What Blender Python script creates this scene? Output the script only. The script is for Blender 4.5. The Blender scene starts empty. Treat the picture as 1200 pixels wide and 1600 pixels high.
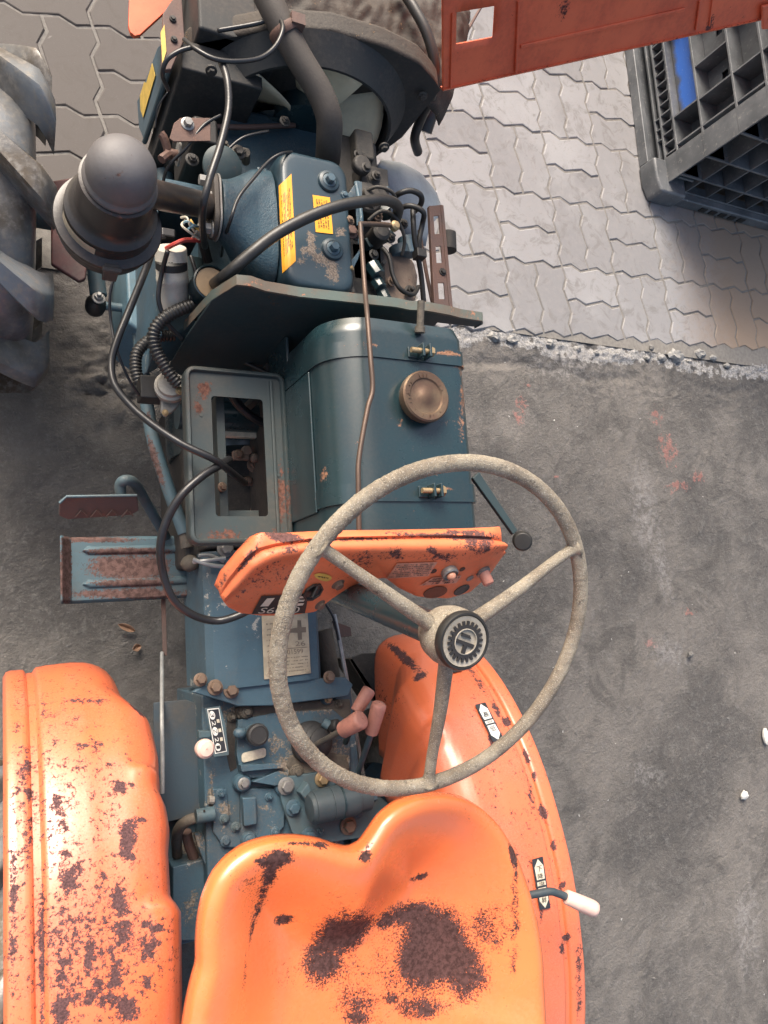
import bpy, bmesh, math, random
import numpy as np
from mathutils import Vector, Matrix, noise
from mathutils.bvhtree import BVHTree

random.seed(7)
SC = bpy.context.scene
COL = SC.collection
R = math.radians

# ------------------------------------------------------------------ camera
# The camera pose was solved from the paver lattice and the crate's upright
# edges: it hangs 1.95 m over the world origin and leans towards +X.
HC = 1.95
FPX = 1155.0
_n = np.array([0.0 - 600, 1000.0 - 800, FPX]); _n /= np.linalg.norm(_n)
_ex = np.array([1, 0, 0.]) - _n * _n[0]; _ex /= np.linalg.norm(_ex)
_ey = -np.cross(_n, _ex)
_t = R(4.5)
EX = _ex * math.cos(_t) + _ey * math.sin(_t)
EY = -_ex * math.sin(_t) + _ey * math.cos(_t)

cam_d = bpy.data.cameras.new("camera")
cam = bpy.data.objects.new("camera", cam_d)
COL.objects.link(cam)
cam_d.sensor_fit = 'VERTICAL'
cam_d.sensor_height = 36.0
cam_d.lens = FPX / 1600 * 36.0
cam_d.clip_start = 0.02
cam_d.clip_end = 500
rx = Vector((EX[0], EY[0], -_n[0]))
ry = -Vector((EX[1], EY[1], -_n[1]))
rz = -Vector((EX[2], EY[2], -_n[2]))
m = Matrix((rx, ry, rz)).transposed().to_4x4()
m.translation = Vector((0, 0, HC))
cam.matrix_world = m
SC.camera = cam

# ------------------------------------------------------------------ light
SUN_AZ = R(-22)      # measured from +Y (the front of the tractor) towards +X
SUN_EL = R(40)
w = bpy.data.worlds.new("World"); SC.world = w; w.use_nodes = True
nt = w.node_tree; nt.nodes.clear()
wo = nt.nodes.new('ShaderNodeOutputWorld'); bg = nt.nodes.new('ShaderNodeBackground')
sky = nt.nodes.new('ShaderNodeTexSky'); sky.sky_type = 'NISHITA'; sky.sun_disc = False
sky.sun_elevation = SUN_EL; sky.sun_rotation = SUN_AZ
sky.air_density = 1.2; sky.dust_density = 8.0; sky.ozone_density = 0.6
bg.inputs['Strength'].default_value = 0.15
nt.links.new(sky.outputs[0], bg.inputs[0]); nt.links.new(bg.outputs[0], wo.inputs[0])
sd = bpy.data.lights.new("sun", 'SUN'); sd.energy = 2.2; sd.angle = R(30); sd.color = (1.0, 0.96, 0.91)
sun = bpy.data.objects.new("sun", sd); COL.objects.link(sun)
sv = Vector((math.sin(SUN_AZ) * math.cos(SUN_EL), math.cos(SUN_AZ) * math.cos(SUN_EL), math.sin(SUN_EL)))
sun.rotation_euler = sv.to_track_quat('Z', 'Y').to_euler()
sun.location = sv * 5
SC.view_settings.view_transform = 'Standard'
SC.view_settings.look = 'None'
SC.view_settings.exposure = 0.84
SC.view_settings.gamma = 1.0

# ------------------------------------------------------------------ measuring helpers
def _ray(px, py):
    return np.array([(px - 600) / FPX, (py - 800) / FPX, 1.0])
def W(px, py, h):
    """point of the place seen at (px, py) of the photograph at height h"""
    r = _ray(px, py); P = r * ((HC - h) / (r @ _n))
    return Vector((P @ EX, P @ EY, h))
def WY(px, py, Y):
    r = _ray(px, py); P = r * (Y / (r @ EY)); return Vector((P @ EX, Y, HC - P @ _n))
def WX(px, py, X):
    r = _ray(px, py); P = r * (X / (r @ EX)); return Vector((X, P @ EY, HC - P @ _n))
def PR(v):
    P = EX * v[0] + EY * v[1] + _n * (HC - v[2])
    return 600 + FPX * P[0] / P[2], 800 + FPX * P[1] / P[2]
def PRN(V):
    V = np.asarray(V); P = V[:, 0:1] * EX + V[:, 1:2] * EY + (HC - V[:, 2:3]) * _n
    return 600 + FPX * P[:, 0] / P[:, 2], 800 + FPX * P[:, 1] / P[:, 2]

# ------------------------------------------------------------------ material helpers
def mat_new(name):
    m = bpy.data.materials.new(name); m.use_nodes = True
    return m, m.node_tree, m.node_tree.nodes['Principled BSDF']
def N(nt, t, **kw):
    n = nt.nodes.new(t)
    for k, v in kw.items():
        if k in ('operation', 'blend_type', 'data_type', 'noise_dimensions', 'feature', 'attribute_name', 'wave_type', 'bands_direction', 'clamp'):
            setattr(n, k, v)
        else: n.inputs[k].default_value = v
    return n
def noise_n(nt, vec, scale, detail=4, rough=0.6, dist=0.0):
    n = nt.nodes.new('ShaderNodeTexNoise'); n.inputs['Scale'].default_value = scale
    n.inputs['Detail'].default_value = detail; n.inputs['Roughness'].default_value = rough
    n.inputs['Distortion'].default_value = dist
    if vec is not None: nt.links.new(vec, n.inputs['Vector'])
    return n.outputs['Fac']
def math_n(nt, op, a, b=None, c=None, clamp=False):
    n = nt.nodes.new('ShaderNodeMath'); n.operation = op; n.use_clamp = clamp
    for i, x in enumerate((a, b, c)):
        if x is None: continue
        if isinstance(x, (int, float)): n.inputs[i].default_value = x
        else: nt.links.new(x, n.inputs[i])
    return n.outputs[0]
def mix_n(nt, f, a, b):
    n = nt.nodes.new('ShaderNodeMix'); n.data_type = 'RGBA'
    for k, x in ((0, f), (6, a), (7, b)):
        if isinstance(x, (int, float)): n.inputs[k].default_value = x
        elif isinstance(x, (tuple, list)): n.inputs[k].default_value = (*x[:3], 1)
        else: nt.links.new(x, n.inputs[k])
    return n.outputs[2]
def step_n(nt, v, lo, hi):
    n = nt.nodes.new('ShaderNodeMapRange'); n.interpolation_type = 'SMOOTHSTEP'
    n.inputs['From Min'].default_value = lo; n.inputs['From Max'].default_value = hi
    nt.links.new(v, n.inputs['Value']); return n.outputs[0]
def coords(nt, world=True):
    if world:
        return nt.nodes.new('ShaderNodeNewGeometry').outputs['Position']
    return nt.nodes.new('ShaderNodeTexCoord').outputs['Object']

def paint(name, col, col2=None, rust=(0.07, 0.035, 0.025), rustamt=0.0, rscale=40, rough=0.38, metal=0.0,
          bump=0.12, bscale=220, coat=0.0, attr=False, dirt=0.25, dirtcol=(0.10, 0.085, 0.07), rough2=0.75,
          chip=None, world=True, speck=0.0, grain=170.0, grainamt=2.6):
    """old painted or bare metal: base tone drifting to col2, rust or chips where a noise passes a threshold
    (raised where the mesh carries a 'wear' value), thin dirt, fine relief"""
    m, nt, b = mat_new(name); P = coords(nt, world)
    n1 = noise_n(nt, P, 9, 5, 0.65); n2 = noise_n(nt, P, rscale, 6, 0.72, 0.4); n3 = noise_n(nt, P, rscale * 7, 4, 0.7)
    col2 = col2 or tuple(c * 0.72 for c in col)
    base = mix_n(nt, step_n(nt, n1, 0.35, 0.68), col, col2)
    dm = math_n(nt, 'MULTIPLY', step_n(nt, math_n(nt, 'ADD', math_n(nt, 'MULTIPLY', n1, 0.5), math_n(nt, 'MULTIPLY', n3, 0.5)), 0.46, 0.66), dirt)
    base = mix_n(nt, dm, base, dirtcol)
    if attr:
        a = nt.nodes.new('ShaderNodeAttribute'); a.attribute_name = 'wear'
        g = noise_n(nt, P, grain, 6, 0.82)
        f = math_n(nt, 'ADD', math_n(nt, 'MULTIPLY', a.outputs['Fac'], 1.0), math_n(nt, 'MULTIPLY', math_n(nt, 'SUBTRACT', n2, 0.5), 1.5))
        f = math_n(nt, 'ADD', f, rustamt * 0.5 - 0.52)
        mask = step_n(nt, math_n(nt, 'SUBTRACT', f, math_n(nt, 'MULTIPLY', math_n(nt, 'SUBTRACT', g, 0.5), grainamt)), -0.05, 0.05)
        # grime rubbed into the paint around a bare patch
        base = mix_n(nt, math_n(nt, 'MULTIPLY', step_n(nt, f, -0.40, 0.35), 0.22), base, tuple(c * 0.45 + 0.01 for c in col))
    else:
        v = math_n(nt, 'ADD', math_n(nt, 'MULTIPLY', n2, 0.62), math_n(nt, 'MULTIPLY', n3, 0.38))
        mask = step_n(nt, v, 0.69 - rustamt * 0.20, 0.735 - rustamt * 0.20)
    rcol = mix_n(nt, step_n(nt, n3, 0.36, 0.64), rust, tuple(c * 2.3 for c in rust))
    fin = mix_n(nt, mask, base, rcol)
    if chip:
        n4 = noise_n(nt, P, 30, 6, 0.75); n5 = noise_n(nt, P, 5, 2, 0.5)
        cm = step_n(nt, math_n(nt, 'ADD', math_n(nt, 'MULTIPLY', n4, 0.7), math_n(nt, 'MULTIPLY', n5, 0.3)), 0.605, 0.615)
        fin = mix_n(nt, cm, fin, chip)
    nt.links.new(fin, b.inputs['Base Color'])
    rr = math_n(nt, 'ADD', rough, math_n(nt, 'MULTIPLY', n1, 0.16))
    rr = math_n(nt, 'ADD', rr, math_n(nt, 'MULTIPLY', mask, rough2 - rough), clamp=True)
    nt.links.new(rr, b.inputs['Roughness'])
    b.inputs['Metallic'].default_value = metal
    if coat > 0: nt.links.new(math_n(nt, 'MULTIPLY', math_n(nt, 'SUBTRACT', 1.0, mask), coat), b.inputs['Coat Weight'])
    b.inputs['Coat Roughness'].default_value = 0.26
    nt.links.new(math_n(nt, 'SUBTRACT', 0.5, math_n(nt, 'MULTIPLY', mask, 0.3)), b.inputs['Specular IOR Level'])
    bp = nt.nodes.new('ShaderNodeBump'); bp.inputs['Strength'].default_value = bump; bp.inputs['Distance'].default_value = 0.002
    hb = math_n(nt, 'ADD', noise_n(nt, P, bscale, 3, 0.6), math_n(nt, 'MULTIPLY', mask, -0.6))
    nt.links.new(hb, bp.inputs['Height']); nt.links.new(bp.outputs[0], b.inputs['Normal'])
    return m

M = {}
ORG = (0.70, 0.160, 0.062)
M['orange'] = paint('orange_paint', ORG, (0.64, 0.125, 0.05), rust=(0.050, 0.026, 0.027), rustamt=0.0, rscale=48, rough=0.26, coat=0.9, attr=True, dirt=0.40, dirtcol=(0.68, 0.27, 0.16), bump=0.10, grain=150.0, grainamt=2.9)
M['seat'] = paint('seat_orange_paint', (0.76, 0.185, 0.052), (0.72, 0.155, 0.042), rust=(0.036, 0.019, 0.018), rustamt=-0.06, rscale=22, rough=0.20, coat=0.9, attr=True, dirt=0.30, dirtcol=(0.70, 0.24, 0.11), bump=0.05, grain=330.0, grainamt=2.9)
M['dash'] = paint('dash_orange_paint', (0.70, 0.175, 0.070), (0.62, 0.14, 0.05), rust=(0.060, 0.030, 0.028), rustamt=-0.05, rscale=34, rough=0.42, attr=True, dirt=0.35, dirtcol=(0.36, 0.15, 0.09), bump=0.08)
M['hood'] = paint('hood_orange_paint', (0.72, 0.135, 0.055), (0.62, 0.105, 0.044), rust=(0.05, 0.02, 0.018), rustamt=-0.1, rscale=14, rough=0.45, dirt=0.25, dirtcol=(0.2, 0.04, 0.02), attr=True, bump=0.05)
M['blue'] = paint('blue_grey_paint', (0.052, 0.102, 0.138), (0.036, 0.072, 0.100), rust=(0.10, 0.045, 0.03), rustamt=0.18, rscale=30, rough=0.42, dirt=0.35, dirtcol=(0.14, 0.125, 0.105), bump=0.25, bscale=160, chip=(0.30, 0.30, 0.28))
M['blue_smooth'] = paint('tank_blue_paint', (0.0125, 0.033, 0.040), (0.010, 0.026, 0.032), rust=(0.13, 0.07, 0.045), rustamt=-0.08, rscale=30, rough=0.20, coat=0.5, dirt=0.12, bump=0.02, attr=True)
M['blue_cast'] = paint('casting_blue_paint', (0.028, 0.062, 0.084), (0.018, 0.042, 0.060), rust=(0.10, 0.05, 0.04), rustamt=0.08, rscale=24, rough=0.36, dirt=0.2, dirtcol=(0.2, 0.17, 0.14), bump=0.5, bscale=330, coat=0.2, attr=True)
M['blue_pale'] = paint('pale_blue_paint', (0.062, 0.112, 0.138), (0.055, 0.085, 0.097), rust=(0.062, 0.038, 0.034), rustamt=0.08, rscale=12, rough=0.5, dirt=0.3, bump=0.1, attr=True)
M['frame'] = paint('worn_grey_blue_paint', (0.036, 0.053, 0.056), (0.052, 0.055, 0.050), rust=(0.075, 0.035, 0.026), rustamt=-0.02, rscale=18, rough=0.42, dirt=0.35, bump=0.08, attr=True)
M['plate'] = paint('dark_green_blue_paint', (0.026, 0.046, 0.051), (0.020, 0.036, 0.040), rust=(0.10, 0.055, 0.035), rustamt=0.1, rscale=16, rough=0.42, dirt=0.2, bump=0.06, attr=True)
M['grease'] = paint('greasy_casting', (0.05, 0.047, 0.042), (0.10, 0.085, 0.066), rust=(0.16, 0.13, 0.10), rustamt=0.35, rscale=30, rough=0.7, dirt=0.5, bump=0.8, bscale=120)
M['dark'] = paint('dark_grimy_metal', (0.020, 0.019, 0.018), (0.038, 0.034, 0.03), rust=(0.07, 0.045, 0.03), rustamt=0.3, rscale=30, rough=0.55, dirt=0.3, bump=0.3, bscale=140)
M['shroud'] = paint('black_shroud_paint', (0.022, 0.024, 0.025), (0.03, 0.028, 0.027), rust=(0.05, 0.04, 0.035), rustamt=0.2, rscale=20, rough=0.6, dirt=0.3, bump=0.15)
M['radiator'] = paint('dirty_brass_tank', (0.050, 0.039, 0.030), (0.026, 0.023, 0.021), rust=(0.12, 0.08, 0.045), rustamt=0.45, rscale=40, rough=0.65, dirt=0.4, bump=0.8, bscale=90)
M['rust'] = paint('rusty_steel', (0.115, 0.062, 0.047), (0.085, 0.055, 0.05), rust=(0.15, 0.075, 0.05), rustamt=0.4, rscale=60, rough=0.62, dirt=0.3, bump=0.3)
M['rustpale'] = paint('rusty_cast_block', (0.20, 0.15, 0.115), (0.13, 0.09, 0.07), rust=(0.09, 0.04, 0.025), rustamt=0.5, rscale=50, rough=0.75, dirt=0.3, bump=0.6, bscale=120)
M['steel'] = paint('dull_steel', (0.30, 0.30, 0.29), (0.20, 0.19, 0.18), rust=(0.13, 0.07, 0.04), rustamt=0.3, rscale=80, rough=0.42, metal=0.6, dirt=0.3, bump=0.1)
M['zinc'] = paint('yellow_zinc_bolt', (0.42, 0.31, 0.17), (0.30, 0.22, 0.13), rustamt=0.3, rscale=120, rough=0.4, metal=0.6, dirt=0.2, bump=0.1)
M['boltrust'] = paint('rusty_bolt_steel', (0.20, 0.14, 0.10), (0.13, 0.085, 0.065), rustamt=0.4, rscale=120, rough=0.55, metal=0.3, dirt=0.3, bump=0.2)
M['alu'] = paint('cast_aluminium', (0.36, 0.345, 0.31), (0.26, 0.24, 0.21), rust=(0.14, 0.11, 0.08), rustamt=0.3, rscale=60, rough=0.5, metal=0.35, dirt=0.3, bump=0.3)
M['coil'] = paint('galvanised_can', (0.55, 0.52, 0.46), (0.42, 0.39, 0.34), rust=(0.10, 0.07, 0.05), rustamt=0.2, rscale=60, rough=0.5, metal=0.3, dirt=0.2, bump=0.1)
M['copper'] = paint('brown_copper_pipe', (0.105, 0.068, 0.050), (0.075, 0.052, 0.042), rustamt=0.2, rscale=60, rough=0.4, metal=0.4, dirt=0.2, bump=0.1)
M['brass'] = paint('tarnished_brass_cap', (0.115, 0.068, 0.048), (0.19, 0.14, 0.085), rust=(0.07, 0.035, 0.03), rustamt=0.25, rscale=30, rough=0.34, metal=0.55, dirt=0.2, bump=0.2)
M['exhaust'] = paint('sooty_exhaust_pipe', (0.062, 0.053, 0.046), (0.045, 0.037, 0.032), rustamt=0.2, rscale=40, rough=0.6, dirt=0.2, bump=0.2)
M['airblack'] = paint('aircleaner_black', (0.020, 0.018, 0.018), (0.032, 0.023, 0.020), rust=(0.09, 0.045, 0.035), rustamt=-0.1, rscale=20, rough=0.27, coat=0.0, dirt=0.25, bump=0.08, attr=True)
M['airdome'] = paint('aircleaner_grey_dome', (0.115, 0.110, 0.113), (0.085, 0.078, 0.078), rust=(0.06, 0.035, 0.03), rustamt=-0.15, rscale=50, rough=0.5, dirt=0.2, bump=0.15, attr=True)
M['redbrown'] = paint('red_brown_bracket', (0.09, 0.024, 0.022), (0.05, 0.020, 0.02), rustamt=0.3, rscale=20, rough=0.55, dirt=0.3)
def plain(name, col, rough=0.5, metal=0.0, bump=0.1, bscale=200, var=0.3, coat=0.0, world=True):
    m, nt, b = mat_new(name); P = coords(nt, world)
    f = noise_n(nt, P, bscale * 0.25, 5, 0.7)
    c = mix_n(nt, step_n(nt, f, 0.3, 0.7), col, tuple(x * (1 - var) for x in col))
    nt.links.new(c, b.inputs['Base Color']); b.inputs['Metallic'].default_value = metal
    nt.links.new(math_n(nt, 'ADD', rough - 0.08, math_n(nt, 'MULTIPLY', f, 0.16)), b.inputs['Roughness'])
    b.inputs['Coat Weight'].default_value = coat
    bp = nt.nodes.new('ShaderNodeBump'); bp.inputs['Strength'].default_value = bump; bp.inputs['Distance'].default_value = 0.002
    nt.links.new(noise_n(nt, P, bscale, 3, 0.6), bp.inputs['Height']); nt.links.new(bp.outputs[0], b.inputs['Normal'])
    return m
M['rubber'] = plain('black_rubber_hose', (0.030, 0.029, 0.028), 0.42, bump=0.1)
M['cable'] = plain('black_cable', (0.022, 0.022, 0.024), 0.32)
M['plastic'] = plain('black_plastic', (0.020, 0.019, 0.018), 0.5)
M['boot'] = plain('black_rubber_boot', (0.028, 0.028, 0.029), 0.6)
M['pink'] = plain('faded_pink_grip', (0.48, 0.215, 0.165), 0.5, var=0.35, bscale=90)
M['palepink'] = plain('pale_pink_grip', (0.72, 0.50, 0.43), 0.5, var=0.22, bscale=90)
M['tan'] = plain('tan_filter_element', (0.42, 0.29, 0.17), 0.7, var=0.15)
M['cream'] = plain('cream_tag', (0.62, 0.57, 0.45), 0.55, var=0.25, bscale=400)
M['creamfan'] = plain('cream_fan_blade', (0.80, 0.70, 0.50), 0.5, var=0.2, bscale=60)
M['nameplate'] = plain('dirty_name_plate', (0.43, 0.37, 0.27), 0.5, var=0.35, bscale=90)
M['yellow'] = plain('yellow_label', (0.80, 0.36, 0.025), 0.45, var=0.12, bscale=60)
M['yellowpale'] = plain('worn_yellow_label', (0.62, 0.42, 0.08), 0.5, var=0.3, bscale=200)
M['ink'] = plain('black_print', (0.025, 0.022, 0.020), 0.5)
M['inkfade'] = plain('faded_print', (0.17, 0.135, 0.10), 0.55)
M['white'] = plain('white_print', (0.74, 0.74, 0.70), 0.45, var=0.12)
M['decalblack'] = plain('decal_black', (0.03, 0.033, 0.04), 0.4, var=0.3)
M['pinklabel'] = plain('pale_pink_label', (0.62, 0.30, 0.20), 0.5, var=0.3, bscale=300)
M['wirered'] = plain('red_wire', (0.45, 0.06, 0.05), 0.4)
M['wirewhite'] = plain('white_wire', (0.6, 0.55, 0.45), 0.45)
M['wireyellow'] = plain('yellow_wire', (0.6, 0.38, 0.1), 0.45)
M['wireblue'] = plain('pale_blue_wire', (0.25, 0.42, 0.52), 0.45)
M['galv'] = plain('galvanised_rod', (0.36, 0.37, 0.37), 0.4, metal=0.4, var=0.3)
M['emblem'] = plain('emblem_dark_grey', (0.028, 0.025, 0.023), 0.45, var=0.3, bscale=500)
M['emblemface'] = plain('emblem_face_silver', (0.36, 0.325, 0.27), 0.45, metal=0.1, var=0.3, bscale=500)
M['leaf'] = plain('dry_leaf', (0.33, 0.20, 0.13), 0.7, var=0.4, bscale=300)
M['whitestone'] = plain('white_stone', (0.62, 0.61, 0.58), 0.8, var=0.25, bscale=300, bump=0.4)
M['mortar'] = plain('grey_mortar', (0.30, 0.295, 0.285), 0.85, var=0.5, bscale=300, bump=0.6)
M['greystone'] = plain('grey_stone', (0.17, 0.165, 0.16), 0.85, var=0.4, bscale=300, bump=0.4)

def tyre_mat():
    m, nt, b = mat_new('dusty_tyre_rubber'); P = coords(nt)
    n1 = noise_n(nt, P, 6, 5, 0.6); n2 = noise_n(nt, P, 60, 5, 0.7)
    c = mix_n(nt, step_n(nt, n1, 0.35, 0.65), (0.145, 0.16, 0.175), (0.085, 0.066, 0.045))
    c = mix_n(nt, step_n(nt, n2, 0.45, 0.7), c, (0.20, 0.185, 0.165))
    nt.links.new(c, b.inputs['Base Color']); b.inputs['Roughness'].default_value = 0.30
    bp = nt.nodes.new('ShaderNodeBump'); bp.inputs['Strength'].default_value = 0.35; bp.inputs['Distance'].default_value = 0.003
    nt.links.new(n2, bp.inputs['Height']); nt.links.new(bp.outputs[0], b.inputs['Normal'])
    return m
M['tyre'] = tyre_mat()
def wheel_mat():
    """steering wheel: perished beige plastic, fine cracks across the rim, grey grime on top"""
    m, nt, b = mat_new('perished_beige_plastic'); P = coords(nt)
    n1 = noise_n(nt, P, 22, 5, 0.65); n2 = noise_n(nt, P, 260, 4, 0.75); n3 = noise_n(nt, P, 700, 3, 0.7)
    c = mix_n(nt, step_n(nt, n1, 0.35, 0.66), (0.34, 0.295, 0.225), (0.19, 0.15, 0.105))
    mk = step_n(nt, math_n(nt, 'ADD', math_n(nt, 'MULTIPLY', n2, 0.7), math_n(nt, 'MULTIPLY', n1, 0.3)), 0.46, 0.60)
    c = mix_n(nt, math_n(nt, 'MULTIPLY', mk, 0.6), c, (0.17, 0.15, 0.125))
    n9 = noise_n(nt, P, 90, 6, 0.85, 0.8)
    c = mix_n(nt, math_n(nt, 'MULTIPLY', step_n(nt, n9, 0.58, 0.62), 0.85), c, (0.07, 0.055, 0.04))
    c = mix_n(nt, step_n(nt, n3, 0.56, 0.66), c, (0.56, 0.53, 0.46))
    nt.links.new(c, b.inputs['Base Color']); b.inputs['Roughness'].default_value = 0.55
    bp = nt.nodes.new('ShaderNodeBump'); bp.inputs['Strength'].default_value = 0.8; bp.inputs['Distance'].default_value = 0.003
    nt.links.new(math_n(nt, 'ADD', n2, n3), bp.inputs['Height']); nt.links.new(bp.outputs[0], b.inputs['Normal'])
    return m
M['wheel'] = wheel_mat()
def paver_mat():
    m, nt, b = mat_new('grey_concrete_paver'); P = coords(nt)
    oi = nt.nodes.new('ShaderNodeObjectInfo').outputs['Random']
    n1 = noise_n(nt, P, 3, 5, 0.6); n2 = noise_n(nt, P, 38, 6, 0.7); n3 = noise_n(nt, P, 260, 4, 0.7)
    c = mix_n(nt, oi, (0.245, 0.243, 0.250), (0.178, 0.175, 0.180))
    c = mix_n(nt, math_n(nt, 'MULTIPLY', step_n(nt, n2, 0.42, 0.72), 0.45), c, (0.24, 0.225, 0.22))
    c = mix_n(nt, math_n(nt, 'MULTIPLY', step_n(nt, n1, 0.45, 0.7), 0.5), c, (0.30, 0.30, 0.305))
    n7 = noise_n(nt, P, 14, 6, 0.75, 1.2)
    c = mix_n(nt, math_n(nt, 'MULTIPLY', step_n(nt, n7, 0.50, 0.66), 0.7), c, (0.14, 0.132, 0.128))
    c = mix_n(nt, math_n(nt, 'MULTIPLY', step_n(nt, noise_n(nt, P, 90, 5, 0.8), 0.56, 0.66), 0.4), c, (0.20, 0.19, 0.18))
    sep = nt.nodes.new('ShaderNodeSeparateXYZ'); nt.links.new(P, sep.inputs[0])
    # brown shade over the left hand stretch, painted into the paver colour
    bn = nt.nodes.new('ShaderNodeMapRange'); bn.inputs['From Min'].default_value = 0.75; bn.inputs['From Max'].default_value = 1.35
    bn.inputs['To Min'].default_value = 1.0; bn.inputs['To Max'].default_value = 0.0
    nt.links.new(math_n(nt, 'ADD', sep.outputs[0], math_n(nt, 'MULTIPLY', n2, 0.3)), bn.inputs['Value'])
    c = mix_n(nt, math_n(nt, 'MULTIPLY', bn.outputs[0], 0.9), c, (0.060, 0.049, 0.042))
    bn2 = nt.nodes.new('ShaderNodeMapRange'); bn2.inputs['From Min'].default_value = 2.55; bn2.inputs['From Max'].default_value = 2.9  # brown cast of the crate's shadow, mixed into the paver colour
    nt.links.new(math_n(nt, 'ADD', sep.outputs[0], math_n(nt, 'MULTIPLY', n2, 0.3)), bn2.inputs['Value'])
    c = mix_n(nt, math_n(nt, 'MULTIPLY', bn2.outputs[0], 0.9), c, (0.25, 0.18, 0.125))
    c = mix_n(nt, math_n(nt, 'MULTIPLY', step_n(nt, n3, 0.60, 0.68), 0.45), c, (0.12, 0.115, 0.11))
    nt.links.new(c, b.inputs['Base Color']); b.inputs['Roughness'].default_value = 0.72
    bp = nt.nodes.new('ShaderNodeBump'); bp.inputs['Strength'].default_value = 0.35; bp.inputs['Distance'].default_value = 0.002
    nt.links.new(math_n(nt, 'ADD', math_n(nt, 'MULTIPLY', n2, 0.5), math_n(nt, 'MULTIPLY', n3, 0.5)), bp.inputs['Height']); nt.links.new(bp.outputs[0], b.inputs['Normal'])
    return m
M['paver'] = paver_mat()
def ground_mat():
    m, nt, b = mat_new('rough_oily_concrete'); P = coords(nt)
    n0 = noise_n(nt, P, 1.6, 5, 0.6); n1 = noise_n(nt, P, 7, 6, 0.65, 0.5); n2 = noise_n(nt, P, 45, 6, 0.72); n3 = noise_n(nt, P, 320, 4, 0.75)
    c = mix_n(nt, step_n(nt, n0, 0.40, 0.60), (0.078, 0.073, 0.070), (0.150, 0.138, 0.127))
    c = mix_n(nt, math_n(nt, 'MULTIPLY', step_n(nt, n1, 0.48, 0.68), 0.55), c, (0.058, 0.055, 0.053))
    c = mix_n(nt, math_n(nt, 'MULTIPLY', step_n(nt, n2, 0.48, 0.72), 0.6), c, (0.175, 0.168, 0.162))
    c = mix_n(nt, math_n(nt, 'MULTIPLY', step_n(nt, n3, 0.62, 0.68), 0.5), c, (0.05, 0.048, 0.045))
    n6 = noise_n(nt, P, 130, 5, 0.8)
    n10 = noise_n(nt, P, 3.3, 6, 0.7, 1.5)
    c = mix_n(nt, math_n(nt, 'MULTIPLY', step_n(nt, n10, 0.52, 0.66), 0.6), c, (0.052, 0.049, 0.047))
    c = mix_n(nt, math_n(nt, 'MULTIPLY', step_n(nt, n10, 0.44, 0.32), 0.45), c, (0.20, 0.185, 0.172))
    c = mix_n(nt, math_n(nt, 'MULTIPLY', step_n(nt, n6, 0.56, 0.68), 0.40), c, (0.060, 0.056, 0.054))
    c = mix_n(nt, math_n(nt, 'MULTIPLY', step_n(nt, n6, 0.44, 0.34), 0.35), c, (0.24, 0.23, 0.22))
    n4 = noise_n(nt, P, 500, 2, 0.5)
    c = mix_n(nt, math_n(nt, 'MULTIPLY', step_n(nt, n4, 0.70, 0.74), 0.6), c, (0.42, 0.40, 0.36))
    a = nt.nodes.new('ShaderNodeAttribute'); a.attribute_name = 'wear'
    sp = nt.nodes.new('ShaderNodeSeparateColor'); nt.links.new(a.outputs['Color'], sp.inputs[0])
    ridge = step_n(nt, math_n(nt, 'ADD', sp.outputs[0], math_n(nt, 'MULTIPLY', math_n(nt, 'SUBTRACT', n2, 0.5), 1.1)), 0.45, 0.6)
    c = mix_n(nt, ridge, c, mix_n(nt, step_n(nt, n6, 0.36, 0.62), (0.15, 0.145, 0.14), (0.38, 0.375, 0.37)))
    redm = step_n(nt, math_n(nt, 'ADD', sp.outputs[1], math_n(nt, 'MULTIPLY', math_n(nt, 'SUBTRACT', n2, 0.5), 3.0)), 0.85, 1.05)
    c = mix_n(nt, math_n(nt, 'MULTIPLY', redm, 0.38), c, (0.46, 0.14, 0.11))
    c = mix_n(nt, math_n(nt, 'MULTIPLY', math_n(nt, 'MULTIPLY', sp.outputs[2], step_n(nt, n2, 0.40, 0.62)), 0.65), c, (0.27, 0.26, 0.255))
    nt.links.new(c, b.inputs['Base Color']); b.inputs['Roughness'].default_value = 0.78
    bp = nt.nodes.new('ShaderNodeBump'); bp.inputs['Strength'].default_value = 1.0; bp.inputs['Distance'].default_value = 0.010
    h = math_n(nt, 'ADD', math_n(nt, 'MULTIPLY', n1, 1.2), math_n(nt, 'ADD', math_n(nt, 'ADD', n2, math_n(nt, 'MULTIPLY', n6, 0.45)), math_n(nt, 'MULTIPLY', n3, 0.12)))
    nt.links.new(h, bp.inputs['Height']); nt.links.new(bp.outputs[0], b.inputs['Normal'])
    return m
M['ground'] = ground_mat()
M['sand'] = plain('joint_sand', (0.20, 0.188, 0.172), 0.9, bscale=300, bump=0.5)
def crate_mat():
    m, nt, b = mat_new('scuffed_black_plastic'); P = coords(nt)
    n1 = noise_n(nt, P, 7, 5, 0.6); n2 = noise_n(nt, P, 60, 6, 0.75)
    c = mix_n(nt, step_n(nt, n1, 0.35, 0.7), (0.070, 0.076, 0.083), (0.135, 0.142, 0.15))
    c = mix_n(nt, math_n(nt, 'MULTIPLY', step_n(nt, n2, 0.55, 0.72), 0.6), c, (0.32, 0.31, 0.29))
    nt.links.new(c, b.inputs['Base Color']); b.inputs['Roughness'].default_value = 0.36
    bp = nt.nodes.new('ShaderNodeBump'); bp.inputs['Strength'].default_value = 0.3; bp.inputs['Distance'].default_value = 0.002
    nt.links.new(n2, bp.inputs['Height']); nt.links.new(bp.outputs[0], b.inputs['Normal'])
    return m
M['crate'] = crate_mat()
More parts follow.
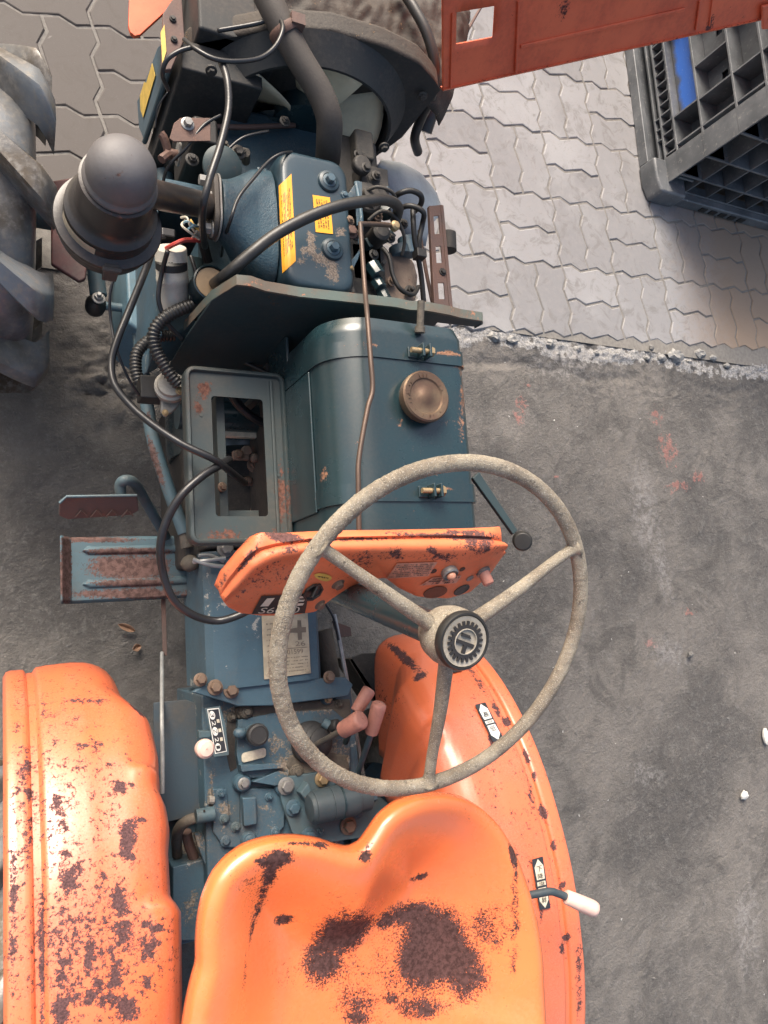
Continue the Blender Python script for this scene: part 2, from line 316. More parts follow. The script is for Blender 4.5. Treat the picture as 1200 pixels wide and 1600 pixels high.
def bluepatch_mat():
    m, nt, b = mat_new('blue_sprayed_panel'); P = coords(nt)
    n1 = noise_n(nt, P, 12, 5, 0.6); n2 = noise_n(nt, P, 150, 3, 0.6)
    tc = nt.nodes.new('ShaderNodeTexCoord'); sp = nt.nodes.new('ShaderNodeSeparateXYZ'); nt.links.new(tc.outputs['Generated'], sp.inputs[0])
    d = math_n(nt, 'ABSOLUTE', math_n(nt, 'SUBTRACT', sp.outputs[2], 0.45))
    f = step_n(nt, math_n(nt, 'ADD', d, math_n(nt, 'MULTIPLY', math_n(nt, 'SUBTRACT', n1, 0.5), 0.5)), 0.36, 0.18)
    mr = nt.nodes.new('ShaderNodeMapRange'); mr.inputs['From Min'].default_value = 0.40; mr.inputs['From Max'].default_value = 0.22
    nt.links.new(math_n(nt, 'ADD', d, math_n(nt, 'MULTIPLY', math_n(nt, 'SUBTRACT', n1, 0.5), 0.6)), mr.inputs['Value'])
    c = mix_n(nt, mr.outputs[0], (0.07, 0.075, 0.085), (0.03, 0.13, 0.50))
    c = mix_n(nt, math_n(nt, 'MULTIPLY', step_n(nt, n2, 0.66, 0.70), 0.6), c, (0.5, 0.55, 0.6))
    nt.links.new(c, b.inputs['Base Color']); b.inputs['Roughness'].default_value = 0.4
    return m
M['bluepatch'] = bluepatch_mat()

# ------------------------------------------------------------------ mesh helpers
WL = {}
def basis(d):
    d = Vector(d).normalized(); a = Vector((0, 0, 1)) if abs(d.z) < 0.9 else Vector((0, 1, 0))
    x = a.cross(d).normalized(); return x, d.cross(x), d
class B:
    """collects shapes into one mesh"""
    def __init__(s): s.v = []; s.f = []
    def add(s, vs, fs):
        o = len(s.v); s.v += [Vector(v) for v in vs]; s.f += [[i + o for i in f] for f in fs]; return s
    def box(s, x0, x1, y0, y1, z0, z1, rot=None):
        x0, x1 = sorted((x0, x1)); y0, y1 = sorted((y0, y1)); z0, z1 = sorted((z0, z1))
        vs = [Vector((x, y, z)) for z in (z0, z1) for y in (y0, y1) for x in (x0, x1)]
        if rot is not None:
            c = Vector(((x0 + x1) / 2, (y0 + y1) / 2, (z0 + z1) / 2)); vs = [rot @ (v - c) + c for v in vs]
        return s.add(vs, [(0, 2, 3, 1), (4, 5, 7, 6), (0, 1, 5, 4), (2, 6, 7, 3), (0, 4, 6, 2), (1, 3, 7, 5)])
    def prism(s, pts, off):
        """closed outline (3D points, any plane) pushed along vector off"""
        n = len(pts); off = Vector(off); a = [Vector(p) for p in pts]; b = [p + off for p in a]
        nrm = Vector((0, 0, 0))
        for i in range(n): nrm += a[i].cross(a[(i + 1) % n])
        if nrm.dot(off) > 0: cap1, cap2 = list(range(n))[::-1], list(range(n, 2 * n)); side = [(i, (i + 1) % n, n + (i + 1) % n, n + i) for i in range(n)]
        else: cap1, cap2 = list(range(n)), list(range(n, 2 * n))[::-1]; side = [(n + i, n + (i + 1) % n, (i + 1) % n, i) for i in range(n)]
        return s.add(a + b, [cap1, cap2] + side)
    def cyl(s, p0, p1, r0, r1=None, seg=16, caps=True):
        r1 = r0 if r1 is None else r1; p0 = Vector(p0); p1 = Vector(p1); x, y, d = basis(p1 - p0)
        vs = []
        for p, r in ((p0, r0), (p1, r1)):
            for i in range(seg):
                a = 2 * math.pi * i / seg; vs.append(p + (x * math.cos(a) + y * math.sin(a)) * r)
        fs = [(i, (i + 1) % seg, seg + (i + 1) % seg, seg + i) for i in range(seg)]
        if caps: fs += [list(range(seg))[::-1], list(range(seg, 2 * seg))]
        return s.add(vs, fs)
    def lathe(s, prof, o, d=(0, 0, 1), seg=32, caps=True):
        """prof = [(radius, along)], turned round d through o"""
        o = Vector(o); x, y, d = basis(d); vs = []; k = len(prof)
        for r, z in prof:
            for i in range(seg):
                a = 2 * math.pi * i / seg; vs.append(o + d * z + (x * math.cos(a) + y * math.sin(a)) * max(r, 1e-5))
        fs = []
        for j in range(k - 1):
            for i in range(seg):
                i2 = (i + 1) % seg; fs.append((j * seg + i, j * seg + i2, (j + 1) * seg + i2, (j + 1) * seg + i))
        if caps: fs += [list(range(seg))[::-1], [(k - 1) * seg + i for i in range(seg)]]
        return s.add(vs, fs)
    def tube(s, pts, r, seg=10, sm=6, rf=None, flat=None):
        P = [Vector(p) for p in pts]
        if sm > 1 and len(P) > 2:
            Q = []
            for i in range(len(P) - 1):
                p0 = P[max(i - 1, 0)]; p1 = P[i]; p2 = P[i + 1]; p3 = P[min(i + 2, len(P) - 1)]
                for k in range(sm):
                    t = k / sm
                    Q.append(0.5 * ((2 * p1) + (p2 - p0) * t + (2 * p0 - 5 * p1 + 4 * p2 - p3) * t * t + (3 * p1 - p0 - 3 * p2 + p3) * t ** 3))
            Q.append(P[-1]); P = Q
        n = len(P); T = [(P[min(i + 1, n - 1)] - P[max(i - 1, 0)]).normalized() for i in range(n)]
        x, y, _ = basis(T[0]); vs = []; 
        for i in range(n):
            x = (x - T[i] * x.dot(T[i])).normalized(); y = T[i].cross(x)
            rr = (rf(i / (n - 1)) if rf else 1) * r
            for k in range(seg):
                a = 2 * math.pi * k / seg; vs.append(P[i] + (x * math.cos(a) + y * math.sin(a)) * rr)
        fs = [(i * seg + k, i * seg + (k + 1) % seg, (i + 1) * seg + (k + 1) % seg, (i + 1) * seg + k) for i in range(n - 1) for k in range(seg)]
        fs += [list(range(seg))[::-1], [(n - 1) * seg + k for k in range(seg)]]
        return s.add(vs, fs)
    def corr(s, pts, r, pitch=0.0065, seg=12):
        """corrugated hose"""
        P = [Vector(p) for p in pts]; Q = []
        for i in range(len(P) - 1):
            p0 = P[max(i - 1, 0)]; p1 = P[i]; p2 = P[i + 1]; p3 = P[min(i + 2, len(P) - 1)]
            for k in range(20):
                t = k / 20
                Q.append(0.5 * ((2 * p1) + (p2 - p0) * t + (2 * p0 - 5 * p1 + 4 * p2 - p3) * t * t + (3 * p1 - p0 - 3 * p2 + p3) * t ** 3))
        Q.append(P[-1]); L = [0]
        for i in range(1, len(Q)): L.append(L[-1] + (Q[i] - Q[i - 1]).length)
        n = int(L[-1] / pitch * 4); out = []; j = 0
        for k in range(n + 1):
            d = L[-1] * k / n
            while j < len(L) - 2 and L[j + 1] < d: j += 1
            t = (d - L[j]) / max(L[j + 1] - L[j], 1e-9); out.append(Q[j].lerp(Q[j + 1], t))
        cnt = len(out)
        return s.tube(out, r, seg, 1, rf=lambda u: (1.0, 1.0, 0.80, 0.80)[int(round(u * (cnt - 1))) % 4])
    def ball(s, c, r, seg=16, sc=(1, 1, 1)):
        c = Vector(c); rings = seg // 2; vs = [c + Vector((0, 0, -r * sc[2]))]; fs = []
        for j in range(1, rings):
            a = math.pi * j / rings - math.pi / 2
            for i in range(seg):
                b = 2 * math.pi * i / seg
                vs.append(c + Vector((math.cos(a) * math.cos(b) * r * sc[0], math.cos(a) * math.sin(b) * r * sc[1], math.sin(a) * r * sc[2])))
        vs.append(c + Vector((0, 0, r * sc[2]))); top = len(vs) - 1
        for i in range(seg):
            i2 = (i + 1) % seg; fs.append((0, 1 + i2, 1 + i)); fs.append((top, 1 + (rings - 2) * seg + i, 1 + (rings - 2) * seg + i2))
            for j in range(rings - 2): fs.append((1 + j * seg + i, 1 + j * seg + i2, 1 + (j + 1) * seg + i2, 1 + (j + 1) * seg + i))
        return s.add(vs, fs)
    def bolt(s, p, d=(0, 0, 1), r=0.010, wash=True, stud=0.0, h=None):
        p = Vector(p); d = Vector(d).normalized(); h = h or r * 0.9
        if wash: s.lathe([(r * 1.45, -0.001), (r * 1.45, 0.0018), (r * 1.3, 0.0025), (r * 0.5, 0.0025)], p, d, 20)
        s.lathe([(r, 0.002), (r, h), (r * 0.86, h + 0.0015), (0.0005, h + 0.0017)], p, d, 6)
        if stud: s.lathe([(r * 0.55, h), (r * 0.55, h + stud), (r * 0.4, h + stud + 0.001)], p, d, 10)
        return s
    def grid(s, fn, nu, nv, wrapu=False):
        vs = [fn(i / (nu - (0 if wrapu else 1)), j / (nv - 1)) for j in range(nv) for i in range(nu)]
        fs = []
        for j in range(nv - 1):
            for i in range(nu if wrapu else nu - 1):
                i2 = (i + 1) % nu; fs.append((j * nu + i, j * nu + i2, (j + 1) * nu + i2, (j + 1) * nu + i))
        return s.add(vs, fs)
    def dense(s, L):
        bm = bmesh.new(); vv = [bm.verts.new(v) for v in s.v]
        for f in s.f:
            try: bm.faces.new([vv[i] for i in f])
            except ValueError: pass
        bmesh.ops.triangulate(bm, faces=[f for f in bm.faces if len(f.verts) > 4])
        for _ in range(6):
            es = [e for e in bm.edges if e.calc_length() > L]
            if not es: break
            bmesh.ops.subdivide_edges(bm, edges=es, cuts=1); bmesh.ops.triangulate(bm, faces=[f for f in bm.faces if len(f.verts) > 4])
        bm.verts.index_update(); s.v = [v.co.copy() for v in bm.verts]; s.f = [[v.index for v in f.verts] for f in bm.faces]; bm.free(); return s
    def build(s, name, mat, parent=None, bevel=0.0, smooth=35, bseg=2, wear=None, solid=None, sub=0, label=None, fix=True):
        if wear is not None and len(s.v) < 1500: s.dense(0.012)
        V = np.array([tuple(v) for v in s.v]); c = (V.min(0) + V.max(0)) / 2
        if parent is None: c = np.array([c[0], c[1], V[:, 2].min()])
        me = bpy.data.meshes.new(name); me.from_pydata((V - c).tolist(), [], s.f)
        if fix:
            bm = bmesh.new(); bm.from_mesh(me); bmesh.ops.recalc_face_normals(bm, faces=bm.faces); bm.to_mesh(me); bm.free()
        me.materials.append(mat)
        o = bpy.data.objects.new(name, me); COL.objects.link(o)
        WL[o.name] = Vector(c)
        if parent is not None:
            o.parent = parent; o.location = Vector(c) - WL[parent.name]
        else: o.location = Vector(c)
        if wear is not None:
            at = me.color_attributes.new('wear', 'FLOAT_COLOR', 'POINT')
            wv = wear(V); 
            if wv.ndim == 1: wv = np.stack([wv, wv, wv], 1)
            at.data.foreach_set('color', np.concatenate([wv, np.ones((len(V), 1))], 1).astype(np.float32).ravel())
        if smooth:
            me.shade_smooth(); me.set_sharp_from_angle(angle=R(smooth))
        if solid:
            md = o.modifiers.new('thickness', 'SOLIDIFY'); md.thickness = solid; md.offset = -1
        if bevel:
            md = o.modifiers.new('bevel', 'BEVEL'); md.width = bevel; md.segments = bseg; md.limit_method = 'ANGLE'; md.angle_limit = R(40); md.harden_normals = True
        if sub:
            md = o.modifiers.new('sub', 'SUBSURF'); md.levels = sub; md.render_levels = sub
        if label: o['label'] = label
        return o
def wearf(blobs, base=0.0):
    """bare patches measured on the photograph: (x, y, rx, ry, angle, strength)"""
    def f(V):
        px, py = PRN(V); out = np.full(len(V), base)
        for (x, y, rx_, ry_, an, st) in blobs:
            a = math.radians(an); dx = px - x; dy = py - y
            u = (dx * math.cos(a) + dy * math.sin(a)) / rx_; v = (-dx * math.sin(a) + dy * math.cos(a)) / ry_
            out = np.maximum(out, st * np.clip(1.35 - np.sqrt(u * u + v * v) * 0.9, 0, 1))
        return out
    return f
def pts(*a): return [W(*p) for p in a]
def tag(o, label, cat, group=None, kind=None):
    if label: o['label'] = label
    if cat: o['category'] = cat
    if group: o['group'] = group
    if kind: o['kind'] = kind
def rr_outline(w, h, r, n=5):
    """rounded rectangle outline centred on 0"""
    o = []
    for cx, cy, a0 in ((w / 2 - r, h / 2 - r, 0), (-w / 2 + r, h / 2 - r, 90), (-w / 2 + r, -h / 2 + r, 180), (w / 2 - r, -h / 2 + r, 270)):
        for k in range(n + 1):
            a = R(a0 + 90 * k / n); o.append((cx + r * math.cos(a), cy + r * math.sin(a)))
    return o
def bvh_of(*objs):
    vs = []; fs = []
    dg = bpy.context.evaluated_depsgraph_get()
    for o in objs:
        off = len(vs); wlc = WL[o.name]
        me = o.data
        vs += [v.co + wlc for v in me.vertices]; fs += [[i + off for i in p.vertices] for p in me.polygons]
    return BVHTree.FromPolygons(vs, fs)
CAMP = Vector((0, 0, HC))
def quadpt(q, u, v):
    a = (q[0][0] * (1 - u) + q[1][0] * u, q[0][1] * (1 - u) + q[1][1] * u); b = (q[3][0] * (1 - u) + q[2][0] * u, q[3][1] * (1 - u) + q[2][1] * u)
    return a[0] * (1 - v) + b[0] * v, a[1] * (1 - v) + b[1] * v
def lay(tree, x, y, off, fallback=0.9):
    d = (W(x, y, 0.0) - CAMP).normalized(); h = tree.ray_cast(CAMP, d)
    if h[0] is None: 
        h = tree.find_nearest(W(x, y, fallback))
    n = h[1] if h[1].dot(d) < 0 else -h[1]
    return h[0] + n * off
def sticker(name, q, tree, mat, parent, off=0.0009, nu=8, nv=8, outline=None, label=None, holes=None):
    """thin sheet laid on a surface; q = its four corners"""
    b = B()
    if outline is None: b.grid(lambda u, v: lay(tree, *quadpt(q, u, v), off), nu, nv)
    else:
        b.add([lay(tree, *quadpt(q, u, v), off) for u, v in outline], [list(range(len(outline)))])
    return b.build(name, mat, parent, smooth=0, label=label, fix=False)
def lettering(s, q, tree, mat, parent, off=0.0016, name='lettering', pad=0.04):
    """text laid on a surface inside the four corners q (clockwise from the text's upper left)"""
    cu = bpy.data.curves.new(name, 'FONT'); cu.body = s; cu.size = 1.0; cu.resolution_u = 3
    ob = bpy.data.objects.new(name, cu); COL.objects.link(ob)
    dg = bpy.context.evaluated_depsgraph_get(); me = bpy.data.meshes.new_from_object(ob.evaluated_get(dg))
    bpy.data.objects.remove(ob)
    if len(me.vertices) == 0: return None
    V = np.array([tuple(v.co) for v in me.vertices]); lo = V.min(0); hi = V.max(0)
    b = B(); vs = []
    for v in V:
        u = pad + (1 - 2 * pad) * (v[0] - lo[0]) / max(hi[0] - lo[0], 1e-6); t = pad + (1 - 2 * pad) * (1 - (v[1] - lo[1]) / max(hi[1] - lo[1], 1e-6))
        vs.append(lay(tree, *quadpt(q, u, t), off))
    b.add(vs, [list(p.vertices) for p in me.polygons])
    return b.build(name, mat, parent, smooth=0, fix=False)
def printlines(q, tree, mat, parent, rows, seed=1, off=0.0016, vertical=False, fill=0.55, name='print'):
    """rows of worn small print too fine to read"""
    rnd = random.Random(seed); b = B()
    for r_ in range(rows):
        u = 0.05
        while u < 0.93:
            wv = rnd.uniform(0.012, 0.05)
            if rnd.random() < 0.78:
                a0 = 0.06 + 0.88 * (r_ + (1 - fill) / 2) / rows; a1 = a0 + 0.88 * fill * rnd.uniform(0.6, 1.0) / rows
                u1 = min(u + wv, 0.95)
                cs = [(u, a0), (u1, a0), (u1, a1), (u, a1)]
                if vertical: cs = [(t, s_) for s_, t in cs]
                b.add([lay(tree, *quadpt(q, *c), off) for c in cs], [(0, 1, 2, 3)])
            u += wv + rnd.uniform(0.006, 0.02)
    return b.build(name, mat, parent, smooth=0, fix=False)

def weld(b, tol=1e-5):
    key = {}; mp = []; nv = []
    for v in b.v:
        k = (round(v.x / 1e-4), round(v.y / 1e-4), round(v.z / 1e-4))
        if k not in key: key[k] = len(nv); nv.append(v)
        mp.append(key[k])
    b.v = nv; b.f = [f for f in ([mp[i] for i in f] for f in b.f) if len(set(f)) == len(f)]
    return b

# ------------------------------------------------------------------ the setting
def npn(P, s, seed=0.0):
    return noise.noise(Vector((P[0] * s + seed, P[1] * s - seed, seed)))
def build_ground():
    # rough concrete, sheet to well past the frame; denser where the camera looks
    xs = np.concatenate([np.linspace(-14, -0.4, 30), np.linspace(-0.38, 3.6, 330), np.linspace(3.75, 16, 30)])
    ys = np.concatenate([np.linspace(-14, -1.75, 30), np.linspace(-1.74, 0.60, 150), np.linspace(0.61, 1.06, 75), np.linspace(1.12, 15, 26)])
    V = []; wr = []
    edge = lambda x: 0.885 + 0.012 * math.sin(x * 9) + 0.02 * npn((x, 0, 0), 6, 3.1)
    rb = [(815, 640, 14, 38, 5), (825, 602, 8, 8, 0), (1045, 700, 22, 45, -25), (1095, 745, 18, 16, 0), (1060, 760, 25, 14, 0), (873, 744, 6, 5, 0), (1080, 955, 20, 10, 0), (1020, 1005, 18, 14, 0), (1030, 650, 16, 24, 0)]
    pale = [(1010, 800, 18, 70, -8), (1035, 870, 10, 60, -10), (1048, 1020, 30, 18, 30), (1170, 1450, 18, 60, 0), (1010, 1210, 30, 14, 20), (900, 560, 60, 30, 0)]
    G = [(x, y) for y in ys for x in xs]
    A = np.array([(x, y, 0) for x, y in G]); px, py = PRN(A)
    def blob(L):
        o = np.zeros(len(A))
        for (x, y, a, b_, an) in L:
            t = math.radians(an); dx = px - x; dy = py - y
            u = (dx * math.cos(t) + dy * math.sin(t)) / a; v = (-dx * math.sin(t) + dy * math.cos(t)) / b_
            o = np.maximum(o, np.clip(1.25 - np.sqrt(u * u + v * v) * 0.8, 0, 1))
        vis = (np.abs(A[:, 0] - 1.6) < 2.0) & (np.abs(A[:, 1]) < 2)
        return o * vis
    red = blob(rb); pl = blob(pale)
    for k, (x, y) in enumerate(G):
        z = -0.010; r_ = 0
        if -0.6 < x < 3.7 and -1.8 < y < 1.1:
            z += 0.0035 * npn((x, y), 4) + 0.0022 * npn((x, y), 17, 5) + 0.0012 * npn((x, y), 60, 2)
            d = (y - edge(x))
            # broken lip of mortar and rubble where the paving stops
            amp = 1.0 if x > 1.15 else 0.35
            g = math.exp(-((d - 0.016) / 0.044) ** 2)
            brk = 0.5 + 0.9 * npn((x, y), 5, 9)
            z += g * amp * max(0, brk) * (0.009 + 0.018 * npn((x, y), 26, 4) + 0.018 * npn((x, y), 60, 6))
            g2 = math.exp(-((d + 0.075) / 0.020) ** 2) * amp
            z -= g2 * 0.010 * max(0.0, 0.5 + npn((x, y), 8, 7))
            if d < 0 and d > -0.16: z += 0.004 * npn((x, y), 45, 1) * amp
            r_ = min(1, g * amp * (0.55 + 0.6 * max(0, brk)) * (1.0 + 0.9 * npn((x, y), 40, 2)))
            # crumbled patch beside the left front wheel
            q = math.exp(-(((x - 0.29) / 0.13) ** 2 + ((y - 0.66) / 0.12) ** 2))
            z += q * (0.034 * npn((x, y), 24, 4) + 0.026 * npn((x, y), 60, 8)); r_ = max(r_, q * 0.42)
            if d > 0.075: z -= min(0.03, (d - 0.075) * 1.5)
        elif y > 0.95: z -= 0.03
        V.append((x, y, z)); wr.append((r_, red[k], pl[k]))
    nx = len(xs); F = [(j * nx + i, j * nx + i + 1, (j + 1) * nx + i + 1, (j + 1) * nx + i) for j in range(len(ys) - 1) for i in range(nx - 1)]
    b = B(); b.add(V, F); wr = np.array(wr)
    o = b.build('ground', M['ground'], None, smooth=180, wear=lambda _: wr, fix=False)
    o['kind'] = 'structure'
    return o
ground = build_ground()

def build_paving():
    O = np.array([1.573, 1.199]); ux = np.array([0.2630, 0.0150]); uy = np.array([-0.0148, 0.2650]); A = 0.021
    b = B(); b.add([(-14, 0.93, -0.016), (16, 0.93, -0.016), (16, 15, -0.016), (-14, 15, -0.016)], [(0, 1, 2, 3)])
    base = b.build('pavement', M['sand'], None, smooth=0, fix=False); base['kind'] = 'structure'
    def saw(t):       # t in teeth; 0 = middle of the long side
        t = (t + 1 / 3) % 1.0
        return A * (-0.5 + t * 1.5) if t < 2 / 3 else A * (0.5 - (t - 2 / 3) * 3)
    K = [-1 / 3, 1 / 3, 2 / 3]
    def hline(a0, a1, bb):   # along x at row bb (units of module)
        ts = [a0 * 2] + sorted(t for k in range(-60, 60) for t in (k + 1 / 3, k + 2 / 3) if a0 * 2 < t < a1 * 2) + [a1 * 2]
        return [(t / 2, bb, 'h', t) for t in ts]
    def pos(a, b_, dx=0, dy=0):
        return O + ux * a + uy * b_
    def P2(a, b_, th, tv):
        # th: offset (perpendicular) of the along-x line, tv: of the along-y line
        return O + ux * (a + tv / 0.263) + uy * (b_ + th / 0.265)
    def outline(a0, a1, b0, b1):
        pts_ = []
        def hs(aa, bb):
            ts = [aa[0] * 2] + [t for k in range(-80, 80) for t in (k + 1 / 3, k + 2 / 3) if min(aa) * 2 + 1e-6 < t < max(aa) * 2 - 1e-6]
            ts = sorted(set(ts)); ts = ts if aa[1] > aa[0] else ts[::-1]
            if ts[0] != aa[0] * 2: ts = [aa[0] * 2] + [t for t in ts if t != aa[0] * 2]
            return [(t / 2, bb) for t in ts]
        def vsg(aa, bb):
            ts = sorted(t for k in range(-80, 80) for t in (k + 1 / 3, k + 2 / 3) if min(bb) * 2 + 1e-6 < t < max(bb) * 2 - 1e-6)
            ts = ts if bb[1] > bb[0] else ts[::-1]
            return [(aa, bb[0])] + [(aa, t / 2) for t in ts]
        for a, b_ in hs((a0, a1), b0): pts_.append(P2(a, b_, saw(a * 2), saw(-b_ * 2) if abs(a - a0) < 1e-6 else 0))
        for a, b_ in vsg(a1, (b0, b1)): pts_.append(P2(a, b_, saw(a * 2) if abs(b_ - b0) < 1e-6 else 0, saw(-b_ * 2)))
        for a, b_ in hs((a1, a0), b1): pts_.append(P2(a, b_, saw(a * 2), saw(-b_ * 2) if abs(a - a1) < 1e-6 else 0))
        for a, b_ in vsg(a0, (b1, b0)): pts_.append(P2(a, b_, saw(a * 2) if abs(b_ - b1) < 1e-6 else 0, saw(-b_ * 2)))
        return pts_
    protos = {}
    def paver_mesh(kind, variant):
        rnd = random.Random(variant * 7 + (kind == 'v'))
        a0, a1, b0, b1 = (0, 1, 0, 0.5) if kind == 'h' else (0, 0.5, 0, 1)
        ol = outline(a0, a1, b0, b1); c0 = O + ux * (a0 + a1) / 2 + uy * (b0 + b1) / 2
        ol = [p - c0 for p in ol]; out = []
        for p in ol:
            if not out or np.linalg.norm(p - out[-1]) > 1e-4: out.append(p)
        if np.linalg.norm(out[0] - out[-1]) < 1e-4: out.pop()
        n = len(out)
        def inset(d):
            res = []
            for i in range(n):
                p0, p1, p2 = out[i - 1], out[i], out[(i + 1) % n]
                e1 = (p1 - p0) / np.linalg.norm(p1 - p0); e2 = (p2 - p1) / np.linalg.norm(p2 - p1)
                n1 = np.array([-e1[1], e1[0]]); n2 = np.array([-e2[1], e2[0]]); bis = n1 + n2; bis /= max(np.linalg.norm(bis), 1e-6)
                res.append(p1 + bis * d / max(bis @ n1, 0.35))
            return res
        b = B(); rings = []
        for d, z in ((0.0028, -0.045), (0.0028, -0.0065), (0.0040, -0.0022), (0.0068, 0.0)):
            rings.append([(p[0] + rnd.uniform(-.0009, .0009), p[1] + rnd.uniform(-.0009, .0009), z + (rnd.uniform(-.0006, .0006) if z > -0.04 else 0)) for p in inset(d)])
        vs = [q for r_ in rings for q in r_]; fs = []
        for k in range(3):
            for i in range(n): fs.append((k * n + i, k * n + (i + 1) % n, (k + 1) * n + (i + 1) % n, (k + 1) * n + i))
        fs.append([3 * n + i for i in range(n)])
        me = bpy.data.meshes.new('paver'); me.from_pydata(vs, [], fs); me.materials.append(M['paver'])
        me.shade_smooth(); me.set_sharp_from_angle(angle=R(12))
        return me
    for kd in 'hv':
        protos[kd] = [paver_mesh(kd, k) for k in range(6)]
    cnt = 0; rnd = random.Random(3); edge_y = 0.90
    rest = B()
    for i in range(-11, 11):
        for j in range(-2, 13):
            parts = [('v', i, i + .5, j, j + 1), ('v', i + .5, i + 1, j, j + 1)] if (i + j) % 2 else [('h', i, i + 1, j, j + .5), ('h', i, i + 1, j + .5, j + 1)]
            for kd, a0, a1, b0, b1 in parts:
                c = O + ux * (a0 + a1) / 2 + uy * (b0 + b1) / 2
                ylow = min((O + ux * a + uy * b_)[1] for a in (a0, a1) for b_ in (b0, b1))
                if ylow < edge_y - 0.03: continue
                px, py = PR((c[0], c[1], 0))
                if not (-130 < px < 1330 and -160 < py < 1000) or c[0] < -0.4:
                    me = protos[kd][rnd.randrange(6)]; o3 = Vector((c[0], c[1], rnd.uniform(-0.0012, 0.0015)))
                    rest.add([v.co + o3 for v in me.vertices], [list(p.vertices) for p in me.polygons]); continue
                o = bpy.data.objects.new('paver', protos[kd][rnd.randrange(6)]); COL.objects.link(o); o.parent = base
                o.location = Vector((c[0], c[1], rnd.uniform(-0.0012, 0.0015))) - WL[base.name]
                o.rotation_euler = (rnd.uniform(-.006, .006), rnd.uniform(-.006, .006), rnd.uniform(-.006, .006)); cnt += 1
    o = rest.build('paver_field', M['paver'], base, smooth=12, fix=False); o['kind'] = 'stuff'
    print('pavers', cnt)
    # sand packed in the joints is the pavement sheet itself, 10 mm below the faces
    b = B()
    nx, ny = 320, 200
    def f(u, v):
        x = -1.6 + u * 6.2; y = 0.930 + v * 3.8
        return Vector((x, y, -0.0034 + 0.0022 * npn((x, y), 14, 2) + 0.0015 * npn((x, y), 60, 4)))
    b.grid(f, nx, ny); s = b.build('joint_sand', M['sand'], base, smooth=180, fix=False); s['kind'] = 'stuff'
    return cnt
npav = build_paving()

def rock(x, y, r, mat, name, seed, z=0.0, flat=0.6):
    rnd = random.Random(seed); b = B(); b.ball((0, 0, 0), r, 10)
    b.v = [Vector((v.x * (1 + rnd.uniform(-.25, .35)), v.y * (1 + rnd.uniform(-.25, .35)), v.z * flat * (1 + rnd.uniform(-.2, .3)))) for v in b.v]
    b.v = [v + Vector((x, y, z + r * flat * 0.6)) for v in b.v]
    return b.build(name, mat, None, smooth=25)
def at(px, py, h=-0.008): return W(px, py, h)
p = at(1158, 1242); o = rock(p.x, p.y, 0.016, M['whitestone'], 'stone', 3); tag(o, 'small white angular stone alone on the grey concrete near the right edge', 'stone')
p = at(1192, 1150); b = B(); b.ball((p.x, p.y, 0.004), 0.016, 10, (0.9, 2.1, 0.7)); o = b.build('stone', M['whitestone'], None, smooth=25); tag(o, 'long white stone chip at the right edge above the small white stone', 'stone')
p = at(1075, 1023); o = rock(p.x, p.y, 0.012, M['greystone'], 'stone', 8); tag(o, 'round grey pebble on bare concrete right of the steering wheel', 'stone')
p = at(1010, 547); o = rock(p.x, p.y, 0.012, M['greystone'], 'stone', 5, 0.012); tag(o, 'dark grey lump lodged by the broken mortar line under the pavers', 'stone')
for k, (x, y, r_) in enumerate([(1053, 556, .040), (1092, 553, .028), (1032, 560, .022), (1112, 560, .020), (900, 546, .018), (858, 538, .022), (800, 532, .022), (770, 527, .026), (1075, 566, .018), (930, 552, .014), (1010, 560, .015), (1135, 572, .018)]):
    p = at(x, y); 
    if k == 0: bR = B()
    q = B(); q.ball((0, 0, 0), r_, 10); rnd = random.Random(k); q.v = [Vector((v.x * (1 + rnd.uniform(-.3, .4)), v.y * (.6 + rnd.uniform(-.2, .3)), v.z * .45 * (1 + rnd.uniform(-.3, .4)))) + Vector((p.x, p.y, -0.003)) for v in q.v]
    bR.add(q.v, q.f)
o = bR.build('mortar_rubble', M['mortar'], None, smooth=20); o['kind'] = 'stuff'; tag(o, 'broken white mortar lumps along the edge of the paving', 'rubble')
def grit():
    rnd = random.Random(11); b = B()
    for k in range(2200):
        x = rnd.uniform(0.0, 3.2); y = rnd.uniform(-1.6, 0.9)
        if rnd.random() < 0.35: y = 0.84 + rnd.gauss(0, 0.05)
        r_ = abs(rnd.gauss(0.0022, 0.0016)) + 0.001
        q = [Vector((rnd.uniform(-1, 1), rnd.uniform(-1, 1), rnd.uniform(0.2, 1))) * r_ for _ in range(4)]
        b.add([v + Vector((x, y, -0.010)) for v in q], [(0, 1, 2), (0, 2, 3), (0, 3, 1), (1, 3, 2)])
    o = b.build('grit', M['greystone'], None, smooth=0); tag(o, 'scattered grit and crumbs on the concrete', 'grit', kind='stuff')
    b = B()
    for k in range(46):
        px = rnd.uniform(760, 1200); py = rnd.uniform(560, 1600); p = at(px, py); r_ = rnd.uniform(.0025, .0055)
        q = [Vector((rnd.uniform(-1, 1), rnd.uniform(-1, 1), rnd.uniform(0.2, 1))) * r_ for _ in range(4)]
        b.add([v + p for v in q], [(0, 1, 2), (0, 2, 3), (0, 3, 1), (1, 3, 2)])
    o = b.build('pale_chips', M['whitestone'], None, smooth=0); tag(o, 'scattered pale chips on the concrete at right', 'grit', kind='stuff')
grit()
def leaf(px, py, L, wd, ang, label, seed):
    p = at(px, py, 0.0); b = B(); a = R(ang)
    def f(u, v):
        s = (u - .5) * L; t = (v - .5) * wd * (math.sin(math.pi * min(1, max(0, u))) ** 0.7 + 0.03)
        z = 0.004 + 0.009 * abs(v - .5) * 2 + 0.006 * math.sin(u * 3 + seed)
        return Vector((p.x + s * math.cos(a) - t * math.sin(a), p.y + s * math.sin(a) + t * math.cos(a), z))
    b.grid(f, 9, 5); o = b.build('dry_leaf', M['leaf'], None, smooth=60, solid=0.0006, fix=False); tag(o, label, 'leaf')
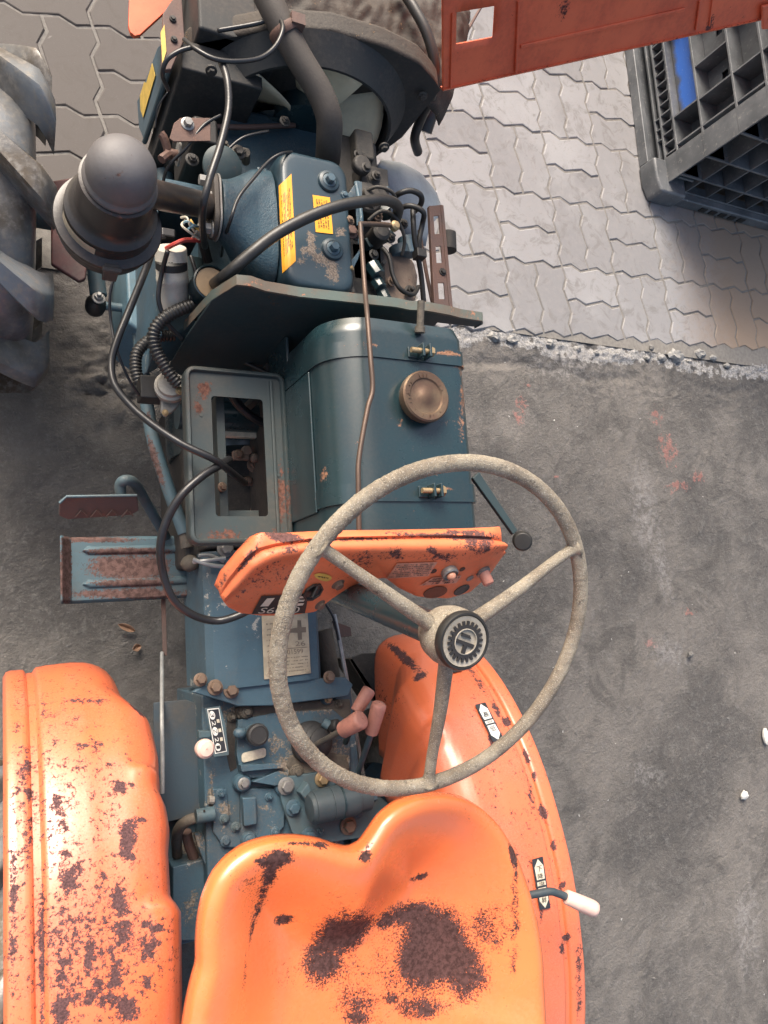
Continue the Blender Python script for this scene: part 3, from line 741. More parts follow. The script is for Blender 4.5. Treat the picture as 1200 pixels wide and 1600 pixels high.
leaf(197, 981, 0.045, 0.016, -25, 'curled brown dry leaf on the ground below the left footboard', 1)
leaf(213, 1012, 0.022, 0.018, 20, 'small crumpled brown leaf scrap nearer the left fender', 2)

# ------------------------------------------------------------------ crate
def build_crate():
    t = bpy.data.objects.new('plastic_crate', None); COL.objects.link(t); t.location = (3.0, 2.6, 0); WL[t.name] = Vector((3.0, 2.6, 0))
    tag(t, 'black ribbed plastic pallet crate with blue sprayed panel standing on the pavers', 'crate')
    X0 = 2.36; Y0 = 1.615; X1 = 3.35; Y1 = 3.1; HT = 0.66; D = 0.10; m = M['crate']
    # inner shell
    b = B(); b.box(X0 + D, X1, Y0 + D, Y1, 0.05, HT); b.build('inner_wall', m, t, bevel=0.004)
    # base skid sticking out under the left face
    b = B(); b.box(X0 - 0.055, X0 - 0.030, Y0 + 0.10, Y1, 0.0, 0.045); b.box(X0 - 0.030, X0 + D + .01, Y0 + 0.10, Y1, 0.0, 0.022)
    b.build('skid', m, t, bevel=0.004)
    b = B(); b.prism([(X0 - 0.062, Y0 + 0.015, 0), (X0 - 0.040, Y0 - 0.045, 0), (X0 + 0.10, Y0 - 0.045, 0), (X0 + 0.10, Y0 + 0.10, 0), (X0 - 0.062, Y0 + 0.10, 0)], (0, 0, 0.085))
    b.build('corner_foot', m, t, bevel=0.012, bseg=3)
    # left face: long ribs and the uprights between them
    th = 0.0045
    for z, w_ in ((0.055, .03), (0.118, .0), (0.142, .055), (0.262, .055), (0.41, .055), (0.53, .055), (0.655, .055)):
        b = B(); b.box(X0 + (0.0 if w_ else 0.022), X0 + D + .003, Y0 + th, Y1, z - th, z + th); b.build('long_rib', m, t, bevel=0.0015)
    # slot row between 0.055 and 0.142: short fins
    fin = None
    for k in range(34):
        y = Y0 + 0.03 + k * 0.043; 
        if fin is None:
            b = B(); b.box(X0 + 0.004, X0 + D, y - .003, y + .003, 0.086, 0.134); fin = b.build('fin', m, t, bevel=0.001); fy = y
        else:
            o = fin.copy(); COL.objects.link(o); o.location.y += y - fy
    b = B(); b.box(X0 + 0.002, X0 + 0.03, Y0 + th, Y1, 0.078, 0.086); b.build('long_rib', m, t, bevel=0.001)
    for y in (Y0 + 0.19, Y0 + 0.235, Y0 + .28):
        b = B(); b.box(X0, X0 + D, y - .003, y + .003, 0.0595, 0.077); b.build('fin', m, t, bevel=0.001)
    for z0, z1, ys in ((0.142, 0.262, [0.125, 0.24, 0.62, 0.75]), (0.262, 0.41, [0.125, 0.235, 0.37, 0.62, 0.75]), (0.41, 0.53, [0.0, 0.12, 0.235, 0.48, 0.75]), (0.53, 0.655, [0.12, 0.235, 0.48, 0.75])):
        for y in ys:
            if y < 0.01: continue
            b = B(); b.box(X0 + 0.001, X0 + D + .003, Y0 + y - .0035, Y0 + y + .0035, z0 + th + .0004, z1 - th - .0004); b.build('upright_rib', m, t, bevel=0.001)
    b = B(); b.box(X0 + 0.040, X0 + 0.048, Y0 + 0.2445, Y0 + 0.615, 0.1475, 0.2565); b.build('blue_panel', M['bluepatch'], t, bevel=0.001, label='blue sprayed panel of the black crate')
    # panels with hand slots on the next row
    for y0, y1 in ((0.2395, 0.3655), (0.3745, 0.615)):
        ym = (y0 + y1) / 2; 
        b = B(); x = X0 + 0.072; xa = x + 0.006
        for a0, a1, c0, c1 in ((y0, ym - .02, .2675, .4045), (ym + .02, y1, .2675, .4045), (ym - .02, ym + .02, .2675, .325), (ym - .02, ym + .02, .352, .4045)):
            b.box(x, xa, Y0 + a0, Y0 + a1, c0, c1)
        b.build('slotted_panel', m, t)
    b = B(); b.box(X0 + 0.072, X0 + 0.080, Y0 + 0.2395, Y0 + 0.476, 0.415, 0.525); b.build('side_panel', m, t, bevel=0.001)
    # rear face (towards the tractor's rear), in shade: ribs too
    b = B(); b.box(X0, X1, Y0 - 0.001, Y0 + th, 0.051, 0.0595); 
    for z in (0.142, 0.262, 0.41, 0.53, 0.655): b.box(X0, X1, Y0 - .001, Y0 + D, z - th, z + th)
    b.build('end_ribs', m, t, bevel=0.0015)
    up = None
    for k in range(8):
        x = X0 + 0.0035 + k * 0.125
        for z0, z1 in ((0.0595, .1375), (0.1465, 0.2575), (0.2665, 0.4055), (0.4145, 0.5255), (0.5345, 0.65)):
            b = B(); b.box(x - .0035, x + .0035, Y0, Y0 + D + .002, z0, z1); b.build('upright_rib', m, t)
    b = B(); b.box(X0 + 0.10, X1, Y0 - 0.03, Y0 + 0.05, 0.0, 0.050)
    b.build('end_skid', m, t, bevel=0.008)
    for k in range(5):
        b = B(); x = X0 + 0.25 + k * .06; b.box(x, x + .035, Y0 - .034, Y0 - .028, .012, .036); b.build('foot_slot', M['plastic'], t)
build_crate()

# ------------------------------------------------------------------ the tractor
T = bpy.data.objects.new('tractor', None); COL.objects.link(T); T.location = (0.48, 0.1, 0); WL[T.name] = Vector((0.48, 0.1, 0))
tag(T, 'old orange and blue tractor seen from above with its bonnet open and engine bare', 'tractor')
XC = 0.48

# ---- fenders
FC, FH, FA, FB = -0.62, 0.385, 0.565, 0.42
def on_arc(px, py):
    h = 0.78
    for _ in range(30):
        p = W(px, py, h); q = 1 - ((p.y - FC) / FA) ** 2; h = 0.5 * h + 0.5 * (FH + FB * math.sqrt(max(q, 0.01)))
    return W(px, py, h)
tab = [on_arc(*q) for q in [(196, 1064), (240, 1100), (252, 1150), (254, 1215), (266, 1240), (273, 1275), (271, 1312), (276, 1395), (291, 1420), (294, 1500), (297, 1600)]]
tx = [p.x for p in tab] + [tab[-1].x]; ty = [p.y for p in tab] + [-1.2]
def xin(y): return float(np.interp(-y, [-v for v in ty], tx))
PROF = [(0, .004, -.05), (0, .004, -.012), (0, .009, -.002), (0, .016, 0.0), (0, .036, 0.0), (0, .0395, -.0025), (0, .042, -.007), (0, .052, -.007), (0, .0545, -.0025), (0, .058, 0.002),
        (0, .075, .004), (0, .10, .005), (0, .12, .005), (0, .14, .003), (1, -.055, .002), (1, -.042, -.002), (1, -.030, -.008), (1, -.018, -.017), (1, -.008, -.030), (1, -.001, -.048), (1, .003, -.075), (1, .004, -.11), (1, .003, -.15), (1, .0, -.20), (1, .0, -.26)]
def fender(mir, wear, label=None):
    b = B(); nt_ = 150; rows = []
    # finer across
    prof = []
    for k in range(len(PROF) - 1):
        (m0, x0, r0), (m1, x1, r1) = PROF[k], PROF[k + 1]
        for s_ in range(3):
            prof.append((m0, x0, r0, m1, x1, r1, s_ / 3))
    prof.append((1, 0, -.26, 1, 0, -.26, 0))
    for i in range(nt_):
        th = R(4 + (118 - 4) * i / (nt_ - 1))
        y0 = FC + FA * math.cos(th)
        xi = xin(y0)
        if i < 6: pass
        for (m0, x0, r0, m1, x1, r1, s_) in prof:
            xa = x0 + (xi if m0 else 0); xb = x1 + (xi if m1 else 0); x = xa * (1 - s_) + xb * s_; r_ = r0 * (1 - s_) + r1 * s_
            if x > xi + 0.005: x = xi
            # pressed shoulders on the inner side
            e = 0.0
            if m1:
                for yc_, w_ in ((-.205, .07), (-.385, .16)):
                    q_ = (yc_ - y0); e += 0.013 * max(0, min(1, q_ / .010)) * max(0, min(1, 1 - (q_ - .010) / w_))
                r_ += e * s_dummy if False else e * max(0, min(1, (x - xi + .055) / .03))
            y = FC + (FA + r_) * math.cos(th); z = FH + (FB + r_) * math.sin(th)
            z += 0.0015 * npn((x, y), 9)
            # leading corner dips
            if y > -0.16: z -= 0.35 * (y + 0.16) ** 2 * 8 * max(0, (x - 0.10)) / 0.12
            rows.append(Vector(((x if not mir else 2 * XC - x), y, z)))
    n = len(prof); b.v = rows
    b.f = [(j * n + i, j * n + i + 1, (j + 1) * n + i + 1, (j + 1) * n + i) for j in range(nt_ - 1) for i in range(n - 1)]
    return b.build('fender', M['orange'], T, smooth=60, wear=wearf(wear, 0.0), solid=0.003, label=label, fix=True)
LW = [(110, 1250, 120, 200, 0, .34), (140, 1480, 135, 150, 0, .50), (30, 1300, 14, 300, 0, .42), (66, 1500, 5, 130, 0, .85), (66, 1120, 4, 40, 0, .6), (45, 1190, 12, 40, 0, .5), (45, 1300, 12, 60, 0, .55), (20, 1420, 8, 200, 0, .62),
      (90, 1262, 10, 24, -15, .95), (100, 1292, 6, 8, 0, .9), (102, 1335, 5, 6, 0, 1.0), (203, 1310, 10, 32, 12, 1.5), (195, 1290, 10, 8, 0, 1.2), (198, 1335, 14, 9, 0, 1.4), (112, 1375, 22, 28, 0, .85), (162, 1368, 9, 9, 0, .85), (188, 1405, 8, 26, -10, .95), (200, 1450, 8, 34, 5, 1.05), (235, 1448, 30, 6, 10, .95), (235, 1480, 12, 30, 15, .85), (228, 1530, 8, 18, -20, 1.1),
      (140, 1490, 6, 34, 0, 1.15), (100, 1515, 12, 34, 10, .9), (180, 1520, 12, 40, 0, .85), (150, 1560, 70, 14, 0, .85), (200, 1575, 22, 24, 0, .95), (95, 1580, 14, 30, 0, 1.0), (130, 1165, 14, 5, -25, .95), (184, 1225, 5, 16, -30, 1.1), (170, 1195, 18, 3, 45, .9), (150, 1165, 10, 4, -20, .9), (135, 1095, 40, 5, 0, .7), (205, 1085, 10, 10, 0, .7), (222, 1280, 9, 3, -10, 1.3), (215, 1110, 16, 2, 40, 1.2), (205, 1225, 5, 5, 0, .8), (45, 1240, 8, 10, 0, .9)]
RW = [(800, 1250, 70, 260, -12, .22), (632, 1028, 7, 34, -48, 1.0), (655, 1058, 12, 5, -35, 1.1), (775, 1108, 16, 5, 60, .8), (792, 1128, 9, 7, 40, .95), (822, 1182, 4, 13, -20, 1.05), (835, 1212, 5, 9, 0, .8), (848, 1268, 6, 14, -15, 1.15), (865, 1322, 5, 8, -10, 1.1), (829, 1245, 7, 36, -10, .6), (880, 1260, 10, 60, -10, .55), (765, 1157, 3, 9, -25, 1.3), (878, 1385, 6, 6, 0, 1.25), (885, 1465, 6, 6, 0, 1.3), (878, 1483, 4, 8, 0, 1.0), (846, 1432, 3, 8, 0, 1.0), (905, 1530, 6, 80, 0, .65), (745, 1062, 40, 6, 55, .55), (600, 1100, 30, 40, 0, .25)]
fl = fender(False, LW, 'left fender, blotched with rust spots'); fr_ = fender(True, RW, 'right fender carrying the white and black stickers')

# decals on the right fender
tr = bvh_of(fr_)
def arrow_decal(q, chars, mat_bg, dirty=False):
    bgp = sticker('decal', q, tr, mat_bg, fr_, off=0.004, nu=4, nv=10)
    top = [(.5, .02), (.9, .17), (.86, .42), (.14, .42), (.1, .17)]; bot = [(.14, .58), (.86, .58), (.9, .83), (.5, .98), (.1, .83)]
    sticker('arrow', q, tr, M['white'] if not dirty else M['cream'], bgp_root(bgp), off=0.0048, outline=top)
    sticker('arrow', q, tr, M['white'] if not dirty else M['cream'], bgp_root(bgp), off=0.0048, outline=bot)
    sticker('name_strip', q, tr, M['white'] if not dirty else M['cream'], bgp_root(bgp), off=0.0048, outline=[(.12, .46), (.88, .46), (.88, .54), (.12, .54)])
    def sub(v0, v1, u0=.24, u1=.76):
        return [quadpt(q, u0, v0), quadpt(q, u1, v0), quadpt(q, u1, v1), quadpt(q, u0, v1)]
    for ch, v0, v1 in chars: lettering(ch, sub(v0, v1), tr, M['ink'], bgp_root(bgp), off=0.0056)
def bgp_root(o): return fr_
arrow_decal([(741, 1103), (757, 1099), (786, 1156), (769, 1161)], [('高', .22, .38), ('副変速', .47, .53), ('低', .60, .76)], M['decalblack'])
arrow_decal([(829, 1343), (846, 1338), (858, 1418), (841, 1421)], [('下', .15, .27), ('降', .30, .41), ('作業機', .46, .54), ('上', .64, .76), ('昇', .77, .88)], M['decalblack'], True)
q = [(697, 1022), (709, 1018), (722, 1050), (704, 1054)]
sticker('decal', q, tr, M['decalblack'], fr_, off=0.004); sticker('arrow', q, tr, M['white'], fr_, off=0.0048, outline=[(0.05, .1), (.5, .05), (.85, .45), (.6, .85), (.1, .8)])
sticker('faded_logo', [(566, 1000 + 0), (566, 1000), (566, 1000), (566, 1000)], tr, M['ink'], fr_) if False else None

# ---- tyres
def tyre(cx, cy, cz, rad, wdt, nl, lug, name='tyre', flip=1, rim=True):
    b = B(); prof = []; n = 22; bw = wdt * (0.80 if lug > .04 else 1.0)
    for k in range(n + 1):
        a = math.pi * k / n; ca, sa = math.cos(a), math.sin(a)
        x = bw / 2 * (abs(ca) ** 0.7) * (1 if ca > 0 else -1); r_ = rad - lug - wdt * 0.42 + (wdt * 0.42) * (sa ** 0.6)
        prof.append((r_, x))
    b.lathe(prof, (cx, cy, cz), (1, 0, 0), 72, caps=False)
    t = b.build(name, M['tyre'], T, smooth=60, wear=None)
    protos = []
    for side in (-1, 1):
        lb = B(); secs = []
        for k in range(9):
            s_ = k / 8; x = side * wdt * (0.03 + 0.50 * s_) ; ang = 0.30 * s_ ** 0.9
            rr_ = rad - (0.0 if s_ < .80 else (s_ - .80) * wdt * 0.9); wh = 0.020 + 0.017 * s_
            secs.append((x, ang, rr_, wh))
        vs = []; fs = []
        for (x, ang, rr_, wh) in secs:
            for dw, dr in ((-1.35, -lug - .02), (-1.08, -lug * .55), (-.95, -lug * .12), (-.78, 0), (.78, 0), (.95, -lug * .12), (1.08, -lug * .55), (1.35, -lug - .02)):
                a = ang + wh * dw / rad; r_ = rr_ + dr; vs.append(Vector((x, math.cos(a) * r_, math.sin(a) * r_)))
        x, ang, rr_, wh = secs[-1]
        for i in range(8):
            for k in range(8):
                k2 = (k + 1) % 8; fs.append((i * 8 + k, i * 8 + k2, (i + 1) * 8 + k2, (i + 1) * 8 + k))
        fs += [tuple(range(8)), tuple(64 + k for k in range(8))[::-1]]
        lb.add(vs, fs); me = bpy.data.meshes.new('lug'); me.from_pydata([tuple(v) for v in lb.v], [], lb.f)
        bm = bmesh.new(); bm.from_mesh(me); bmesh.ops.recalc_face_normals(bm, faces=bm.faces); bm.to_mesh(me); bm.free()
        me.materials.append(M['tyre']); me.shade_smooth(); me.set_sharp_from_angle(angle=R(55))
        protos.append(me)
    for k in range(nl):
        for si, me in enumerate(protos):
            o = bpy.data.objects.new('lug', me); COL.objects.link(o); o.parent = t; o.location = Vector((cx, cy, cz)) - WL[t.name]
            a = 2 * math.pi * (k + 0.5 * si) / nl; o.rotation_euler = (a * 1.0, 0, 0)
    if rim:
        b = B(); rr_ = rad - lug - wdt * 0.42
        b.lathe([(rr_ + .004, -wdt * .36), (rr_ - .02, -wdt * .30), (rr_ - .03, 0), (rr_ - .02, wdt * .30), (rr_ + .004, wdt * .36)], (cx, cy, cz), (1, 0, 0), 40, caps=False)
        b.lathe([(rr_ - .03, 0.0), (rr_ * .6, 0.02), (0.06, 0.02), (0.055, 0.06), (0.001, 0.06)], (cx, cy, cz), (flip, 0, 0), 40, caps=False)
        b.build('rim', M['blue_pale'], T, smooth=40)
    return t
tyre(-0.030, 0.845, 0.335, 0.340, 0.225, 10, 0.050)
tyre(0.08, -0.60, 0.385, 0.385, 0.225, 12, 0.028); tyre(0.88, -0.60, 0.385, 0.385, 0.225, 12, 0.028)

# ---- seat
so = [(293, 1520), (294, 1460), (301, 1420), (318, 1378), (340, 1352), (368, 1332), (400, 1321), (450, 1315), (500, 1318), (535, 1327), (558, 1330), (575, 1322), (588, 1303), (604, 1279), (628, 1259), (662, 1246), (700, 1243), (735, 1249), (766, 1266), (792, 1294), (814, 1334), (830, 1378), (843, 1422), (852, 1470), (857, 1530), (856, 1600)]
SO = [W(x, y, 0.995) for x, y in so]
SO = [p + Vector((0.020 * max(0, min(1, (.42 - p.x) / .12)), -0.004, 0)) for p in SO] + [Vector(v) for v in ((.722, -.68, 1), (.69, -.77, 1), (.60, -.83, 1), (.45, -.85, 1), (.30, -.83, 1), (.235, -.77, 1), (.208, -.68, 1), (.203, -.58, 1))]
SCx, SCy = 0.452, -0.56
ang = []; rad_ = []
for p in SO: ang.append(math.atan2(p.y - SCy, p.x - SCx)); rad_.append(math.hypot(p.x - SCx, p.y - SCy))
ordr = np.argsort(ang); AN = np.array(ang)[ordr]; RD = np.array(rad_)[ordr]
AN = np.concatenate([AN - 2 * np.pi, AN, AN + 2 * np.pi]); RD = np.concatenate([RD, RD, RD])
fine = np.linspace(-np.pi, np.pi, 721); rf_ = np.interp(fine, AN, RD); ker = np.array([1, 2, 3, 2, 1.]) / 9
for _ in range(1): rf_ = np.convolve(np.concatenate([rf_[-3:-1], rf_, rf_[1:3]]), ker, 'valid')
_fa = np.linspace(-np.pi, np.pi, 400, endpoint=False); _fr = np.interp(_fa, fine, rf_); OX = SCx + np.cos(_fa) * _fr; OY = SCy + np.sin(_fa) * _fr
def seat_pt(u, v):
    a = -math.pi + 2 * math.pi * u; Rr = float(np.interp(a, fine, rf_)); s_ = v
    sr = min(s_, 1.0); 
    x = SCx + math.cos(a) * Rr * sr; y = SCy + math.sin(a) * Rr * sr
    dd = np.sort((OX - x) ** 2 + (OY - y) ** 2)[:1]; d = float(np.sqrt(dd[0])) if s_ < 1 else 0.0   # distance in from the edge
    d = d * 0.75 + 0.25 * (1 - sr) * Rr
    t = max(0, min(1, d / 0.17)); t = t * t * (3 - 2 * t)
    z = 0.995 - 0.085 * t
    e = max(0, 1 - d / 0.022); z -= 0.011 * e * e
    # raised tongue between the thigh hollows, behind the front notch
    f = max(0, min(1, (y + 0.455) / 0.05)); f = f * f * (3 - 2 * f)
    cx = 0.432
    z += 0.012 * math.exp(-((x - cx) / 0.050) ** 2) * f * t
    for sx in (0.30, 0.585):
        z -= 0.009 * math.exp(-((x - sx) / 0.085) ** 2 - ((y + 0.36) / 0.10) ** 2)
    bk = max(0, min(1, (-0.56 - y) / 0.28)); z += 0.16 * bk * bk * (1 - t * .35)
    if s_ > 1:
        k = (s_ - 1) / 0.06; x += math.cos(a) * 0.004 * k; y += math.sin(a) * 0.004 * k; z -= 0.020 * k
    return Vector((x, y, z))
vv = [0.002] + [k / 44 for k in range(1, 38)] + [0.87 + 0.13 * k / 10 for k in range(11)] + [1.02, 1.04, 1.06]
b = B(); nu = 260
b.v = [seat_pt(i / nu, v) for v in vv for i in range(nu)]
b.f = [(j * nu + i, j * nu + (i + 1) % nu, (j + 1) * nu + (i + 1) % nu, (j + 1) * nu + i) for j in range(len(vv) - 1) for i in range(nu)]; b.f.append(list(range(nu))[::-1])
SW = [(600, 1515, 150, 100, 0, .40), (676, 1480, 54, 68, 8, 1.45), (650, 1430, 48, 22, -8, 1.05), (600, 1438, 26, 14, 0, .85), (725, 1510, 40, 54, 0, 1.0), (535, 1460, 52, 32, -30, 1.1), (505, 1500, 34, 48, 10, .9), (560, 1560, 50, 30, 0, .62), (660, 1575, 50, 20, 0, .75), (610, 1560, 14, 12, 0, .9), (560, 1590, 24, 14, 0, .85), (760, 1450, 40, 60, 0, .50),
      (432, 1343, 28, 13, -15, 1.2), (422, 1366, 10, 22, 20, 1.1), (408, 1405, 5, 40, 15, .85), (393, 1455, 4, 40, 11, .7), (384, 1510, 4, 40, 6, .6), (442, 1437, 15, 8, -15, 1.1), (405, 1345, 6, 4, 0, 1.1), (571, 1338, 9, 10, 30, 1.15), (656, 1370, 13, 4, -18, 1.25), (645, 1374, 5, 3, 0, 1.0), (502, 1320, 10, 5, 0, 1.0), (470, 1318, 30, 4, 0, .75),
      (802, 1340, 5, 22, -15, 1.1), (806, 1368, 5, 10, 0, .9), (805, 1430, 8, 60, 0, .6), (804, 1500, 5, 40, 0, .5), (577, 1320, 6, 7, 0, .9), (380, 1400, 60, 60, 0, .22)]
sw = wearf(SW, 0.0)
seat = b.build('seat', M['seat'], T, smooth=180, wear=sw, solid=0.004)
# seat post and spring under the pan
b = B(); b.box(0.40, 0.50, -0.75, -0.40, 0.80, 0.815); b.cyl((0.45, -0.6, 0.5), (0.45, -0.6, 0.91), 0.03); b.build('seat_bracket', M['blue'], T, bevel=0.003)

# ---- dashboard
def ip(tbl, n=60):
    xs = np.array([t[0] for t in tbl], float); L = np.concatenate([[0], np.cumsum(np.hypot(np.diff([t[0] for t in tbl]), np.diff([t[1] for t in tbl])))]); L /= L[-1]
    u = np.linspace(0, 1, n); return [(float(np.interp(k, L, xs)), float(np.interp(k, L, [t[1] for t in tbl])), float(np.interp(k, L, [t[2] for t in tbl]))) for k in u]
rB = [(341, 915, .945), (350, 893, .965), (375, 862, .99), (397, 838, 1.0), (410, 832, 1.003), (440, 833, 1.0), (520, 829, 1.0), (620, 828, 1.0), (720, 826, 1.0), (770, 824, 1.0), (781, 823, .998)]
rC = [(343, 928, .945), (356, 905, .968), (382, 872, .998), (404, 856, 1.006), (430, 849, 1.008), (480, 842, 1.01), (520, 839, 1.01), (620, 837, 1.01), (720, 836, 1.01), (765, 838, 1.01), (783, 842, 1.0)]
rC2 = [(344, 931, .943), (359, 909, .964), (386, 876, .993), (408, 860, 1.001), (432, 853, 1.003), (480, 846, 1.005), (520, 843, 1.005), (620, 841, 1.005), (720, 840, 1.005), (765, 842, 1.005), (784, 846, .996)]
rD = [(350, 941, .935), (368, 928, .955), (396, 902, .978), (420, 888, .99), (445, 880, .992), (490, 874, .992), (540, 874, .992), (620, 874, .992), (720, 874, .992), (765, 870, .99), (787, 862, .982)]
rE = [(357, 949, .925), (376, 958, .915), (410, 962, .905), (450, 962, .90), (492, 956, .90), (518, 936, .905), (545, 918, .912), (575, 905, .92), (603, 903, .92), (622, 918, .91), (652, 932, .90), (700, 935, .90), (735, 925, .90), (765, 898, .92), (788, 866, .97)]
NN = 120
RB, RC, RC2, RD_, RE = [[W(*p) for p in ip(t, NN)] for t in (rB, rC, rC2, rD, rE)]
rows = [[p + Vector((0, .002, -.022)) for p in RB], [p + Vector((0, 0.001, -.006)) for p in RB], RB, [a.lerp(c, .5) + Vector((0, 0, .002)) for a, c in zip(RB, RC)], RC, RC2]
for k in range(1, 6): 
    rows.append([a.lerp(c, k / 6) + Vector((0, 0, .014 * math.sin(math.pi * k / 6))) for a, c in zip(RC2, RD_)])
rows.append(RD_)
for k in range(1, 8): rows.append([a.lerp(c, k / 8) + Vector((0, 0, .006 * math.sin(math.pi * k / 8))) for a, c in zip(RD_, RE)])
rows.append(RE); rows.append([p + Vector((0, .004, -.008)) for p in RE]); rows.append([p + Vector((0, .012, -.014)) for p in RE])
b = B(); b.v = [p for r_ in rows for p in r_]; b.f = [(j * NN + i, j * NN + i + 1, (j + 1) * NN + i + 1, (j + 1) * NN + i) for j in range(len(rows) - 1) for i in range(NN - 1)]
# side cheeks
for col in (0, NN - 1):
    b.f.append([j * NN + col for j in range(len(rows))])
DW = [(430, 900, 60, 26, -15, .42), (445, 860, 50, 9, -8, .5), (440, 838, 30, 7, 5, 1.0), (600, 868, 70, 10, 0, .5), (745, 850, 40, 18, 0, .62), (700, 870, 40, 8, 0, .62), (620, 865, 14, 8, 0, .7), (520, 843, 130, 2.5, -2, .85), (700, 838, 90, 3.5, 3, 1.05), (740, 834, 50, 5, 4, 1.0), (390, 870, 5, 40, 38, .9), (350, 905, 5, 20, 30, .7), (675, 860, 9, 6, 30, .9), (382, 924, 5, 3, 0, .9), (560, 885, 40, 20, 0, .4)]
dash = b.build('dashboard', M['dash'], T, smooth=50, wear=wearf(DW, 0.0), solid=0.002)
td = bvh_of(dash)
# decal left, partly behind the rim of the steering wheel
q = [(408, 930), (482, 926), (476, 957), (393, 958)]
sticker('decal', q, td, M['ink'], dash, off=0.0016, nu=12, nv=5)
sticker('decal_stripe', q, td, M['cream'], dash, off=0.0024, outline=[(.14, .12), (.30, .12), (.24, .56), (.08, .56)])
for k, (u0, u1) in enumerate(((.66, .94),)):
    for v0, v1 in ((.10, .20), (.28, .38), (.46, .58)): sticker('decal_stripe', q, td, M['cream'], dash, off=0.0024, outline=[(u0, v0), (u1, v0), (u1 - .02, v1), (u0 - .03, v1)])
lettering('S6000', [quadpt(q, .10, .62), quadpt(q, .92, .62), quadpt(q, .90, .95), quadpt(q, .06, .95)], td, M['cream'], dash, off=0.0026)
q = [(489, 893), (520, 897), (515, 909), (492, 904)]
sticker('yellow_oval', q, td, M['yellowpale'], dash, off=0.0016, outline=[(.5 + .5 * math.cos(t * math.pi / 10), .5 + .5 * math.sin(t * math.pi / 10)) for t in range(20)])
lettering('クボ', q, td, M['ink'], dash, off=0.0022) if False else printlines([quadpt(q, .15, .25), quadpt(q, .85, .25), quadpt(q, .85, .75), quadpt(q, .15, .75)], td, M['ink'], dash, 1, 3, off=.0022)
q = [(620, 879), (683, 877), (669, 899), (604, 903)]
sticker('pale_label', q, td, M['pinklabel'], dash, off=0.0016, nu=10); printlines(q, td, M['inkfade'], dash, 7, 5, off=.0024)
q = [(676, 901), (721, 898), (712, 910), (655, 914)]
sticker('pale_label', q, td, M['pinklabel'], dash, off=0.0016, nu=10); printlines(q, td, M['ink'], dash, 3, 8, off=.0024, fill=.8)
# sockets, buttons and holes in the instrument face
def dn(x, y): 
    a = lay(td, x, y, 0); n = (lay(td, x, y, 0.01) - a).normalized(); return a, n
def gauge(x, y, r_, mat, name, dep=0.006, rimmat=None):
    a, n = dn(x, y); b = B()
    b.lathe([(r_ * 1.0, 0.0006), (r_, dep * .5), (r_ * .82, dep * .5), (r_ * .80, 0.0010), (0.0005, 0.0010)], a, n, 24); return b.build(name, mat, dash)
a, n = dn(701, 892); b = B(); b.lathe([(.0135, 0), (.0135, .008), (.0115, .010), (.010, .007), (.0005, .006)], a, n, 28); b.build('ignition_socket', M['steel'], dash)
b = B(); b.ball(a + n * .010, .0075, 16); b.build('lamp_lens', M['pinklabel'], dash)
gauge(677, 892, .0055, M['ink'], 'plug_hole', .002); gauge(722, 889, .0052, M['ink'], 'plug_hole', .002); gauge(734, 903, .0068, M['steel'], 'small_lamp', .003)
b = B(); a, n = dn(721, 921)
b.lathe([(.0145, .0004), (.0145, .002), (.0125, .0024), (.012, .0012), (.0005, .0010)], a, n, 28); b.build('round_opening', M['grease'], dash)
a, n = dn(754, 892); b = B(); b.lathe([(.0125, 0), (.0125, .004), (.011, .005)], a, n, 24); b.build('button_collar', M['steel'], dash)
b = B(); b.lathe([(.0095, .002), (.0095, .022), (.008, .0245), (.0005, .025)], a, (n + Vector((0.05, -.5, 0))).normalized(), 24); b.build('push_button', M['pink'], dash)
a, n = dn(488, 924); b = B(); b.lathe([(.017, .0008), (.017, .004), (.0145, .004), (.0135, .0015), (.0005, .0012)], a, n, 8); b.build('throttle_socket', M['plastic'], dash)
b = B(); b.box(a.x - .010, a.x + .010, a.y - .0012, a.y + .0012, a.z + .002, a.z + .012, Matrix.Rotation(R(60), 3, 'Z')); b.build('socket_blade', M['ink'], dash)
a, n = dn(528, 913); b = B(); b.bolt(a - n * .002, n, .0078); b.build('bolt', M['boltrust'], dash)
a, n = dn(500, 945); b = B(); b.bolt(a - n * .002, n, .0068); b.build('bolt', M['boltrust'], dash)
a, n = dn(680, 925); b = B(); b.lathe([(.020, .0006), (.020, .0012), (.0005, .0010)], a, n, 24); b.build('column_opening', M['ink'], dash)

# ---- steering column and wheel
WC = Vector((0.49, -0.030, 1.155)); PH = R(24); WN = Vector((0, -math.sin(PH), math.cos(PH))); WU = Vector((0, math.cos(PH), math.sin(PH))); WR = Vector((1, 0, 0)); RW_ = 0.2160
cb = W(505, 928, 0.80)
col0 = WC + WN * 0.0 - WN * 0.40
CD = Vector((0, .062, -.275)).normalized(); b = B(); b.cyl(WC + CD * 0.012, WC + CD * 0.50, 0.0215, 0.0215, 28); b.build('steering_column', M['blue_smooth'], T)
b = B(); SR = 640; sg = 18
vs = []
for i in range(SR):
    a = 2 * math.pi * i / SR; c = WC + (WR * math.cos(a) + WU * math.sin(a)) * RW_; o_ = (WR * math.cos(a) + WU * math.sin(a))
    for k in range(sg):
        t = 2 * math.pi * k / sg
        rr_ = 0.0096 * (1 + 0.07 * math.cos(2 * t)) + (0.0008 if 1.45 < t < 1.7 else 0) + 0.0011 * max(-.6, npn((i * .55, t * 1.5), 1.0, 3)) * (1 if 1.9 < a < 4.6 else .55)
        vs.append(c + o_ * math.cos(t) * rr_ + WN * math.sin(t) * rr_)
b.add(vs, [(i * sg + k, i * sg + (k + 1) % sg, ((i + 1) % SR) * sg + (k + 1) % sg, ((i + 1) % SR) * sg + k) for i in range(SR) for k in range(sg)])
swh = b.build('steering_wheel', M['wheel'], T, smooth=180)
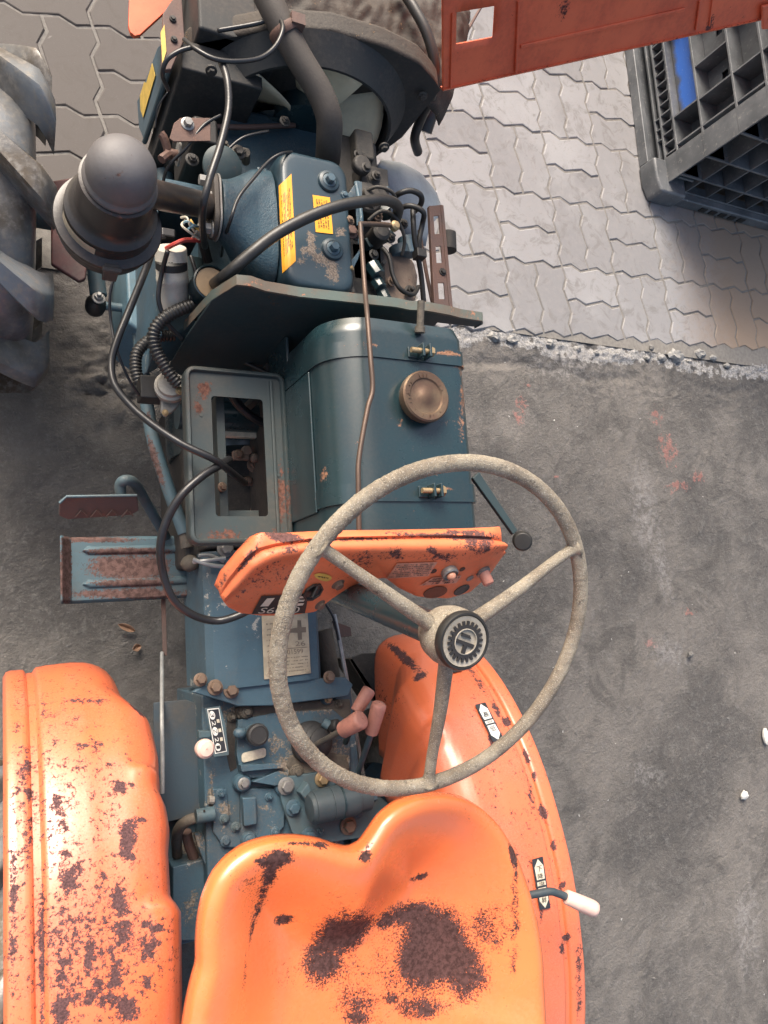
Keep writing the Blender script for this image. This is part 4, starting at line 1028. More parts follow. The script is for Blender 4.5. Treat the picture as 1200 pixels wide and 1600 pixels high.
HUB = WC + WN * 0.022
for (px, py) in ((503, 858), (893, 858), (668, 1222)):
    # find the rim angle seen nearest this pixel
    best = min(range(360), key=lambda d: (lambda s_: (s_[0] - px) ** 2 + (s_[1] - py) ** 2)(PR(WC + (WR * math.cos(R(d)) + WU * math.sin(R(d))) * RW_)))
    e = WC + (WR * math.cos(R(best)) + WU * math.sin(R(best))) * (RW_ - .001); dr = (e - WC).normalized()
    b = B(); P0 = WC + WN * 0.012 + dr * 0.012; P1 = WC + WN * 0.010 + dr * 0.10; P2_ = WC + WN * 0.002 + dr * 0.17; 
    b.tube([P0, P1, P2_, e], 0.0087, 14, 8, rf=lambda u: 1.20 - 0.34 * min(u * 1.6, 1) + 0.85 * max(0, (u - .86) / .14) ** 2)
    b.build('spoke', M['wheel'], swh, smooth=180)
b = B(); b.lathe([(.018, -.030), (.026, -.022), (.034, -.005), (.037, .010), (.037, .022), (.034, .033), (.030, .037)], WC - CD * 0.002, -CD, 40); b.build('hub', M['wheel'], swh)
CN = -CD; CC = WC - CD * 0.035
cx_, cy_, _ = basis(CN); cxx = (WR - CN * WR.dot(CN)).normalized(); cyy = CN.cross(cxx)
b = B(); b.lathe([(.030, -.006), (.0345, -.001), (.036, .004), (.036, .009), (.0342, .0122), (.0318, .0125), (.0308, .0105), (.0005, .0105)], CC, CN, 56); cap = b.build('hub_cap', M['plastic'], swh, smooth=40)
b = B(); b.lathe([(.0306, .0100), (.0306, .0110), (.0303, .0120), (.0290, .0114), (.0005, .0114)], CC, CN, 56); b.build('cap_face', M['emblemface'], swh)
def pl(u, v, z): return CC + cxx * u + cyy * v + CN * z
ga = R(-14)
def rot2(u, v): return (u * math.cos(ga) - v * math.sin(ga), u * math.sin(ga) + v * math.cos(ga))
out = []; NT = 22
for k in range(NT):
    for f_, r_ in ((-.30, .0200), (-.22, .0248), (.22, .0248), (.30, .0200)):
        a = 2 * math.pi * (k + f_) / NT; out.append((math.cos(a) * r_, math.sin(a) * r_))
inn = [(math.cos(math.atan2(v, u)) * .0158, math.sin(math.atan2(v, u)) * .0158) for u, v in out]
b = B(); n_ = len(out); vs = [pl(u, v, .0112) for u, v in out] + [pl(u, v, .0134) for u, v in out] + [pl(u, v, .0134) for u, v in inn] + [pl(u, v, .0112) for u, v in inn]
b.add(vs, [(a * n_ + i, a * n_ + (i + 1) % n_, (a + 1) * n_ + (i + 1) % n_, (a + 1) * n_ + i) for a in range(3) for i in range(n_)])
b.build('gear_emblem', M['emblem'], swh, smooth=0)
b = B(); b.lathe([(.0158, .0113), (.0158, .0140), (.0148, .0143), (.0144, .0118)], CC, CN, 48, caps=False); b.build('emblem_ring', M['emblemface'], swh)
b = B()
for poly in ([(-.0042, .0095), (.0050, .0060), (.0065, .0080 - .006), (.0048, .0030), (-.0052, .0062)], [(-.0110, .0042), (.0105, -.0040), (.0092, -.0078), (.0018, -.0048), (-.0010, -.0125), (-.0048, -.0112), (-.0022, -.0032), (-.0122, .0006)]):
    b.prism([pl(u * 1.18, v * 1.18, .0112) for u, v in poly], CN * .0026)
b.build('emblem_mark', M['emblem'], swh, smooth=0)

# ---- fuel tank
tw = wearf([(722, 640, 5, 60, 0, .62), (735, 540, 6, 10, 0, .8), (560, 690, 5, 6, 0, .8), (628, 665, 5, 12, -30, .6), (506, 740, 6, 18, 0, .6), (700, 660, 20, 6, 0, .4), (700, 550, 24, 4, 3, .8), (690, 765, 22, 4, 0, .7), (725, 575, 14, 3, 8, .9)])
b = B(); sec = []
xl, xr, zt, zb = 0.452, 0.702, 0.952, 0.72; rl = 0.075; rr2 = 0.022
for k in range(13):
    a = R(180 - 90 * k / 12); sec.append((xl + rl + math.cos(a) * rl, zt - rl + math.sin(a) * rl))
for k in range(7):
    a = R(90 - 90 * k / 6); sec.append((xr - rr2 + math.cos(a) * rr2, zt - rr2 + math.sin(a) * rr2))
sec += [(xr, zb), (xl, zb)]
ys = [0.108, 0.120, 0.15, .2, .25, .3, .35, .4, .45, .470]
def inset_sec(s_, d): 
    cx0 = (xl + xr) / 2; cz0 = (zt + zb) / 2; return [(x - math.copysign(d, x - cx0), z - math.copysign(d, z - cz0)) for x, z in s_]
ns = len(sec); vs = []
for y in ys:
    S_ = inset_sec(sec, .006) if y in (ys[0], ys[-1]) else sec; vs += [Vector((x, y, z)) for x, z in S_]
b.add(vs, [(j * ns + i, j * ns + (i + 1) % ns, (j + 1) * ns + (i + 1) % ns, (j + 1) * ns + i) for j in range(len(ys) - 1) for i in range(ns)] + [list(range(ns)), [(len(ys) - 1) * ns + i for i in range(ns)][::-1]])
tank = b.build('fuel_tank', M['blue_smooth'], T, smooth=50, wear=tw)
# left end panel with its pressed margin
b = B(); b.box(xl - .004, xl, .165, .40, .745, .865); b.build('side_panel', M['blue_smooth'], tank, bevel=.003)
def strap(y0, y1):
    b = B(); d = .0028; o2 = [(x + (d if x > (xl + xr) / 2 else -d) * (1 if abs(x - (xl + xr) / 2) > .1 else 0), z + d) for x, z in sec[:-2]] + [(xr + d, zb - .001), (xl - d, zb - .001)]
    vs = []
    for y in (y0, y1): vs += [Vector((x, y, z)) for x, z in o2]
    vs += [Vector((x, y0, z)) for x, z in sec]; vs += [Vector((x, y1, z)) for x, z in sec]; k = ns
    f = [(i, (i + 1) % k, k + (i + 1) % k, k + i) for i in range(k)] + [(2 * k + i, 2 * k + (i + 1) % k, (i + 1) % k, i) for i in range(k)] + [(k + i, k + (i + 1) % k, 3 * k + (i + 1) % k, 3 * k + i) for i in range(k)]
    b.add(vs, f); return b.build('tank_strap', M['blue_smooth'], T, smooth=50, wear=wearf([(700, 552, 26, 3, 3, 1.0), (690, 765, 24, 4, 0, .9), (570, 540, 30, 3, 0, .8), (728, 575, 12, 2, 8, 1.1)]))
for (px, py, y0, y1) in ((655, 552, .402, .428), (672, 768, .170, .200)):
    st = strap(y0, y1); p = W(px, py, 0.962); ym = (y0 + y1) / 2; b = B()
    for dx in (-.001, .012): b.box(p.x + dx, p.x + dx + .0045, ym - .011, ym + .011, .955, .977)
    b.box(p.x - .018, p.x - .001, ym - .009, ym + .009, .955, .9585); b.build('lug', M['blue_smooth'], st, bevel=.0015)
    b = B(); b.cyl((p.x - .018, ym, .968), (p.x + .020, ym, .968), .0045, seg=12); b.lathe([(.0085, 0), (.0085, .006), (.0005, .0065)], (p.x + .0165, ym, .968), (1, 0, 0), 6); b.build('strap_bolt', M['zinc'], st)
cp = W(664, 620, 0.972); b = B()
b.lathe([(.036, -.022), (.036, -.010), (.0415, -.009), (.0425, -.002), (.042, .004), (.0395, .0065), (.0355, .0062), (.030, .0055), (.028, .0030), (.020, .0020), (.012, .0045), (.006, .0065), (.0005, .0068)], cp, (0, 0, 1), 56)
capo = b.build('filler_cap', M['brass'], T, smooth=40)
b = B(); rnd = random.Random(4)
for k in range(30):
    a = 2 * math.pi * k / 30
    if rnd.random() < .28: continue
    c = cp + Vector((math.cos(a) * .0333, math.sin(a) * .0333, .0062)); rm = Matrix.Rotation(a, 3, 'Z')
    for q_ in range(rnd.randint(1, 3)):
        dx = rnd.uniform(-.0018, .0018); dy = rnd.uniform(-.0013, .0013); l_ = rnd.uniform(.0010, .0020)
        p_ = [rm @ Vector((dx + sx * l_, dy + sy * .0004, z)) + c for z in (0, .0007) for sx, sy in ((-1, -1), (1, -1), (1, 1), (-1, 1))]
        b.add(p_, [(4, 5, 6, 7), (0, 1, 5, 4), (1, 2, 6, 5), (2, 3, 7, 6), (3, 0, 4, 7)])
b.build('raised_marks', M['brass'], capo, smooth=0)
# valve stub at the tank's front
b = B(); p = W(656, 520, .958); b.cyl(p, p + Vector((0, .05, .012)), .006, .006, 12); b.lathe([(.0085, 0), (.0085, .01)], p, (0, 1, .2), 12); b.build('vent_pipe', M['grease'], T)

# ---- bracket plate between tank and engine
poly = [(.279, .565), (.287, .70), (.301, .834), (.323, .900), (.345, .903), (.372, .893), (.40, .892), (.43, .890), (.543, .899), (.60, .903), (.629, .900), (.66, .906), (.71, .903), (.735, .898), (.783, .898), (.793, .885), (.790, .866), (.71, .862), (.705, .62), (.56, .48), (.34, .50)]
b = B(); b.prism([Vector((x, .517 - max(0, .86 - z) * .12, z)) for x, z in poly], (0, .004, 0)); plate = b.build('engine_plate', M['plate'], T, bevel=.0012)
b = B(); vs = []; top = poly[1:17]; nn = len(top)
for x, z in top: vs += [Vector((x, .5155, z + .0015)), Vector((x, .531, z + .0035)), Vector((x, .531, z - .003)), Vector((x, .5155, z - .004))]
b.add(vs, [(i * 4 + k, i * 4 + (k + 1) % 4, (i + 1) * 4 + (k + 1) % 4, (i + 1) * 4 + k) for i in range(nn - 1) for k in range(4)] + [(0, 1, 2, 3), ((nn - 1) * 4 + 3, (nn - 1) * 4 + 2, (nn - 1) * 4 + 1, (nn - 1) * 4)])
M['edge'] = paint('worn_green_edge', (0.10, 0.13, 0.115), (0.14, 0.09, 0.06), rust=(0.17, 0.08, 0.05), rustamt=0.6, rscale=30, rough=0.5, dirt=0.3)
b.build('rolled_edge', M['edge'], plate, smooth=40)
def ridge(p0, p1, r_, name='pressed_rib'):
    b = B(); b.tube([p0, p1], r_, 8, 1); return b.build(name, M['plate'], plate)
b = B(); b.tube([WY(412, 513, .516), WY(424, 505, .516), WY(445, 505, .516), WY(456, 515, .516)], .003, 8); b.tube([WY(410, 525, .516), WY(460, 519, .516)], .0035, 8); b.build('pressed_rib', M['plate'], plate)

# ---- battery frame
F4 = [W(293, 574, .745), W(441, 590, .745), W(458, 832, .745), W(304, 852, .745)]
fx0, fx1, fy0, fy1 = .277, .4465, .135, .430; fz = .745
ix0, ix1 = .318, .409; iy0, iy1 = .178, .385
b = B()
ol = [(fx0 + (fx1 - fx0) / 2 + u, (fy0 + fy1) / 2 + v) for u, v in rr_outline(fx1 - fx0, fy1 - fy0, .014)]
il = [((ix0 + ix1) / 2 + u, (iy0 + iy1) / 2 + v) for u, v in rr_outline(ix1 - ix0, iy1 - iy0, .006)]
n_ = len(ol); vs = [Vector((x, y, fz)) for x, y in ol] + [Vector((x, y, fz)) for x, y in il] + [Vector((x, y, fz - .002)) for x, y in il] + [Vector((x, y, fz - .002)) for x, y in ol]
b.add(vs, [(a * n_ + i, a * n_ + (i + 1) % n_, (a + 1) % 4 * n_ + (i + 1) % n_, (a + 1) % 4 * n_ + i) for a in range(4) for i in range(n_)])
bf = b.build('battery_frame', M['frame'], T, smooth=0, wear=wearf([(320, 610, 12, 16, 0, .8), (440, 780, 9, 60, 0, .7), (350, 835, 34, 12, 0, .75), (310, 640, 6, 14, 0, .6), (430, 830, 10, 10, 0, .7), (455, 800, 5, 30, 0, .5)]))
b = B()
def lip(off, z0, z1):
    return [(fx0 + (fx1 - fx0) / 2 + u, (fy0 + fy1) / 2 + v) for u, v in rr_outline(fx1 - fx0 + off * 2, fy1 - fy0 + off * 2, .014 + off)]
rings = [(0.0, fz - .022), (0.004, fz - .020), (0.004, fz + .004), (0.0015, fz + .0075), (-.003, fz + .0075), (-.005, fz + .004), (-.005, fz + .0005)]
vs = []; 
for off, z in rings: vs += [Vector((x, y, z)) for x, y in lip(off, 0, 0)]
b.add(vs, [(a * n_ + i, a * n_ + (i + 1) % n_, (a + 1) * n_ + (i + 1) % n_, (a + 1) * n_ + i) for a in range(len(rings) - 1) for i in range(n_)])
b.build('frame_lip', M['frame'], bf, smooth=60, wear=wearf([(452, 780, 9, 70, 0, .5), (300, 600, 9, 20, 0, .4)]))
b = B(); b.box(ix1 + .013, ix1 + .019, fy0 + .01, fy1 - .01, fz - .0008, fz + .0045); b.build('frame_ridge', M['frame'], bf, bevel=.002)
b = B(); b.box(.337, .352, .17, .40, .700, .703); b.box(.337, .340, .17, .40, .66, .700); b.build('tray_angle', M['frame'], bf, bevel=.001)
b = B(); b.box(.352, .409, .172, .196, .690, .694); b.build('tray_lip', M['frame'], bf, bevel=.001)
for (px, py, h, r_) in ((347, 761, .71, .006), (346, 788, .69, .005)):
    b = B(); b.bolt(W(px, py, h), (.3, 0, 1), r_); b.build('tray_bolt', M['boltrust'], bf)
for (x, y) in ((.425, .33), (.30, .35), (.431, .25)):
    b = B(); b.lathe([(.003, 0), (.003, .0012), (.0005, .0014)], (x, y, fz), (0, 0, 1), 12); b.build('rivet', M['frame'], bf)
# two legs that carry the frame
b = B(); b.box(.42, .435, .41, .42, .42, .724); b.build('frame_leg', M['frame'], bf)

# what shows inside the frame: clutch housing, cross tube, cover edge, battery terminals
b = B(); b.box(.335, .63, .12, .50, .18, .43); b.build('clutch_housing', M['dark'], T, bevel=.012)
b = B(); b.lathe([(.16, 0), (.165, .02), (.165, .14), (.15, .17)], (.485, .36, .36), (0, 1, 0), 40); b.build('flywheel_housing', M['blue_smooth'], T)
p0 = W(330, 640, .60); b = B(); b.cyl((.30, p0.y, .56), (.46, p0.y, .56), .030, seg=28); b.build('cross_tube', M['blue_smooth'], T)
b = B(); q0 = W(345, 672, .56); b.box(.345, .49, q0.y - .012, q0.y + .010, .545, .56); b.build('cross_bar', M['cream'], T, bevel=.002)
b = B(); b.tube(pts((360, 612, .68), (372, 632, .66), (395, 652, .65), (425, 668, .64)), .0085, 10); b.build('battery_hose', M['cable'], T)
def terminal(px, py, h, s_=1.0):
    p = W(px, py, h); b = B(); b.box(p.x - .016 * s_, p.x + .016 * s_, p.y - .009 * s_, p.y + .009 * s_, h - .012, h); b.cyl((p.x + .012, p.y + .01, h - .015), (p.x + .012, p.y + .01, h + .002), .010 * s_)
    b.ball((p.x + .028, p.y - .004, h - .004), .010 * s_, 10); o = b.build('battery_clamp', M['rustpale'], T, bevel=.002)
    b = B(); b.bolt((p.x - .006, p.y, h), (0, 0, 1), .0075 * s_); b.build('clamp_bolt', M['boltrust'], o)
terminal(377, 711, .56); terminal(392, 752, .52, .9)
b = B(); p = W(398, 727, .53); b.bolt(p, (0, 0, 1), .011); b.build('bolt', M['boltrust'], T)
b = B(); b.box(.36, .47, .15, .30, .43, .50); b.build('battery', M['dark'], T, bevel=.006)
b = B(); p = W(400, 800, .5); b.bolt(p, (0, 0, 1), .009); b.build('bolt', M['boltrust'], T)
b = B(); b.box(.455, .475, .12, .50, .50, .64); b.build('tank_rail', M['dark'], T, bevel=.003)
b = B(); b.box(.475, .70, .12, .48, .64, .70); b.build('tank_bed', M['dark'], T, bevel=.003)
b = B(); b.box(.452, .458, .37, .50, .66, .76); b.build('bed_bracket', M['blue_smooth'], T, bevel=.002)

M['blue_lit'] = paint('lit_blue_paint', (0.085, 0.165, 0.215), (0.065, 0.13, 0.17), rustamt=0.1, rscale=20, rough=0.4, dirt=0.2, bump=0.1)  # lighter copy of the blue paint, so the shaded casing looks lit
M['guard'] = paint('chalky_pale_guard', (0.34, 0.38, 0.41), (0.25, 0.28, 0.31), rustamt=0.1, rscale=20, rough=0.35, dirt=0.2, bump=0.1)
M['shield'] = paint('dark_blue_shield', (0.036, 0.060, 0.082), (0.05, 0.055, 0.058), rust=(0.09, 0.05, 0.035), rustamt=0.2, rscale=16, rough=0.5, dirt=0.35, bump=0.15)
M['plate_mid'] = paint('grey_blue_valve_paint', (0.045, 0.065, 0.075), (0.035, 0.05, 0.06), rust=(0.12, 0.10, 0.08), rustamt=0.1, rscale=16, rough=0.4, dirt=0.2, bump=0.1)

# ---- left footboard and pedal
def plate_px(name, quad, h, th, mat, parent=T, bevel=.002, wear=None, label=None):
    b = B(); b.prism([W(x, y, h) for x, y in quad], (0, 0, -th)); return b.build(name, mat, parent, bevel=bevel, wear=wear, label=label)
b = B(); fx0_, fx1_, fy0_, fy1_ = .118, .43, .062, .198
def fbz(x, y):
    z = .330
    for yc in (.169, .100):
        if .150 < x: 
            e = min(1, (x - .150) / .012); dd = (y - yc) / (.0085 * e + 1e-4); z += .0065 * max(0, 1 - dd * dd) ** .5 if abs(dd) < 1 else 0
    if x < .128: z += (.128 - x) * 1.6
    if x > .145 and x < .40 and abs(y - .134) < .022: z -= .0
    for ye, s_ in ((fy0_, 1), (fy1_, -1)):
        d_ = abs(y - ye); 
        if d_ < .006: z -= (.006 - d_) * 1.2
    return z
b.grid(lambda u, v: Vector((fx0_ - .010 + (fx1_ - fx0_ + .010) * u, fy0_ + (fy1_ - fy0_) * v, fbz(fx0_ - .010 + (fx1_ - fx0_ + .010) * u, fy0_ + (fy1_ - fy0_) * v))), 110, 90)
b.build('footboard', M['blue_pale'], T, smooth=50, solid=.003, wear=wearf([(195, 886, 62, 18, 0, 1.15), (200, 928, 100, 8, 0, 1.05), (150, 843, 60, 5, 0, .9), (104, 890, 8, 60, 0, 1.4), (200, 862, 70, 6, 0, 1.0), (200, 911, 66, 6, 0, 1.0), (240, 900, 40, 14, 0, .4)]))
# pedal
b = B(); pq = [W(92, 806, .47), W(93, 785, .50), W(104, 776, .505), W(214, 774, .505), W(217, 798, .475), W(205, 805, .468), W(106, 812, .465)]
nrm = (pq[3] - pq[2]).cross(pq[5] - pq[3]).normalized(); nrm = nrm if nrm.z < 0 else -nrm
b.prism(pq, nrm * .005); pd = b.build('clutch_pedal', M['rust'], T, bevel=.002)
b = B(); 
for k in range(4):
    x = 118 + k * 24; b.tube([W(x, 808, .4725), W(x + 9, 797, .486), W(x + 18, 806, .4755)], .0016, 6, 1)
b.build('tread', M['rust'], pd)
b = B(); b.tube([W(93, 786, .502), W(104, 776, .507), W(214, 774, .507)], .0028, 8, 1); b.build('pedal_rim', M['blue_pale'], pd)
b = B(); b.tube(pts((189, 774, .49), (188, 757, .50), (197, 750, .51), (212, 757, .49), (228, 785, .43), (252, 826, .36), (262, 845, .30)), .0105, 12); b.build('pedal_arm', M['blue_pale'], T)
# long drag link with ball joints
b = B(); b.tube(pts((214, 480, .44), (219, 540, .44), (228, 620, .44), (240, 690, .44), (262, 760, .44), (288, 833, .44)), .0135, 16, 6)
b.build('drag_link', M['blue_pale'], T, wear=wearf([(243, 720, 7, 46, -18, .8), (232, 650, 5, 12, 0, .6)]))
b = B(); b.cyl(W(286, 828, .44), W(292, 856, .44), .0095, .012, 14); b.lathe([(.012, -.02), (.0165, -.012), (.017, .004), (.012, .012), (.006, .015), (.0005, .016)], W(297, 880, .44), (0, 0, 1), 24)
b.box(W(297, 880, .44).x - .018, W(297, 880, .44).x - .012, W(297, 880, .44).y - .003, W(297, 880, .44).y + .003, .43, .436); b.build('ball_joint', M['grease'], T)
for P_, r_ in (([(302, 874, .50), (325, 882, .51), (352, 886, .51)], .0042), ([(302, 878, .495), (322, 876, .51), (352, 872, .51)], .0040), ([(310, 868, .50), (330, 868, .50), (350, 878, .50)], .0034)):
    b = B(); b.tube(pts(*P_), r_, 8); b.build('split_wire', M['galv'], T)
b = B(); b.cyl(W(300, 870, .41), W(360, 868, .41), .012, seg=14); b.build('steering_arm', M['blue'], T)
b = B(); b.bolt(W(352, 857, .50), (0.1, 0, 1), .012, h=.014); b.build('bolt', M['steel'], T)
# brake rod under the footboard
b = B(); b.box(W(255, 935, .30).x - .0045, W(255, 935, .30).x + .0045, W(255, 1025, .30).y, W(255, 935, .30).y, .297, .303); b.build('rod_flat', M['rust'], T, bevel=.001)
b = B(); b.tube([W(253, 1020, .305), W(253, 1120, .425), W(254, 1180, .44), W(254, 1240, .45)], .0042, 10, 4); b.build('brake_rod', M['galv'], T)

# ---- gearbox tunnel, name plate, flange
b = B(); x0, x1 = .358, .600
sec2 = [(x0, .30), (x0, .475), (x0 + .012, .492), (x0 + .055, .500), (x0 + .20, .500), (x1 - .012, .490), (x1, .470), (x1, .30)]
b.prism([Vector((x, -.125, z)) for x, z in sec2], (0, .27, 0)); tun = b.build('transmission_tunnel', M['blue'], T, bevel=.006, wear=wearf([(355, 1020, 5, 50, 0, .4), (400, 980, 6, 20, 0, .5)]))
q = [(409, 962), (481, 958), (486, 1052), (413, 1062)]
b = B(); q3 = [W(x, y, .504) for x, y in q]
b.prism(q3, (0, 0, -.0022)); npl = b.build('name_plate', M['nameplate'], T, bevel=.001); tn_ = bvh_of(npl)
lettering('26', [(460, 1002), (477, 1001), (478, 1009), (461, 1010)], tn_, M['inkfade'], npl, .0006)
lettering('01599', [(447, 1015), (474, 1013), (475, 1021), (448, 1023)], tn_, M['inkfade'], npl, .0006)
sticker('plate_line', [(440, 1013.5), (480, 1010.5), (480, 1011.5), (440, 1014.5)], tn_, M['inkfade'], npl, .0006, 2, 2)
sticker('cast_symbol', [(450, 970), (478, 968), (479, 1000), (451, 1002)], tn_, M['inkfade'], npl, .0006, outline=[(.52, .0), (.72, .02), (.74, .36), (.98, .36), (.98, .62), (.74, .62), (.74, .96), (.52, .98), (.50, .62), (.05, .58), (.05, .40), (.50, .36)])
printlines([(446, 1024), (482, 1021), (484, 1050), (447, 1054)], tn_, M['inkfade'], npl, 5, 12, .0006, fill=.35); printlines([(414, 966), (438, 964), (440, 1050), (418, 1054)], tn_, M['inkfade'], npl, 9, 15, .0006, fill=.3)
for x, y in ((418, 1054), (480, 1048), (414, 969), (477, 964)):
    b = B(); b.lathe([(.0036, 0), (.0034, .0012), (.0014, .0014), (.0012, .0004), (.0005, .0004)], W(x, y, .5045), (0, 0, 1), 14); b.build('rivet', M['nameplate'], npl)
b = B(); fl_q = [(300, 1082), (318, 1070), (420, 1064), (540, 1058), (552, 1070), (545, 1088), (425, 1103), (372, 1104), (352, 1097)]
b.prism([W(x, y, .492) for x, y in fl_q], (0, 0, -.018)); b.build('flange', M['blue'], T, bevel=.003)
for x, y, r_ in ((336, 1074, .0105), (361, 1079, .0105), (313, 1062, .009), (514, 1058, .009)):
    b = B(); b.bolt(W(x, y, .493), (0, .1, 1), r_, h=.013); b.build('flange_bolt', M['boltrust'], T)

GB = wearf([(385, 1110, 30, 9, 0, .75), (445, 1108, 40, 8, 0, .6), (500, 1105, 40, 10, 0, .6), (350, 1140, 10, 40, 0, .4), (470, 1195, 46, 26, 0, .75), (430, 1165, 14, 20, 0, .5), (352, 1262, 16, 12, 0, .7), (300, 1320, 22, 26, 0, .7), (350, 1300, 10, 10, 0, .5), (410, 1262, 12, 8, 0, .5), (300, 1420, 12, 40, 20, .5), (510, 1170, 40, 40, 0, .6), (330, 1240, 6, 60, 0, .5)])
M['blue_g'] = paint('grimy_blue_casting', (0.052, 0.102, 0.138), (0.036, 0.072, 0.100), rust=(0.115, 0.098, 0.080), rustamt=0.10, rscale=30, rough=0.42, dirt=0.4, dirtcol=(0.13, 0.115, 0.095), bump=0.3, bscale=160, attr=True, chip=(0.26, 0.25, 0.23))
# ---- gearbox top and everything bolted on it
zg = .47
b = B(); gx0, gx1 = .352, .640
b.box(gx0, gx1, -.60, -.135, .22, .452); gb = b.build('gearbox', M['blue_g'], T, wear=GB, bevel=.012)
b = B(); b.prism([W(x, y, .468) for x, y in ((372, 1125), (440, 1112), (520, 1108), (545, 1130), (548, 1200), (500, 1232), (470, 1226), (448, 1214), (378, 1216), (370, 1180))], (0, 0, -.022)); b.build('top_cover', M['blue_g'], T, wear=GB, bevel=.006)
b = B(); b.prism([W(x, y, .450) for x, y in ((326, 1106), (346, 1104), (352, 1180), (362, 1220), (372, 1330), (332, 1330), (332, 1240), (346, 1210))], (0, 0, -.03)); b.build('selector_rail', M['blue_g'], T, wear=GB, bevel=.005)
b = B(); b.prism([W(x, y, .485) for x, y in ((376, 1196), (440, 1192), (446, 1200), (400, 1204), (378, 1206))], (0, 0, -.02)); b.build('casting_rib', M['blue_g'], T, wear=GB, bevel=.004)
b = B(); b.prism([W(x, y, .478) for x, y in ((394, 1222), (436, 1204), (452, 1208), (446, 1224), (430, 1228))], (0, 0, -.02)); b.build('casting_rib', M['blue_g'], T, wear=GB, bevel=.006, bseg=3)
b = B(); b.prism([W(x, y, .462) for x, y in ((376, 1232), (432, 1232), (446, 1252), (444, 1292), (428, 1308), (392, 1318), (376, 1310))], (0, 0, -.03)); b.build('side_cover', M['blue_g'], T, wear=GB, bevel=.010, bseg=3)
b = B(); b.prism([W(x, y, .478) for x, y in ((379, 1247), (400, 1245), (402, 1288), (382, 1292))], (0, 0, -.02)); b.build('square_boss', M['blue_g'], T, wear=GB, bevel=.003)
for (x, y, r_, mt) in ((380, 1224, .0095, 'steel'), (446, 1228, .0115, 'steel'), (503, 1217, .0105, 'zinc'), (390, 1313, .0085, 'blue'), (385, 1112, .008, 'grease'), (512, 1092, .007, 'zinc'), (464, 1206, .009, 'grease')):
    p = W(x, y, .472); b = B(); b.lathe([(r_ * 1.9, -.015), (r_ * 1.8, -.002), (r_ * 1.5, .002), (.0005, .002)], p, (0, 0, 1), 24); b.build('bolt_boss', M['blue'] if mt != 'grease' else M['grease'], T)
    b = B(); b.bolt(p + Vector((0, 0, .003)), (.05, 0, 1), r_ * .85); b.build('gearbox_bolt', M[mt], T)
b = B(); b.prism([W(x, y, .4635) for x, y in ((368, 1106), (440, 1098), (548, 1092), (550, 1128), (470, 1126), (420, 1120), (372, 1124))], (0, 0, -.02)); b.build('greasy_ledge', M['grease'], T, bevel=.004)
b = B(); b.prism([W(x, y, .471) for x, y in ((452, 1180), (500, 1172), (545, 1180), (548, 1206), (500, 1222), (462, 1214), (446, 1198))], (0, 0, -.02)); b.build('greasy_pad', M['grease'], T, bevel=.006)
b = B(); b.prism([W(x, y, .4535) for x, y in ((355, 1116), (368, 1114), (370, 1200), (360, 1206), (354, 1180))], (0, 0, -.01)); b.build('gap_shade_strip', M['dark'], T)  # flat dark strip that paints the shade of a gap beside the rail
# breather cap and small round plug
p = W(402, 1150, .50); b = B(); b.cyl(p - Vector((0, 0, .04)), p - Vector((0, 0, .006)), .0195, .0195, 28); b.build('breather_neck', M['blue_g'], T, wear=GB)
b = B(); b.lathe([(.0205, -.010), (.0215, -.002), (.0205, .005), (.0165, .007), (.0155, .0055), (.0005, .0055)], W(403, 1148, .512), (0, 0, 1), 32); b.build('breather_cap', M['boot'], T)
b = B(); b.ball(W(375, 1145, .487), .0125, 18, (1.1, .9, .9)); b.build('round_plug', M['blue_g'], T, wear=GB, smooth=180)
b = B(); b.cyl(W(384, 1146, .48), W(395, 1149, .485), .009, seg=12); b.build('plug_pipe', M['blue_g'], T, wear=GB)
# cream tag
tt = W(397, 1180, .474); b = B(); b.prism([Vector((tt.x + u, tt.y + v + u * .09, .4735)) for u, v in rr_outline(.050, .0185, .006)], (0, 0, -.002)); b.build('cream_tag', M['cream'], T, bevel=.0006)
# gear selector decal on its bracket
q = [(322, 1106), (343, 1104), (357, 1176), (335, 1181)]
b = B(); b.prism([W(x, y, .500) for x, y in ((320, 1107), (344, 1103), (352, 1130), (358, 1177), (357, 1180), (334, 1183), (330, 1150))], (0, 0, -.003)); sel = b.build('selector_plate', M['blue_pale'], T, bevel=.0008)
ts = bvh_of(sel)
sticker('decal', [(323.5, 1108), (342, 1106), (354.5, 1174), (336, 1178)], ts, M['white'], sel, .0006, 2, 6); sticker('decal', [(324.8, 1109.4), (341.2, 1107.5), (353.2, 1173), (337, 1176.2)], ts, M['decalblack'], sel, .0011, 2, 6)
qq = [(324.8, 1109.4), (341.2, 1107.5), (353.2, 1173), (337, 1176.2)]
for sy, v0, v1, shape in (('3', .03, .23, 0), ('2', .26, .38, 1), ('N', .41, .61, 0), ('2', .65, .76, 1), ('1', .79, .97, 0)):
    if shape == 0:
        sticker('arrow', qq, ts, M['white'], sel, .0016, outline=[(.30 + .27 * math.cos(t * math.pi / 8), (v0 + v1) / 2 + (v1 - v0) * .52 * math.sin(t * math.pi / 8)) for t in range(16)])
        v0 += .05; v1 -= .05
    aq = [quadpt(qq, .12, v0), quadpt(qq, .50, v0), quadpt(qq, .50, v1), quadpt(qq, .12, v1)]
    if sy != 'N': aq = [aq[1], aq[2], aq[3], aq[0]]
    lettering(sy, aq, ts, M['white'] if shape else M['decalblack'], sel, .0022)
for v0 in (.24, .46, .67): sticker('decal_square', [quadpt(qq, .62, v0), quadpt(qq, .88, v0), quadpt(qq, .88, v0 + .08), quadpt(qq, .62, v0 + .08)], ts, M['cream'], sel, .0016, 2, 2)
b = B(); p = W(322, 1180, .47); b.cyl(p, W(321, 1170, .56), .006, .006, 12); b.build('selector_lever', M['blue_g'], T, wear=GB)
